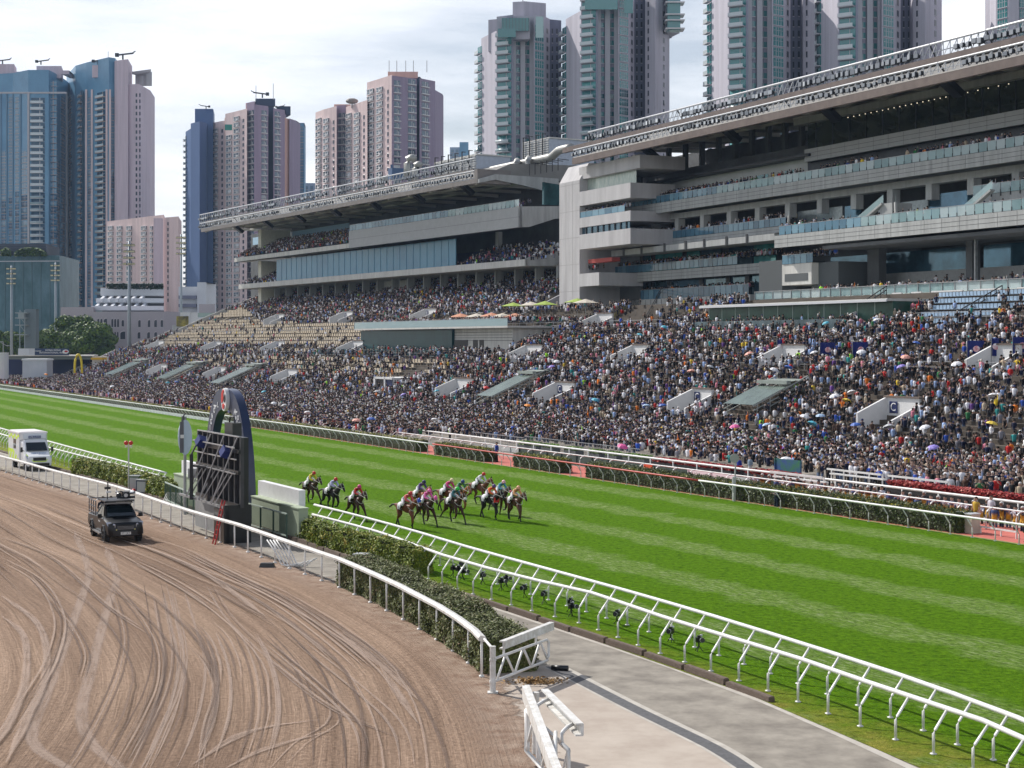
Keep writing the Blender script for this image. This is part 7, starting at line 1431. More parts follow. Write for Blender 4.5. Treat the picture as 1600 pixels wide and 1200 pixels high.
# saddle cloth over the back, bridle and reins
mb = MB(); V = []
for x in (-.34, -.1, .12):
    for a in np.linspace(-1.9, 1.9, 11): V.append((x, .285*math.sin(a)*1.0, 1.205+.325*math.cos(a*.82)-(.10 if abs(a) > 1.6 else 0)))
mb.add(V, [(i*11+k, i*11+k+1, (i+1)*11+k+1, (i+1)*11+k) for i in range(2) for k in range(10)]); CLOTH = mb.mesh('saddle_cloth', mat('cloth_white', (.72, .72, .75), .7), True)
mb = MB(); mb.box((-.05, 0, 1.565), (.36, .24, .05), 0, taper=.8)
for s in (-1, 1): mb.bar((.02, s*.24, 1.5), (.05, s*.325, 1.12), .03, .03, 0)
SAD = mb.mesh('saddle', BLACK)
mb = MB()
for s in (-1, 1): mb.tube([(.80, s*.08, 1.60), (1.2, s*.13, 1.58), (1.66, s*.07, 1.47)], .012, 5); mb.tube([(1.66, s*.075, 1.47), (1.50, s*.10, 1.66), (1.38, s*.09, 1.86)], .014, 5)
mb.tube([(1.60, -.085, 1.60), (1.665, 0, 1.64), (1.60, .085, 1.60)], .014, 5); mb.tube([(.70, -.24, 1.30), (.90, -.12, 1.12), (.97, 0, 1.08), (.90, .12, 1.12), (.70, .24, 1.30)], .018, 5); BRI = mb.mesh('bridle', mat('strap_pale', (.5, .48, .44), .6))
mb = MB()
for s in (-1, 1): mb.add([(1.36, s*.03, 1.84), (1.42, s*.10, 1.86), (1.37, s*.075, 2.0)], [(0, 1, 2), (2, 1, 0)]); 
mb.add([(1.36, -.02, 1.88), (1.36, .02, 1.88), (1.0, .03, 1.66), (1.0, -.03, 1.66), (.78, -.03, 1.52), (.78, .03, 1.52), (1.30, -.03, 1.80), (1.30, .03, 1.80)], [(0, 1, 2, 3), (3, 2, 5, 4)]); MANE = mb.mesh('mane_and_ears', PTS)
mb = MB(); mb.ball((1.50, 0, 1.70), .15, 10, 8, 0, (.95, .72, 1.2)); HOOD = mb.mesh('hood', BREE, True)
mb = MB(); mb.ball((1.66, 0, 1.555), .10, 10, 6, 0, (.8, 1.1, .9)); NOSEB = mb.mesh('noseband', BREE, True)
mb = MB(); mb.box((.90, 0, 1.26), (.10, .34, .30), 0, taper=.9); BRP = mb.mesh('breast_pad', BREE)
HEAD = math.atan2(-RU.y, -RU.x)
def col_of(c): return cmat('%02d%02d%02d' % tuple(int(x*99) for x in c), c)
RED, PINK, WHT, YEL, NVY, PUR, GRN, TEA, ORG, TAN, MAG, CYA, LIL = (.55, .02, .02), (.80, .13, .42), (.74, .74, .78), (.75, .62, .03), (.02, .03, .10), (.09, .04, .20), (.03, .62, .05), (.02, .13, .16), (.80, .12, .01), (.70, .34, .14), (.62, .03, .20), (.07, .30, .42), (.50, .50, .78)
HR = [(484, 789, 'brown', 0, YEL, RED, 'dark_bay', 'dark bay racehorse farthest left, with a white bridle rein', 'person crouched in yellow and white silks and red cap on the leftmost horse', {}),
 (517, 801, 'black', 2, LIL, RED, 'black', 'near black racehorse, second from the left', 'person crouched in pale lilac silks and red cap on the second horse from the left', {}),
 (555, 815, 'dark', 0, RED, MAG, 'dark_bay', 'dark brown racehorse, third from the left, just beyond the white rail', 'person crouched in red silks and pink cap on the third horse from the left', {}),
 (632, 828, 'bay', 1, (.65, .10, .10), RED, 'bay', 'bay racehorse in a bright blue hood, leftmost of the main bunch', 'person crouched in red, white and green silks on the blue hooded horse', {'hood': (.02, .08, .50)}),
 (655, 806, 'ch', 2, PUR, NVY, 'chestnut', 'chestnut racehorse half hidden behind the pink hooded one', 'person crouched in dark purple silks and navy cap behind the pink clad rider', {}),
 (664, 823, 'br', 0, PINK, PINK, 'dark_bay', 'dark racehorse in a pink hood', 'person crouched in bright pink silks and pink cap', {'hood': (.80, .10, .40)}),
 (697, 803, 'bay', 1, MAG, (.75, .62, .35), 'bay', 'bay racehorse behind the green capped rider, its tail streaming left', 'person crouched in magenta and cream silks behind the green capped rider', {}),
 (707, 819, 'db', 0, TEA, GRN, 'dark_bay', 'dark racehorse with a white blaze bridle carrying the green capped rider', 'person crouched in dark teal silks and bright green cap', {'nose': (.6, .6, .6)}),
 (716, 805, 'ch', 2, (.05, .22, .10), (.02, .06, .22), 'chestnut', 'reddish racehorse on the far side of the green capped rider', 'person crouched in green and yellow silks with a blue cap', {}),
 (747, 791, 'bay', 0, WHT, RED, 'bay', 'bay racehorse at the back of the leading group, one hind leg stretched out', 'person crouched in white silks with red spots and a red cap', {}),
 (763, 814, 'bl', 1, ORG, PUR, 'black', 'black racehorse with a red breast pad, third from the front', 'person crouched in orange red silks and purple cap, third from the front', {'pad': RED}),
 (780, 806, 'br', 2, CYA, (.80, .45, .50), 'dark_bay', 'dark racehorse with a red noseband, second from the front', 'person crouched in blue silks and pink cap, second from the front', {'nose': (.55, .05, .08)}),
 (803, 817, 'bay', 1, TAN, (.72, .36, .20), 'brown', 'dark bay racehorse leading the field, farthest right', 'person crouched in tan orange silks and cap on the leading horse, farthest right', {})]
for i, (x, y, _, pose, silk, cap, ct, hl, jl, ex) in enumerate(HR):
    p = G(x, y-2); rz = HEAD+rng.uniform(-.10, .12)+.06; k = .94
    h = thing('racehorse', hl, 'horse', p, rz, 'racehorses galloping on the turf'); h.scale = (k, k, k)
    b = link('body', HM[pose], h); b.material_slots[0].link = 'OBJECT'; b.material_slots[0].material = COATS[ct]
    link('mane', MANE, h); c = link('saddle_cloth', CLOTH, h); link('saddle', SAD, h); link('bridle', BRI, h)
    nb = MB(); 
    for s in (-1, 1):
        me = text_mesh(str((i*5+3) % 14+1), .26, mat('cloth_number', (.02, .03, .10), .6), .003); o = link('cloth_number', me, c); xd = Vector((-s, 0, 0)); o.matrix_local = Matrix.Translation((-.14, -s*.315 if s < 0 else -.315, 1.18))@Matrix(((1, 0, 0), (0, 0, -1), (0, 1, 0))).to_4x4() if s > 0 else Matrix.Translation((-.14, .315, 1.18))@Matrix(((-1, 0, 0), (0, 0, 1), (0, 1, 0))).to_4x4()
    def tinted(nm, me, c_): o = link(nm, me, h); o.material_slots[0].link = 'OBJECT'; o.material_slots[0].material = col_of(c_)
    if 'hood' in ex: tinted('hood', HOOD, ex['hood'])
    if 'nose' in ex: tinted('noseband', NOSEB, ex['nose'])
    if 'pad' in ex: tinted('breast_pad', BRP, ex['pad'])
    j = link('person', JB, None, p, rz); j.scale = (k, k, k); tag(j, jl, 'person', 'jockeys on the racehorses')
    for nm, me, c_ in (('silks', SILK, silk), ('helmet', HEL, cap)): o = link(nm, me, j); o.material_slots[0].link = 'OBJECT'; o.material_slots[0].material = col_of(c_)
    link('breeches', BRM, j); o = link('boots', BTM, j); o.material_slots[0].link = 'OBJECT'; o.material_slots[0].material = BOOT; link('goggles', GOG, j)

# ================================================================== VEHICLES
def loft_body(mb, secs, mi=0):
    "cross sections (x, [(y, z) right half from the bottom to the top centre]) mirrored to a closed body"
    V = []; m = None
    for x, half in secs:
        ring = [(y, z) for y, z in half]+[(-y, z) for y, z in reversed(half) if abs(y) > 1e-6]; m = len(ring); V += [(x, y, z) for y, z in ring]
    n = len(secs); mb.add(V, [(i*m+k, (i+1)*m+k, (i+1)*m+(k+1) % m, i*m+(k+1) % m) for i in range(n-1) for k in range(m)]+[tuple(range(m)), tuple((n-1)*m+k for k in range(m-1, -1, -1))], mi)
TYRE = mat('tyre', (.018, .018, .018), .85); RIM = mat('rim_dark', (.06, .06, .065), .4, .6); GLS = mat('windscreen', (.012, .02, .024), .05, .3, spec=.9); HLAMP = mat('headlamp', (.55, .58, .66), .08, .3)
def wheel(par, x, y, r=.38, w=.26):
    mb = MB(); mb.tube([(0, -w/2, 0), (0, w/2, 0)], r, 24); mb.tube([(0, -w/2-.005, 0), (0, -w/2, 0)], r*.86, 24); t = mb.build('wheel', TYRE, par, False, (x, y, r)); mb = MB(); s = -1 if y < 0 else 1; mb.tube([(0, s*w*.5, 0), (0, s*(w*.5+.02), 0)], r*.62, 16)
    for k in range(6): a = k*math.pi/3; mb.bar((0, s*(w*.5+.02), 0), (r*.58*math.cos(a), s*(w*.5+.03), r*.58*math.sin(a)), .05, .03)
    mb.build('rim', RIM, t)
H2 = math.atan2(-2.78, 1.37)-.02
pk = thing('pickup_truck', 'black camera pickup truck with a roof rack of filming gear, driving on the dirt track', 'pickup truck', (-19.55, 80.2, .02), H2); PB = mat('truck_black', (.007, .008, .010), .3, 0, spec=.35); PSV = mat('truck_trim', (.30, .31, .33), .3, .6)
mb = MB(); Hf = lambda z0, zb, wt: [(0, z0), (.80, z0), (.90, z0+.15), (.92, .72), (.90, zb-.06), (wt, zb), (0, zb+.02)]
loft_body(mb, [(.92, [(0, .42), (.62, .42), (.70, .50), (.72, .70), (.66, .88), (.50, .93), (0, .95)]), (.84, [(0, .36), (.74, .36), (.84, .45), (.86, .75), (.82, .98), (.62, 1.03), (0, 1.05)]), (.55, Hf(.34, 1.10, .74)), (-.10, Hf(.34, 1.18, .78)), (-.45, Hf(.34, 1.20, .80)), (-2.15, Hf(.34, 1.20, .82)), (-2.3, Hf(.34, 1.18, .82)), (-4.15, Hf(.38, 1.12, .84)), (-4.2, Hf(.42, 1.08, .82))]); o = mb.build('body', PB, pk); smooth_by(o.data, 35)
mb = MB(); cabp = [(-.20, 1.19, .78), (-.95, 1.70, .66), (-1.15, 1.76, .64), (-2.0, 1.76, .64), (-2.2, 1.70, .66), (-2.30, 1.19, .80)]; V = [(x, s*w_, z) for x, z, w_ in cabp for s in (-1, 1)]; mb.add(V, [(2*i, 2*i+1, 2*i+3, 2*i+2) for i in range(5)]+[tuple(2*i for i in range(5, -1, -1)), tuple(2*i+1 for i in range(6))]); mb.build('cab', PB, pk)
mb = MB(); mb.add([(-.23, -.68, 1.235), (-.23, .68, 1.235), (-.90, .58, 1.68), (-.90, -.58, 1.68)], [(0, 1, 2, 3)]); mb.v = [(x+.035, y, z+.035) for x, y, z in mb.v]; mb.build('windscreen', GLS, pk)
for s in (-1, 1):
    mb = MB(); q = [(-.48, s*.80, 1.24), (-1.22, s*.80, 1.24), (-1.22, s*.675, 1.68), (-1.00, s*.675, 1.68)]; q2 = [(-1.28, s*.80, 1.24), (-2.15, s*.80, 1.24), (-2.10, s*.675, 1.68), (-1.28, s*.675, 1.68)]; mb.add([(x, y+s*.02, z) for x, y, z in q], [(0, 1, 2, 3)]); mb.add([(x, y+s*.02, z) for x, y, z in q2], [(0, 1, 2, 3)]); mb.build('side_window', GLS, pk)
    mb = MB(); mb.box((-.45, s*1.02, 1.28), (.12, .20, .20)); mb.bar((-.45, s*.85, 1.22), (-.45, s*.95, 1.25), .05, .05); mb.build('mirror', PB, pk)
    mb = MB(); mb.add([(.955-.06, s*.50, .80), (.80, s*.84, .86), (.62, s*.905, 1.04), (.70, s*.72, 1.06), (.90, s*.50, .96)], [(0, 1, 2, 3, 4)]); mb.v = [(x+.03, y+s*.012, z+.012) for x, y, z in mb.v]; mb.build('headlight', HLAMP, pk)
    mb = MB(); [mb.ball((.90-.05*k, s*(.45+.13*k), .70), .042, 6, 5) for k in range(3)]; mb.build('marker_lights', mat('marker_yellow', (.75, .68, .25), .3), pk)
    mb = MB(); mb.box((-1.3, s*.98, .42), (1.9, .16, .06)); mb.build('side_step', PSV, pk); [wheel(pk, x, s*.80) for x in (0.02, -3.1)]
    mb = MB(); mb.tube([(x_*1.0, s*.915, .42+.0) for x_ in (0, 0.001)], .01, 4); [mb.tube([Vector((cx+.46*math.cos(a), s*.925, .40+.46*math.sin(a))) for a in np.linspace(0, math.pi, 9)], .045, 6) for cx in (.02, -3.1)]; mb.build('wheel_arch', BLACK, pk)
mb = MB(); mb.box((.89, 0, .80), (.06, .84, .22)); mb.box((.90, 0, .50), (.08, 1.2, .20)); [mb.box((.925, 0, .73+.06*k), (.02, .82, .02), 1) for k in range(3)]; mb.build('grille', [BLACK, PSV], pk)
mb = MB(); mb.box((0, 0, 0), (.02, .50, .13)); pl = mb.build('number_plate', mat('plate_white', (.78, .78, .75), .4), pk, False, (.965, 0, .52)); put_text('plate_text', 'ST1 JKT', .13, BLACK, pl, (.014, 0, 0), (0, 1, 0), (0, 0, 1), depth=.002)
put_text('door_lettering', 'Stewart', .13, WTXT, pk, (-1.0, -.935, .98), (1, 0, 0), (0, 0, 1), depth=.003)
mb = MB(); mb.box((-1.45, 0, 1.96), (1.75, 1.5, .06)); [mb.bar((x, s*.60, 1.75), (x, s*.66, 1.95), .05, .05) for x in (-.85, -2.05) for s in (-1, 1)]; [mb.bar((-.62-.0, -.74, 1.96+z), (-.62, .74, 1.96+z), .05, .04, 1) for z in (0, .07)]; [mb.bar((x, -.72, 1.86), (x, .72, 1.86), .05, .04, 1) for x in (-.75, -.95)]; mb.build('roof_rack', [BLACK, PSV], pk)
mb = MB(); [mb.bar((-2.35, s*.86, z), (-4.15, s*.86, z), .05, .05) for s in (-1, 1) for z in (1.25, 1.55, 1.85)]; [mb.bar((x, s*.86, 1.15), (x, s*.86, 1.87), .05, .05) for s in (-1, 1) for x in (-2.35, -2.95, -3.55, -4.15)]; mb.bar((-4.15, -.86, 1.85), (-4.15, .86, 1.85), .05, .05); mb.build('bed_cage', mat('cage_grey', (.16, .16, .17), .4, .4), pk)
M4 = Matrix.Translation((-19.55, 80.2, .02))@Matrix.Rotation(H2, 4, 'Z')
rg = thing('camera_rig', 'gyro stabilised camera rig strapped on the pickup truck roof rack', 'camera rig', M4@Vector((-1.4, .35, 2.0)), H2); mb = MB(); mb.ball((.25, .1, .24), .20, 12, 8); mb.ball((.1, -.25, .20), .14, 10, 8); mb.box((-.2, .1, .2), (.5, .35, .3)); mb.tube([(.2, -.35, .1), (.45, .5, .12)], .06, 8); mb.tube([(-.4, -.3, .3), (.3, -.2, .42), (.5, .2, .3)], .03, 6); mb.build('camera_head', BLACK, rg); mb = MB(); mb.box((.35, .12, .42), (.12, .3, .08)); mb.tube([(0, .35, .3), (.3, .5, .34)], .08, 8); mb.tube([(.45, .05, .22), (.5, .03, .22)], .1, 10); mb.box((-.1, -.3, .36), (.3, .12, .06)); mb.build('silver_parts', mat('rig_silver', (.5, .52, .55), .3, .5), rg)
mb = MB(); mb.tube([(0, 0, 0), (0, 0, .85)], .025, 6); mb.box((0, 0, .55), (.12, .3, .12)); mb.box((0, .05, .35), (.1, .25, .1), 1); mb.tube([(.05, .05, .55), (.05, .05, 1.1)], .012, 5); o = mb.build('antenna_mast', [BLACK, WHITE], None, False, M4@Vector((-1.9, -.35, 1.99)), H2); tag(o, 'small antenna mast with boxes on the left of the truck roof rack', 'antenna')
for k, (x, y) in enumerate(((-2.75, -.42), (-2.9, .02))):
    o = link('person', own_mesh((.03, .04, .07) if k == 0 else (.015, .015, .02), LEGS[0], SKIN[0], HAIRC[0], 'stand', 90+k), None, M4@Vector((x, y, .45)), H2+math.pi/2+.2); o.scale = (1, 1, .98); tag(o, ['person in a dark blue shirt standing in the camera truck bed, nearer the cage', 'person in black standing in the camera truck bed, behind the cab'][k], 'person')
# ambulance
AH = HEAD+.03; AP_ = Vector((-37.2, 125.3, 0)); am = thing('ambulance', 'white ambulance with lime yellow chequers and a blue sign, driving on the service road', 'ambulance', AP_, AH); AW = mat('ambulance_white', (.74, .76, .78), .3, coat=.3); LIME = mat('ambulance_lime', (.62, .85, .03), .4)
mb = MB(); A2 = lambda z0, zb, w_, wt: [(0, z0), (.88, z0), (w_, z0+.12), (w_, zb-.25), (wt, zb), (0, zb+.02)]
loft_body(mb, [(.95, A2(.42, .98, .80, .70)), (.88, A2(.36, 1.12, .92, .80)), (.30, A2(.34, 1.38, .98, .86)), (.0, A2(.34, 1.45, .99, .88)), (-.55, A2(.34, 2.15, .99, .80)), (-.75, A2(.34, 2.36, .99, .80)), (-1.35, A2(.34, 2.42, .99, .82))]); o = mb.build('cab', AW, am); smooth_by(o.data, 30)
mb = MB(); mb.box((-3.4, 0, 1.72), (4.1, 2.16, 2.2)); mb.add([(-1.36, -1.05, 2.30), (-1.36, 1.05, 2.30), (-.82, .86, 2.40), (-.82, -.86, 2.40), (-1.36, -1.05, 2.80), (-1.36, 1.05, 2.80), (-1.0, .9, 2.80), (-1.0, -.9, 2.80)], [(0, 1, 2, 3), (7, 6, 5, 4), (3, 2, 6, 7), (0, 3, 7, 4), (2, 1, 5, 6)]); mb.build('box_body', AW, am)
mb = MB(); mb.box((-3.4, 0, 2.86), (4.2, 2.24, .10)); mb.box((-3.4, 0, 2.93), (3.8, 1.9, .05)); mb.build('roof', mat('ambulance_roof', (.78, .74, .74), .4), am)
mb = MB(); mb.add([(.06, -.80, 1.50), (.06, .80, 1.50), (-.56, .74, 2.12), (-.56, -.74, 2.12)], [(0, 1, 2, 3)]); mb.v = [(x+.03, y, z+.03) for x, y, z in mb.v]; mb.build('windscreen', GLS, am)
for s in (-1, 1):
    mb = MB(); mb.box((-.05, s*1.18, 1.62), (.16, .16, .38)); mb.bar((-.1, s*.95, 1.5), (-.08, s*1.12, 1.6), .05, .05); mb.build('mirror', BLACK, am); mb = MB(); mb.add([(.93, s*.52, .86), (.82, s*.93, .92), (.55, s*.985, 1.16), (.62, s*.80, 1.20), (.88, s*.55, 1.02)], [(0, 1, 2, 3, 4)]); mb.v = [(x+.03, y+s*.01, z+.01) for x, y, z in mb.v]; mb.build('headlight', HLAMP, am)
    mb = MB(); mb.add([(-.35, s*.995, 1.45), (-1.2, s*.995, 1.45), (-1.2, s*.93, 2.05), (-.62, s*.93, 2.05)], [(0, 1, 2, 3)]); mb.v = [(x, y+s*.012, z) for x, y, z in mb.v]; mb.build('side_window', GLS, am)
    mb = MB()
    for k in range(6): mb.box((-1.7-.65*k, s*1.085, 2.62 if k % 2 == 0 else 2.45), (.62, .012, .22), 0)
    mb.add([(-1.4, s*1.087, .75), (-5.4, s*1.087, .75), (-5.4, s*1.087, 1.5), (-3.6, s*1.087, 1.5)], [(0, 1, 2, 3)], 0)
    for k in range(4): mb.add([(-1.6-1.0*k, s*1.09, 1.25), (-2.0-1.0*k, s*1.09, 1.25), (-2.4-1.0*k, s*1.09, .75), (-2.0-1.0*k, s*1.09, .75)], [(0, 1, 2, 3)], 1)
    mb.build('side_livery', [LIME, WHITE], am); mb = MB(); mb.box((-3.0, s*1.09, 1.95), (.9, .02, .75)); mb.build('box_window', GLS, am); [wheel(am, x, s*.86, .37, .25) for x in (.15, -3.9)]
mb = MB(); mb.box((.93, 0, .92), (.05, 1.0, .26)); mb.box((.93, 0, .50), (.08, 1.5, .22)); mb.build('grille', BLACK, am); mb = MB(); mb.add([(.90, -.60, 1.06), (.90, .60, 1.06), (.985, .5, .74), (.985, -.5, .74)], [(0, 1, 2, 3)]); mb.v = [(x-.035, y, z) for x, y, z in mb.v]
mb.tube([(.55, -.95, 1.28), (.88, -.70, 1.0), (.985, -.45, .74), (.99, .45, .74), (.88, .70, 1.0), (.55, .95, 1.28)], .035, 6); mb.build('bonnet_livery', LIME, am)
mb = MB(); mb.box((0, 0, 0), (.04, .95, .20)); sg = mb.build('blue_sign', mat('sign_blue', (.015, .05, .20), .4), am, False, (-.80, 0, 2.55)); put_text('sign_text', 'AMBULANCE', .15, WTXT, sg, (.025, 0, 0), (0, 1, 0), (0, 0, 1), depth=.002)
put_text('bonnet_text', 'AMBULANCE', .2, mat('letter_blue', (.15, .28, .5), .5), am, (.45, 0, 1.345), (0, 1, 0), (-.45, 0, .55), depth=.003)
# ================================================================== TOWERS AND FAR BUILDINGS
WINB = rand_mat('tower_window', [(0, (.03, .05, .07)), (.55, (.10, .14, .18)), (.85, (.22, .27, .31)), (1, (.55, .57, .58))]); WING = rand_mat('green_tower_window', [(0, (.02, .08, .10)), (.5, (.04, .19, .20)), (.85, (.10, .34, .33)), (1, (.5, .6, .6))])  # random pane colours stand in for curtains and mixed reflections
LEDGE = mat('window_ledge', (.66, .64, .64), .7); LEDP = mat('salmon_ledge', (.50, .36, .30), .7); BALG = rand_mat('balcony_parapet', [(0, (.24, .34, .36)), (1, (.55, .60, .62))], .3)
def tmpl(kind, glass, led, wall=None):
    mb = MB(); B = lambda x0, x1, y0, y1, z0, z1, mi: mb.add([(x, y, z) for z in (z0, z1) for x, y in ((x0, y0), (x1, y0), (x1, y1), (x0, y1))], [(0, 1, 2, 3), (7, 6, 5, 4), (4, 5, 1, 0), (5, 6, 2, 1), (6, 7, 3, 2), (7, 4, 0, 3)], mi)
    if kind == 'bay':
        B(-.5, .5, -.5, 0, .20, .80, 0); B(-.56, .56, -.65, 0, .10, .20, 1); B(-.56, .56, -.65, 0, .80, .88, 1); B(-.05, .05, -.56, -.5, .2, .8, 1); B(-.52, -.44, -.56, -.4, .2, .8, 1); B(.44, .52, -.56, -.4, .2, .8, 1); B(-.5, .5, -.55, -.5, .46, .50, 1); B(.1, .42, -.9, -.55, .22, .40, 1)
    elif kind == 'ledge':
        B(-.5, .5, -.10, 0, .12, .84, 0); B(-.55, .55, -.75, 0, .0, .13, 1); B(-.03, .03, -.15, -.1, .12, .84, 1); B(.2, .26, -.3, -.1, .12, .6, 1)
    elif kind == 'bal':
        B(-.5, .5, -.15, 0, .10, .92, 0); B(-.55, .42, -1.35, 0, .0, .10, 1); B(-.53, .40, -1.33, -1.28, .10, .42, 2); B(.12, .16, -.2, -.15, .1, .92, 1); B(-.55, -.5, -1.3, 0, .1, .42, 2)
    elif kind == 'slot': B(-.5, .5, -.06, 0, .22, .80, 0); B(-.6, .6, -.12, 0, .14, .22, 1)
    elif kind == 'pane':
        B(-.5, .5, -.12, 0, .08, .88, 0); [B(x-.02, x+.02, -.16, -.12, .08, .88, 1) for x in (-.25, 0, .25)]; B(-.5, .5, -.16, -.12, .55, .58, 1); B(-.56, .56, -.3, 0, .0, .07, 1)
    elif kind == 'small':
        B(-.5, .5, -.10, 0, .2, .72, 0); B(-.55, .55, -.2, 0, .12, .2, 1); B(-.03, .03, -.14, -.10, .2, .72, 1); B(-.5, .5, -.6, 0, .12, .18, 1) if led is LEDGE and False else None
    me = mb.mesh('window', [glass, led, BALG])
    return me
DKW = mat('small_dark_window', (.03, .035, .05), .3)
class Tower:
    def __init__(s, label, name, x, Yb, cat='tower block'):
        s.base = Vector(((x-800)/F*Yb, Yb, 0)); s.t = thing(name, label, cat, s.base); s.win = []
    def P(s, x, Y, z): return Vector(((x-800)/F*Y, Y, z))-s.base
    def block(s, chain, ytop, m, name='block', depth=25, ybot=None, refi=0, roof=None):
        "chain of (photo x, distance) front corners from left to right"
        zt = CH+(HY-ytop)*chain[refi][1]/F; z0 = 0 if ybot is None else CH+(HY-ybot)*chain[refi][1]/F; n = len(chain); f = [s.P(x, Y, 0) for x, Y in chain]; b = [s.P(chain[0][0], chain[0][1], 0)+Vector((3, depth, 0)), s.P(chain[-1][0], chain[-1][1], 0)+Vector((-3, depth, 0))]
        ring = f+[b[1], b[0]]; k = len(ring); mb = MB(); mb.add([(p.x, p.y, z) for z in (z0, zt) for p in ring], [tuple(range(k-1, -1, -1)), tuple(range(k, 2*k))]+[(i, (i+1) % k, k+(i+1) % k, k+i) for i in range(k)])
        mb.build(name, m, s.t); s.chain = chain; return s
    def at(s, x):
        ch = s.chain
        for (xa, Ya), (xb, Yb) in zip(ch, ch[1:]):
            if xa-1e-6 <= x <= xb+1e-6:
                A, B = s.P(xa, Ya, 0), s.P(xb, Yb, 0); t_ = (x-800)/F; d = B-A; a0 = A+s.base   # solve (a0+d*k).x = t*(a0+d*k).y
                k = (t_*a0.y-a0.x)/(d.x-t_*d.y); return A+d*k, d.normalized()
        return s.P(x, ch[-1][1], 0), Vector((1, 0, 0))
    def col(s, x0, x1, ytop, ybot, dy, me, fill=.9, prob=1):
        p0, d = s.at(x0); p1, _ = s.at(x1); w_ = (p1-p0).length; c = (p0+p1)/2; Y = (c+s.base).y; y = ytop
        while y < ybot:
            z = CH+(HY-(y+dy))*Y/F; hh = dy*Y/F
            if z > 0: s.win.append((me, c+Vector((0, 0, z)), math.atan2(d.y, d.x), w_, hh))
            y += dy
        return s
    def rib(s, xs, y0, y1, m, w=.6, out=.5, name='ribs'):
        mb = MB()
        for x in xs:
            p, d = s.at(x); n = Vector((d.y, -d.x, 0)); Y = (p+s.base).y; a = p+n*out; a.z = CH+(HY-y1)*Y/F; b = a.copy(); b.z = CH+(HY-y0)*Y/F; mb.bar(a, b, w, out*2)
        mb.build(name, m, s.t); return s
    def done(s, cap=100):
        s.win.sort(key=lambda q: -q[4]*q[3]/1.0 if False else -q[1].z)
        # the tallest rows are never hidden by the stands: keep those as parts
        for me, p, rz, w_, h_ in s.win[:cap]: o = link('window', me, s.t, p, rz); o.scale = (w_, 1, h_)
        rest = s.win[cap:]; by = {}
        for q in rest: by.setdefault(q[0].name, []).append(q)
        if rest:
            allV, allF, allM = [], [], []; base = 0; mats_ = []
            for me in {q[0].name: q[0] for q in rest}.values():
                v = np.array([tuple(a.co) for a in me.vertices]); fc = np.array([tuple(f.vertices) for f in me.polygons]); mi = np.array([f.material_index for f in me.polygons]); mo = []
                for m in me.materials:
                    if m not in mats_: mats_.append(m)
                    mo.append(mats_.index(m))
                for _, p, rz, w_, h_ in by[me.name]:
                    c, s_ = math.cos(rz), math.sin(rz); X = v[:, 0]*w_; allV.append(np.stack([X*c-v[:, 1]*s_+p.x, X*s_+v[:, 1]*c+p.y, v[:, 2]*h_+p.z], 1)); allF.append(fc+base); allM.append(np.array(mo)[mi]); base += len(v)
            P = np.concatenate(allV); Fq = np.concatenate(allF); me = bpy.data.meshes.new('windows'); me.vertices.add(len(P)); me.vertices.foreach_set('co', P.astype(np.float32).ravel()); me.loops.add(Fq.size); me.loops.foreach_set('vertex_index', Fq.astype(np.int32).ravel()); me.polygons.add(len(Fq)); me.polygons.foreach_set('loop_start', np.arange(0, Fq.size, 4, dtype=np.int32)); me.polygons.foreach_set('loop_total', np.full(len(Fq), 4, np.int32))
            for m in mats_: me.materials.append(m)
            me.polygons.foreach_set('material_index', np.concatenate(allM).astype(np.int32)); me.update(); o = link('windows', me, s.t); o['kind'] = 'stuff'
        return s
def crane(T, x, y, Y, flip=1, s=1.0):
    p = T.P(x, Y, CH+(HY-y)*Y/F); mb = MB(); s *= .62; mb.bar(p, p+Vector((0, 0, 4*s)), 1.2*s, 1.2*s); q = p+Vector((0, 0, 4.2*s)); mb.bar(q+Vector((-5*flip*s, 0, -.3)), q+Vector((9*flip*s, 0, 1.2*s)), 1.3*s, 1.2*s); mb.box(q+Vector((-5*flip*s, 0, -.2)), (3*s, 2.4*s, 3*s)); mb.bar(q+Vector((8*flip*s, 0, 1.2*s)), q+Vector((11*flip*s, -1, 2.6*s)), .7*s, .7*s); mb.build('roof_crane', DARK, T.t)
def antenna(T, x, y, Y, h=6): p = T.P(x, Y, CH+(HY-y)*Y/F); MBx = MB(); MBx.bar(p, p+Vector((0, 0, h)), .25, .25); MBx.build('antenna', STEEL, T.t)
BLUW = mat('blue_curtain_wall', (.09, .23, .37), .35, 0, col2=(.14, .32, .48), vs=.06); PINKW = mat('mauve_wall', (.58, .47, .52), .85, var=.11, vs=.5, stretch=(1, 1, .05)); PINKL = mat('pink_wall', (.68, .53, .52), .85, var=.11, vs=.5, stretch=(1, 1, .05)); SALM = mat('salmon_wall', (.62, .39, .33), .85, var=.11, vs=.5, stretch=(1, 1, .05)); PINKSH = mat('pink_wall_shaded', (.31, .245, .33), .85, var=.11, vs=.5, stretch=(1, 1, .05)); BLUD = mat('deep_blue_wall', (.07, .13, .28), .6, var=.06, vs=.02); BLUR = mat('recess_blue', (.04, .06, .11), .8); GRYW = mat('grey_mauve_wall', (.46, .44, .50), .85, var=.11, vs=.5, stretch=(1, 1, .05)); GRYD = mat('grey_recess', (.19, .20, .27), .85, var=.11, vs=.5, stretch=(1, 1, .05)); GRYM = mat('mid_grey_wall', (.27, .27, .34), .85, var=.11, vs=.5, stretch=(1, 1, .05)); RIBP = mat('pale_rib', (.46, .44, .45), .8); RIBW = mat('white_rib', (.50, .50, .54), .8)  # purple wall is the pink wall's shaded faces, shade put into the colour
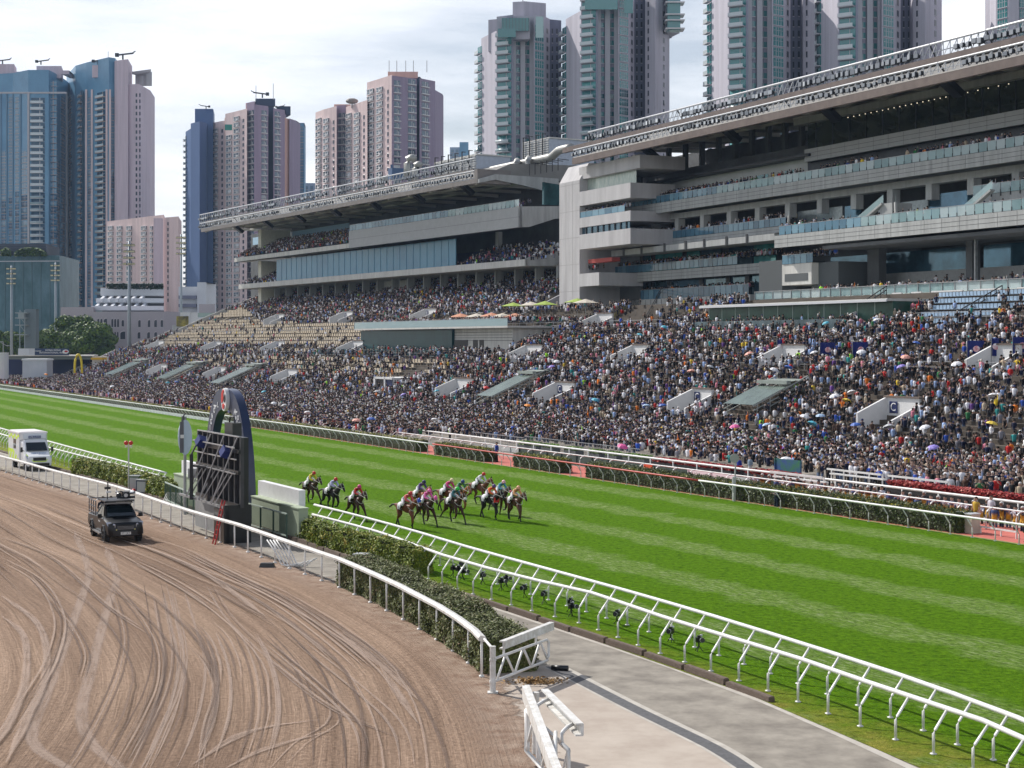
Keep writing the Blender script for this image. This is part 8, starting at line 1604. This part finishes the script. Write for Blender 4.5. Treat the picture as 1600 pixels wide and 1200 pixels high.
w_bay = tmpl('bay', WINB, LEDGE); w_led = tmpl('ledge', WINB, LEDGE); w_bal = tmpl('bal', WING, mat('grey_ledge', (.46, .45, .48), .7)); w_sal = tmpl('ledge', WINB, LEDP); w_slot = tmpl('slot', DKW, PINKW); w_pane = tmpl('pane', WING, RIBW); w_small = tmpl('small', WING, RIBW); w_bpane = tmpl('pane', rand_mat('blue_tower_window', [(0, (.03, .10, .18)), (.6, (.09, .24, .36)), (1, (.30, .46, .56))]), LEDP); w_balb = tmpl('bal', mat('blue_dark_window', (.03, .08, .13), .2), LEDP); w_balw = tmpl('bal', mat('blue_dark_window', (.03, .08, .13), .2), LEDGE); w_slotg = tmpl('slot', DKW, GRYW)

T = Tower('broad blue glass residential tower block at the left edge, with a column of pale balconies', 'apartment_tower', 40, 860)
T.block([(-60, 870), (20, 860), (44, 850), (76, 850), (86, 860), (104, 885)], 119, BLUW, depth=30); T.rib([2, 11, 21, 33, 87], 145, 520, mat('faint_rib', (.14, .24, .34), .6), .5, .3); T.rib([45, 103], 145, 520, RIBP, .8, .5)
T.col(49, 70, 152, 520, 9.9, w_balw).col(73, 83, 125, 520, 9.9, w_bpane); T.col(0, 10, 235, 520, 9.9, w_bpane).col(34, 43, 235, 520, 9.9, w_bpane).col(88, 93, 250, 520, 9.9, w_bpane).col(14, 20, 150, 520, 9.9, w_bpane).col(24, 30, 150, 520, 9.9, w_bpane).col(95, 101, 150, 520, 9.9, w_bpane)
for x0, x1, y0, y1 in ((-20, 22, 100, 119), (57, 96, 103, 119), (22, 57, 112, 114), (96, 108, 110, 113)): T.block([(x0, 864), (x1, 864)], y0, PINKW, 'penthouse', 14, y1+3)
mb = MB(); a, b = T.P(-40, 850, CH+(HY-145)*.34), T.P(104, 850, CH+(HY-145)*.34); mb.bar(a, b, .8, .9); mb.build('sky_garden_band', RIBP, T.t); crane(T, 64, 101, 864, 1, .75); crane(T, 4, 100, 864, 1, .75); T.done()
T = Tower('mauve residential tower with curved stacks of balconies, right of the blue glass tower', 'apartment_tower', 170, 850)
T.block([(104, 900), (118, 868), (135, 858), (152, 850), (170, 842), (180, 845)], 118, BLUW, depth=30); T.chain = [(104, 900), (118, 868), (135, 858), (152, 850), (170, 842), (180, 845)]
T.col(117, 134, 143, 520, 9.6, w_balb).col(152, 166, 143, 520, 9.6, w_balb).col(138, 143, 150, 520, 9.6, w_bpane).col(172, 178, 150, 520, 9.6, w_bpane).col(107, 112, 150, 520, 9.6, w_bpane); T.rib([136, 145, 168, 171], 140, 520, PINKL, .6, .5)
T.block([(179, 843), (200, 838)], 95, PINKW, 'lift_core', 22); T.block([(199, 840), (217, 838), (235, 860)], 132, PINKW, 'side_wing', 24); T.col(192, 197, 141, 520, 9.6, w_slot); T.col(212, 214.5, 144, 520, 9.6, w_slot).col(216, 218.5, 144, 520, 9.6, w_slot)
T.block([(144, 850), (180, 848)], 102, PINKW, 'penthouse', 12, 121); T.block([(206, 850), (236, 842)], 112, RIBP, 'roof_wing', 6, 116); T.block([(218, 852), (219.5, 852)], 114, RIBP, 'post', 1, 134); T.block([(228, 852), (229.5, 852)], 112, RIBP, 'post', 1, 134); crane(T, 192, 93, 845, 1, 1.0); crane(T, 153, 101, 850, 1, .8); antenna(T, 169, 98, 850, 6)
T.chain = [(217, 838), (235, 860)]; T.done()
T = Tower('pink slab block with white framed bay windows and a blank right flank', 'apartment_block', 225, 620)
T.block([(167, 640), (239, 612), (256, 606)], 346, PINKL, depth=16); T.chain = [(167, 640), (239, 612)]
for x in (170, 184, 199, 222, 236): T.col(x, x+7 if x < 230 else x+3, 352, 450, 8.9, w_bay)
T.block([(256, 606), (279, 600)], 340, PINKL, 'end_flank', 18); T.chain = [(256, 606), (279, 600)]; T.col(261.5, 263.5, 345, 470, 9.2, w_slot); T.block([(240, 603), (255, 603)], 341, PINKW, 'dark_flank', 1); T.rib([], 0, 0, RIBP); T.done()
T = Tower('slim stepped dark blue tower behind the pink blocks', 'office_tower', 305, 780)
T.block([(290, 800), (300, 785)], 206, BLUD, depth=20); T.block([(298, 784), (312, 776), (323, 782)], 193, BLUD, 'middle_shaft', 20); T.block([(304.5, 790), (333, 790)], 170, BLUD, 'top_shaft', 20); T.chain = [(290, 800), (298, 788)]; T.col(290, 291.5, 212, 480, 9, w_balw); crane(T, 322, 170, 785, -1, .5); T.done()
T = Tower('pink residential tower with purple shaded faces, white bay windows and a dark rooftop', 'apartment_tower', 395, 770)
T.block([(322, 800), (338, 790), (352, 784)], 195, PINKL, depth=20); T.col(323.5, 331, 202, 520, 9.45, w_bay).col(334, 341, 200, 520, 9.45, w_bay).col(346, 348.5, 200, 520, 9.45, w_slot)
T.block([(352, 780), (375, 768), (386, 762)], 178, PINKL, 'bay_stack', 20); T.col(354.5, 362, 210, 520, 9.45, w_bay).col(366.5, 374, 181, 520, 9.45, w_bay).col(379, 381.5, 184, 520, 9.45, w_slot)
T.block([(351, 781), (364, 775)], 172+12, SALM, 'bay_stack', 20)
T.block([(385, 768), (398, 762)], 161, PINKSH, 'shaded_stack', 20); T.col(389, 397, 171, 520, 9.45, w_led); T.block([(384, 772), (398, 770)], 161, SALM, 'cap', 8, 170)
T.block([(397, 760), (419, 766)], 163, PINKSH, 'shaded_stack', 22); T.col(408.5, 416.5, 171, 520, 9.45, w_led); T.block([(418, 775), (428, 775)], 168, BLUR, 'recess', 15)
T.block([(427, 766), (445, 772)], 169, PINKSH, 'shaded_stack', 22); T.col(429, 437, 173, 520, 9.45, w_led); T.block([(444, 776), (453, 780)], 184, SALM, 'pink_stack', 18); T.block([(452, 778), (463, 786)], 185, PINKSH, 'shaded_stack', 18)
T.block([(399, 785), (430, 785)], 154, BLUR, 'plant_room', 8, 166); T.block([(432, 790), (454, 790)], 166, BLUR, 'plant_room', 8, 180); crane(T, 410, 153, 780, -1, .8); crane(T, 436, 170, 785, 1, .45); antenna(T, 400, 156, 780, 7); antenna(T, 427, 156, 780, 8); mb = MB(); mb.box(T.P(357, 770, CH+(HY-199)*.308), (3.4, .3, 2.8)); mb.build('green_hoarding', mat('green_hoarding', (.03, .25, .20), .6), T.t); T.done()
T = Tower('narrow blue glass tower peeping out right of the pink tower with purple shaded faces', 'office_tower', 470, 840); T.block([(463, 840), (475.5, 840)], 192, BLUW, depth=15); T.chain = [(463, 840), (475.5, 840)]; T.col(464, 468, 196, 320, 9, w_bpane).col(469, 474, 196, 320, 9, w_bpane); T.done()
T = Tower('small pale blue block low on the skyline between two pink towers', 'office_block', 484, 900); T.block([(475, 900), (494, 900)], 286, mat('pale_blue_wall', (.30, .38, .50), .7), depth=15); T.chain = [(475, 900), (494, 900)]; T.col(477, 481, 290, 318, 6, w_bpane).col(485, 489, 290, 318, 6, w_bpane); T.done()
T = Tower('pair of joined pink residential towers, shaded faces purple, with white bays, in the centre left', 'apartment_tower', 600, 680)
T.block([(493, 715), (506, 705), (526, 695)], 176, PINKL, depth=20); T.col(494.5, 502, 184, 420, 10.3, w_bay).col(506.5, 514, 184, 420, 10.3, w_bay).col(520, 522.5, 186, 420, 10.3, w_slot)
T.block([(525, 702), (541, 700)], 165, PINKSH, 'shaded_stack', 18); T.col(529, 540, 175, 420, 10.3, w_led); T.block([(522, 712), (548, 712)], 163, SALM, 'cap', 8, 176)
T.block([(540.5, 696), (574, 676)], 167, PINKL, 'bay_stack', 20); T.col(542, 549, 176, 420, 10.3, w_bay).col(554.5, 562, 175, 420, 10.3, w_bay).col(567.5, 570, 178, 420, 10.3, w_slot)
T.block([(573.5, 680), (597, 668), (613, 660)], 129, PINKL, 'bay_stack', 22); T.col(575, 584, 138, 420, 11.0, w_bay).col(589.5, 598, 135, 420, 11.0, w_bay).col(605, 607.5, 138, 420, 11.0, w_slot)
T.block([(612, 660), (651, 668)], 118, PINKSH, 'shaded_stack', 22); T.col(615.5, 625, 124, 420, 11.0, w_led).col(637.5, 649, 122, 420, 11.0, w_led); T.block([(650, 676), (656, 676)], 120, BLUR, 'recess', 12)
T.block([(655.5, 668), (680, 676)], 122, PINKSH, 'shaded_stack', 20); T.col(659, 669.5, 126, 420, 11.0, w_led); T.block([(679, 678), (691, 690)], 140, PINKSH, 'shaded_stack', 18)
T.block([(606, 675), (653, 675)], 112, SALM, 'penthouse', 8, 122); [antenna(T, x, 113, 680, 5) for x in (608, 620, 634, 646, 667)]; mb = MB(); c = T.P(550, 690, CH+(HY-158)*.276); mb.ball(c, 2.3, 12, 6, 0, (1.2, 1, .55)); mb.bar(c, c-Vector((0, 0, 3)), .5, .5); mb.build('satellite_dish', mat('dish_brown', (.25, .22, .2), .6), T.t); T.done()
T = Tower('tiny blue block on the skyline right of the pink towers', 'office_block', 720, 1100); T.block([(703, 1100), (728, 1100)], 230, mat('pale_blue_wall', (.30, .38, .50), .7), depth=12); T.block([(718, 1099), (732, 1099)], 222, BLUW, 'upper_box', 12); T.chain = [(703, 1100), (728, 1100)]; T.col(705, 709, 233, 250, 6, w_bpane).col(712, 716, 233, 250, 6, w_bpane); T.done()
def green_tower(label, x0, sc, dy, Y, top, o, flank=True, cap=100):
    "o: feature columns in photo pixels relative to x0, scaled by sc"
    X = lambda v: x0+v*sc; T = Tower(label, 'apartment_tower', X(60), Y)
    T.block([(X(6), Y+14), (X(31), Y)], top[0], GRYW, 'blank_wall', 26); T.chain = [(X(1), Y+17), (X(31), Y)]; T.col(X(1), X(7), top[0]+12, 300, dy, w_bal)
    T.block([(X(30), Y-1), (X(56), Y-4)], top[1], GRYM, 'balcony_stack', 26); T.chain = [(X(30), Y-1), (X(56), Y-4)]; T.col(X(32), X(53), top[1]+18, 300, dy, w_bal)
    T.block([(X(55), Y+1), (X(89), Y+3)], top[1], GRYM, 'window_stack', 24); T.chain = [(X(55), Y+1), (X(89), Y+3)]; T.col(X(58), X(66), top[1]+20, 300, dy, w_small).col(X(72), X(81), top[1]+20, 300, dy, w_small); T.rib([X(55.5), X(70), X(84)], top[1], 300, RIBW, .7, .8)
    T.block([(X(88), Y-3), (X(104), Y), (X(113), Y+5)], top[2], GRYW, 'right_stack', 24); T.chain = [(X(88), Y-3), (X(104), Y), (X(113), Y+5)]; T.col(X(90), X(103), top[2]+16, 300, dy, w_pane).col(X(108), X(110.5), top[2]+20, 300, dy, w_slotg)
    T.block([(X(112), Y+12), (X(131), Y+14)], top[2]+8, GRYD, 'recess', 16); T.chain = [(X(112), Y+12), (X(131), Y+14)]; T.col(X(116), X(118), top[2]+20, 300, dy, w_slotg).col(X(123), X(125.5), top[2]+20, 300, dy, w_slotg)
    if flank: T.block([(X(130), Y+4), (X(146), Y), (X(168), Y+10)], top[3], GRYW, 'right_flank', 24); T.chain = [(X(130), Y+4), (X(146), Y), (X(168), Y+10)]; T.col(X(134), X(136), top[3]+20, 300, dy, w_slotg).col(X(158), X(160.5), top[3]+35, 300, dy, w_slotg)
    return T, X
T, X = green_tower('grey green-windowed tower with its stepped roof against the sky, left of centre pair', 746, 1, 13.9, 520, (60, 26, 22, 0), None, False)
T.block([(763, 526), (784, 524)], 31, GRYW, 'upper_wall', 20, 80); T.block([(801, 522), (820, 521), (853, 524)], 3, GRYW, 'penthouse', 12, 30); T.block([(776, 517.5), (828, 516.5)], 26, GRYW, 'crown', 18, 62)
mb = MB(); a, b = T.P(784, 515.2, CH+(HY-48)*.206), T.P(827, 514.5, CH+(HY-28)*.206); mb.box(((a.x+b.x)/2, a.y, (a.z+b.z)/2), (abs(b.x-a.x), .3, b.z-a.z)); a, b = T.P(778, 513, CH+(HY-61)*.206), T.P(806, 513, CH+(HY-48)*.206); mb.box(((a.x+b.x)/2, a.y, (a.z+b.z)/2), (abs(b.x-a.x), 3, b.z-a.z)); a, b = T.P(837, 515, CH+(HY-59)*.206), T.P(849, 515, CH+(HY-26)*.206); mb.box(((a.x+b.x)/2, a.y, (a.z+b.z)/2), (abs(b.x-a.x), .3, b.z-a.z)); mb.build('penthouse_glazing', WING, T.t); mb = MB()
for x in range(786, 828, 5): p = T.P(x, 514.9, 0); mb.bar((p.x, p.y, CH+(HY-48)*.206), (p.x, p.y, CH+(HY-28)*.206), .15, .1)
mb.build('glazing_bars', DKW, T.t); antenna(T, 817, 3, 522, 6); T.done()
T, X = green_tower('grey tower with green windows cut by the top edge, right of centre pair', 878, 1, 13.9, 505, (30, -30, -30, -20), None)
T.block([(X(162), 510), (X(184), 512)], -20, GRYW, 'bay', 10, 50)
mb = MB(); a, b = T.P(1042, 507, CH+(HY-47)*.202), T.P(1062, 507, CH+(HY+20)*.202); mb.box(((a.x+b.x)/2, a.y, (a.z+b.z)/2), (abs(b.x-a.x), 4, b.z-a.z)); mb.build('corner_glazing', WING, T.t); mb = MB(); [mb.box(((a.x+b.x)/2+.3, a.y-.4, CH+(HY-y)*.202), (abs(b.x-a.x)+2, 5.5, .35)) for y in (4, 23, 32, 45)]; mb.build('balcony_slabs', LEDGE, T.t)
mb = MB(); a, b = T.P(914, 500, CH+(HY-20)*.202), T.P(965, 500, CH+(HY+40)*.202); mb.box(((a.x+b.x)/2, a.y, (a.z+b.z)/2), (abs(b.x-a.x), .4, b.z-a.z)); a, b = T.P(975, 500, CH+(HY-26)*.202), T.P(989, 500, CH+(HY+40)*.202); mb.box(((a.x+b.x)/2, a.y, (a.z+b.z)/2), (abs(b.x-a.x), .4, b.z-a.z)); mb.build('sky_glazing', WING, T.t); T.done()
T, X = green_tower('grey green-windowed tower cut by the top edge, left one of right pair', 1104, 1.16, 16.2, 455, (-40, -40, -40, -40), None); T.done()
T, X = green_tower('grey green-windowed tower cut by the top edge, right one of right pair', 1275, 1.17, 16.6, 440, (-40, -40, -40, -40), None); T.done()
T = Tower('grey tower with green windows at the top right corner, only its lower floors in view', 'apartment_tower', 1580, 430); T.block([(1556, 432), (1576, 428), (1592, 426)], -40, GRYW, depth=20); T.chain = [(1556, 432), (1576, 428)]; T.col(1559, 1574, -20, 90, 16.5, w_pane); T.block([(1591, 430), (1640, 430)], -40, GRYM, 'side_stack', 18); T.chain = [(1591, 430), (1640, 430)]; T.col(1593, 1606, -20, 90, 16.5, w_pane).col(1612, 1626, -20, 90, 16.5, w_pane); T.done()

# ---- low buildings beyond the left end
T = Tower('dark green glass podium block with a louvred top and roof garden at the left edge', 'podium_block', 45, 640); GP_ = mat('mottled_green_glass', (.02, .085, .10), .3, 0, col2=(.09, .18, .22), vs=.16, spec=.4, stretch=(1, 1, .5))
T.block([(-40, 645), (93, 640)], 400, GP_, depth=40); T.block([(-40, 646), (72, 644)], 381, mat('louvre_dark', (.035, .045, .06), .6), 'louvred_top', 30, 401); T.chain = [(-40, 645), (93, 640)]; T.rib([8, 22, 36, 50, 64, 78, 91], 402, 535, mat('mullion_green', (.08, .15, .17), .4), .25, .1)
mb = MB(); [mb.bar(T.P(-40, 638, CH+(HY-y)*.256), T.P(93, 634, CH+(HY-y)*.256), .3, .3) for y in (409,)]; mb.build('roof_rail', RIBW, T.t); mb = MB(); [mb.bar(T.P(-40, 643, CH+(HY-y)*.257), T.P(73, 641, CH+(HY-y)*.257), .4, .5) for y in (383, 387, 391, 395)]; mb.build('louvres', mat('louvre_blue', (.05, .06, .09), .5), T.t)
for x0, x1 in ((2, 14), (24, 70)):
    n = int((x1-x0)*60); xs = rng.uniform(x0, x1, n); z = CH+(HY-400)*.256+rng.uniform(0, 3.2, n)*np.sin(np.clip((xs-x0)/(x1-x0), 0, 1)*math.pi)**.4; V = np.stack([(xs-800)/F*637-T.base.x, np.full(n, 637.)+rng.uniform(-1, 3, n)-T.base.y, z], 1); o = link('roof_garden', quads_mesh('shrubs', leaves(V, np.tile([0, -.3, 1.], (n, 1)), .7), [TLM]), T.t); o['kind'] = 'stuff'
T.done()
T = Tower('white terraced building with sloping balcony fins in front of the pink slab block', 'terraced_building', 200, 560); HW = mat('terrace_white', (.62, .64, .68), .7, var=.05, vs=.1)
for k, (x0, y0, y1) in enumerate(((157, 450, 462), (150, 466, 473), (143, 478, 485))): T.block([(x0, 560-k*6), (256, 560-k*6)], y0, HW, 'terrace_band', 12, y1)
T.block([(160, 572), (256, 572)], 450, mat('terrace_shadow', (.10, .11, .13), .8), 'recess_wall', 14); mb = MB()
for r_, (ya, yb, x0) in enumerate(((462, 470, 158), (474, 482, 150))):
    for x in range(x0, 226, 12): a = T.P(x, 553-r_*5, CH+(HY-yb)*.222); b = T.P(x+7, 562-r_*5, CH+(HY-ya)*.222); mb.bar(a, b, .9, 1.2)
mb.build('balcony_fins', HW, T.t); xs = rng.uniform(167, 255, 1500); V = np.stack([(xs-800)/F*556-T.base.x, np.full(1500, 556.)-T.base.y, CH+(HY-450)*.222+rng.uniform(-.3, 1.5, 1500)], 1); o = link('roof_planting', quads_mesh('shrubs', leaves(V, np.tile([0, -.3, 1.], (1500, 1)), .6), [TLB]), T.t); o['kind'] = 'stuff'; T.done()
T = Tower('lilac grey building with arched windows behind the big trees', 'arched_building', 190, 540); AWL = mat('arched_wall', (.40, .36, .39), .8, var=.05, vs=.1); T.block([(95, 545), (146, 542)], 480, AWL, 'left_wing', 15); T.block([(145, 540), (256, 536), (282, 545)], 487, AWL, 'main_wall', 18); T.chain = [(145, 540), (256, 536)]
ARW = MB(); n = 10; ARW.add([(-.5, -.06, 0), (.5, -.06, 0)]+[(.5*math.cos(a), -.06, .7+.3*math.sin(a)) for a in np.linspace(0, math.pi, n)], [tuple(range(n+2))], 0); fr_ = [(-.62, -.03, -.05), (.62, -.03, -.05)]+[(.62*math.cos(a), -.03, .7+.42*math.sin(a)) for a in np.linspace(0, math.pi, n)]; ARW.add(fr_, [tuple(range(n+2))], 1); arw = ARW.mesh('window', [DKW, mat('arch_surround', (.55, .50, .52), .8)]); sqw = tmpl('pane', DKW, LEDGE)
for x0, x1, y0, y1 in ((152, 155, 498, 511), (157, 160, 498, 511), (162, 169, 498, 512), (174, 177, 498, 511), (178.5, 181.5, 498, 511), (183, 186, 498, 511), (190, 194, 500, 510), (216, 220, 500, 511), (231, 235, 500, 511), (241, 246, 500, 511), (251, 255, 500, 511), (175, 177, 518, 527), (179, 181, 518, 527), (183, 185, 518, 527), (188, 200, 518, 530), (215, 220, 519, 529), (230, 235, 519, 529), (241, 246, 519, 529)):
    p, d = T.at((x0+x1)/2); Y = (p+T.base).y; p = p.copy(); p.z = CH+(HY-y1)*Y/F; o = link('window', arw, T.t, p, 0); o.scale = ((x1-x0)*Y/F, 1, (y1-y0)*Y/F)
T.chain = [(95, 545), (146, 542)]; [T.col(a, b, 493, 500, 7, sqw) for a, b in ((103, 112), (122, 127), (137, 142))]; T.done()
T = Tower('white car park building right of the pink flank, behind the light mast', 'car_park', 300, 560); T.block([(279, 565), (308, 565)], 448, HW, depth=20); T.block([(308, 563), (322, 563)], 441, HW, 'stair_tower', 20); T.chain = [(279, 565), (308, 565)]; mb = MB()
for y in (462, 475): a, b = T.P(279.5, 564, CH+(HY-y-5)*.226), T.P(307, 564, CH+(HY-y)*.226); mb.box(((a.x+b.x)/2, a.y, (a.z+b.z)/2), (abs(b.x-a.x), 1.4, b.z-a.z))
mb.build('openings', GRYD, T.t); T.block([(311, 500), (336, 500)], 475, AWL, 'balustraded_block', 10, 496); T.done()
T = Tower('low pale green roofed shed beside the left stand steps', 'shed', 310, 470); T.block([(285, 474), (350, 470)], 489, mat('shed_green', (.30, .38, .34), .7), 'roof', 20, 497); T.block([(287, 472), (345, 470)], 496, HW, 'wall', 18); T.block([(270, 460), (297, 460)], 512, CONC_L, 'lower_wall', 8); T.done()
t = Tower('yellow and dark information board on a white frame at the left stand steps', 'info_board', 284, 455); t.block([(277, 455), (291, 455)], 494, mat('board_yellow', (.32, .28, .04), .6, col2=(.07, .06, .03), vs=.5), 'panel', 1, 510); t.block([(291.5, 456), (297, 456)], 488, HW, 'frame', 1, 514); t.block([(283, 456), (285, 456)], 508, STEEL, 'post', .5)
# light masts
LMT = mat('mast_grey', (.30, .34, .38), .5, .3, var=.06)
for x, ytop, Y, w_, lab in ((18, 415, 520, 1.0, 'grey floodlight mast farthest left'), (87, 410, 520, 1.0, 'grey floodlight mast before the green podium block, second from the left'), (202, 377, 410, 1.05, 'tallest grey floodlight mast, in front of the pink slab block'), (283, 366, 480, .9, 'grey floodlight mast between the pink slab and the dark blue tower, above the yellow board')):
    p = Vector(((x-800)/F*Y, Y, 0)); zt = CH+(HY-ytop)*Y/F; t = thing('floodlight_mast', lab, 'floodlight mast', p, 0, 'floodlight masts at the left end'); mb = MB(); mb.tube([(0, 0, 0), (0, 0, zt)], .55*w_, 10, 0, .28*w_); mb.build('mast', LMT, t, True)
    lm = MB(); lm.box((0, 0, 0), (1.0, .5, .55), 0, taper=.7); lm.box((0, -.3, -.05), (.9, .06, .4), 1); lmm = lm.mesh('lamp', [DARK, mat('lamp_glass_yellow', (.55, .50, .32), .3)])
    for r_ in range(4): mbx = MB(); mbx.bar((-1.5, 0, zt-1.2-r_*1.6), (1.5, 0, zt-1.2-r_*1.6), .18, .18); mbx.build('crossarm', LMT, t); [link('lamp', lmm, t, (dx, -.4, zt-1.0-r_*1.6), rng.uniform(-.3, .3)) for dx in (-1.0, 0.1, 1.1)]
# screen tower, banner, canopy, tents, yellow gate at the left
T = Tower('grey slab-like camera tower with platforms, left of the big trees', 'camera_tower', 46, 440); T.block([(39, 440), (56, 440)], 483, mat('tower_slab', (.16, .20, .22), .8), 'slab', 3); mb = MB(); [mb.box(T.P(35, 439, CH+(HY-y)*.176), (3.2, 3, .25)) for y in (489, 497, 508, 523)]; [mb.bar(T.P(x, 438, CH+(HY-485)*.176), T.P(x, 438, 0), .2, .2) for x in (31, 38.5)]; [mb.bar(T.P(31, 438, CH+(HY-y)*.176), T.P(38.5, 438, CH+(HY-y-10)*.176), .15, .15) for y in (485, 495, 508)]; mb.box(T.P(34, 438, CH+(HY-494)*.176), (1.6, 1.2, 1.5)); mb.build('platforms', mat('platform_grey', (.28, .32, .34), .6), T.t)
T = Tower('long grey canopy roof over the crowd at the far left', 'canopy', 80, 400); T.block([(10, 402), (146, 398)], 556, mat('canopy_grey', (.17, .20, .20), .7), 'roof_edge', 14, 561.5); T.block([(10, 401), (146, 397)], 555, CONC_L, 'roof', 16, 556.5); T.block([(12, 409), (146, 406)], 561.5, mat('dark_blue_panel', (.02, .03, .09), .7), 'back_panel', 1); T.block([(144, 397), (170, 397)], 557, CONC_L, 'end_wall', 6); T.block([(147, 396), (160, 396)], 558.6, mat('sign_orange', (.70, .42, .02), .6), 'orange_sign', .5, 562)
T = Tower('navy event banner with white lettering on the canopy roof in front of the trees', 'banner', 75, 398); T.block([(46, 398), (108, 398)], 544.5, mat('banner_navy', (.012, .035, .10), .5), 'panel', .4, 555); T.block([(41, 397.6), (46, 397.6)], 544.5, HW, 'white_end', .6, 555)
put_text('banner_text', 'LONGINES', .95*398/F*10*.16*1.6, WTXT, T.t, T.P(58.5, 397.7, CH+(HY-548.5)*398/F), (1, 0, 0), (0, 0, 1), depth=.02); put_text('banner_text', 'HONG KONG\nINTERNATIONAL RACES', .62, WTXT, T.t, T.P(83, 397.7, CH+(HY-549.2)*398/F), (1, 0, 0), (0, 0, 1), depth=.02); mb = MB(); mb.ball(T.P(102.5, 397.7, CH+(HY-549.5)*398/F), .62, 12, 8, 0, (1.3, .1, .85)); mb.ball(T.P(103.2, 397.6, CH+(HY-549)*398/F), .35, 10, 6, 1, (1.2, .1, .7)); mb.build('banner_mark', [WHITE, mat('mark_red', (.5, .03, .03), .5)], T.t)
t = thing('tent', 'white box tent with a flat pale roof at the far left', 'tent', (-304*.377, 377, 0)); O = Vector(t.location); mb = MB(); a, b = Vector(((35-800)/F*377, 377, 0))-O, Vector(((73-800)/F*377, 377, 0))-O; z1 = CH+(HY-563)*377/F; mb.box(((a.x+b.x)/2, 2.5, z1/2), (b.x-a.x, 5, z1)); mb.build('walls', mat('tent_wall', (.46, .50, .56), .8, col2=(.62, .65, .7), vs=.15), t); mb = MB(); mb.box(((a.x+b.x)/2, 2.5, z1+.2), (b.x-a.x+.5, 5.5, .4), taper=.93); mb.build('roof', WHITE, t)
t = thing('ticket_booth', 'white round-cornered booth at the left edge behind the far crowd', 'booth', ((5-800)/F*372, 372, 0)); mb = MB(); z1 = CH+(HY-552)*372/F; mb.tube([(0, 0, 0), (0, 0, z1)], 1.25, 12); mb.tube([(0, 0, z1), (0, 0, z1+.15)], 1.35, 12); mb.build('walls', HW, t)
t = thing('inflatable_arch', 'small yellow arch standing in the far left crowd', 'arch', ((123-800)/F*362, 362, 0)); mb = MB(); mb.tube([(-.1+.75*math.cos(a), .3*math.cos(a), 4.2*math.sin(a)**.7 if math.sin(a) > 0 else 0) for a in np.linspace(0.001, math.pi-.001, 14)], .26, 8); z0_ = CH+(HY-583)*362/F; mb.v = [(x, y, z+max(0, z0_)) for x, y, z in mb.v]; mb.build('tube', mat('yellow_tube', (.75, .58, .03), .5), t, True)
t = Tower('thin street lamp with two arms at the left edge', 'street_lamp', 5, 380); mb = MB(); mb.tube([t.P(5, 380, 0), t.P(5, 380, CH+(HY-534)*.152)], .12, 6); mb.bar(t.P(1, 380, CH+(HY-535)*.152), t.P(12, 380, CH+(HY-541)*.152), .12, .12); mb.box(t.P(12, 380, CH+(HY-540)*.152), (.8, .4, .2)); mb.box(t.P(2, 380, CH+(HY-534)*.152), (.8, .4, .2)); mb.build('pole', STEEL, t.t)
# ================================================================== AIR
hz = bpy.data.materials.new('haze'); hz.use_nodes = True; t = hz.node_tree; t.nodes.remove(t.nodes['Principled BSDF']); pv = t.nodes.new('ShaderNodeVolumePrincipled'); pv.inputs['Color'].default_value = (.50, .70, 1.0, 1); pv.inputs['Density'].default_value = .00008; pv.inputs['Anisotropy'].default_value = .2
t.links.new(pv.outputs[0], t.nodes['Material Output'].inputs['Volume'])
if HAZE:
    mb = MB(); mb.box((0, 600, 125), (1700, 1300, 254)); o = mb.build('haze', hz); o['kind'] = 'stuff'
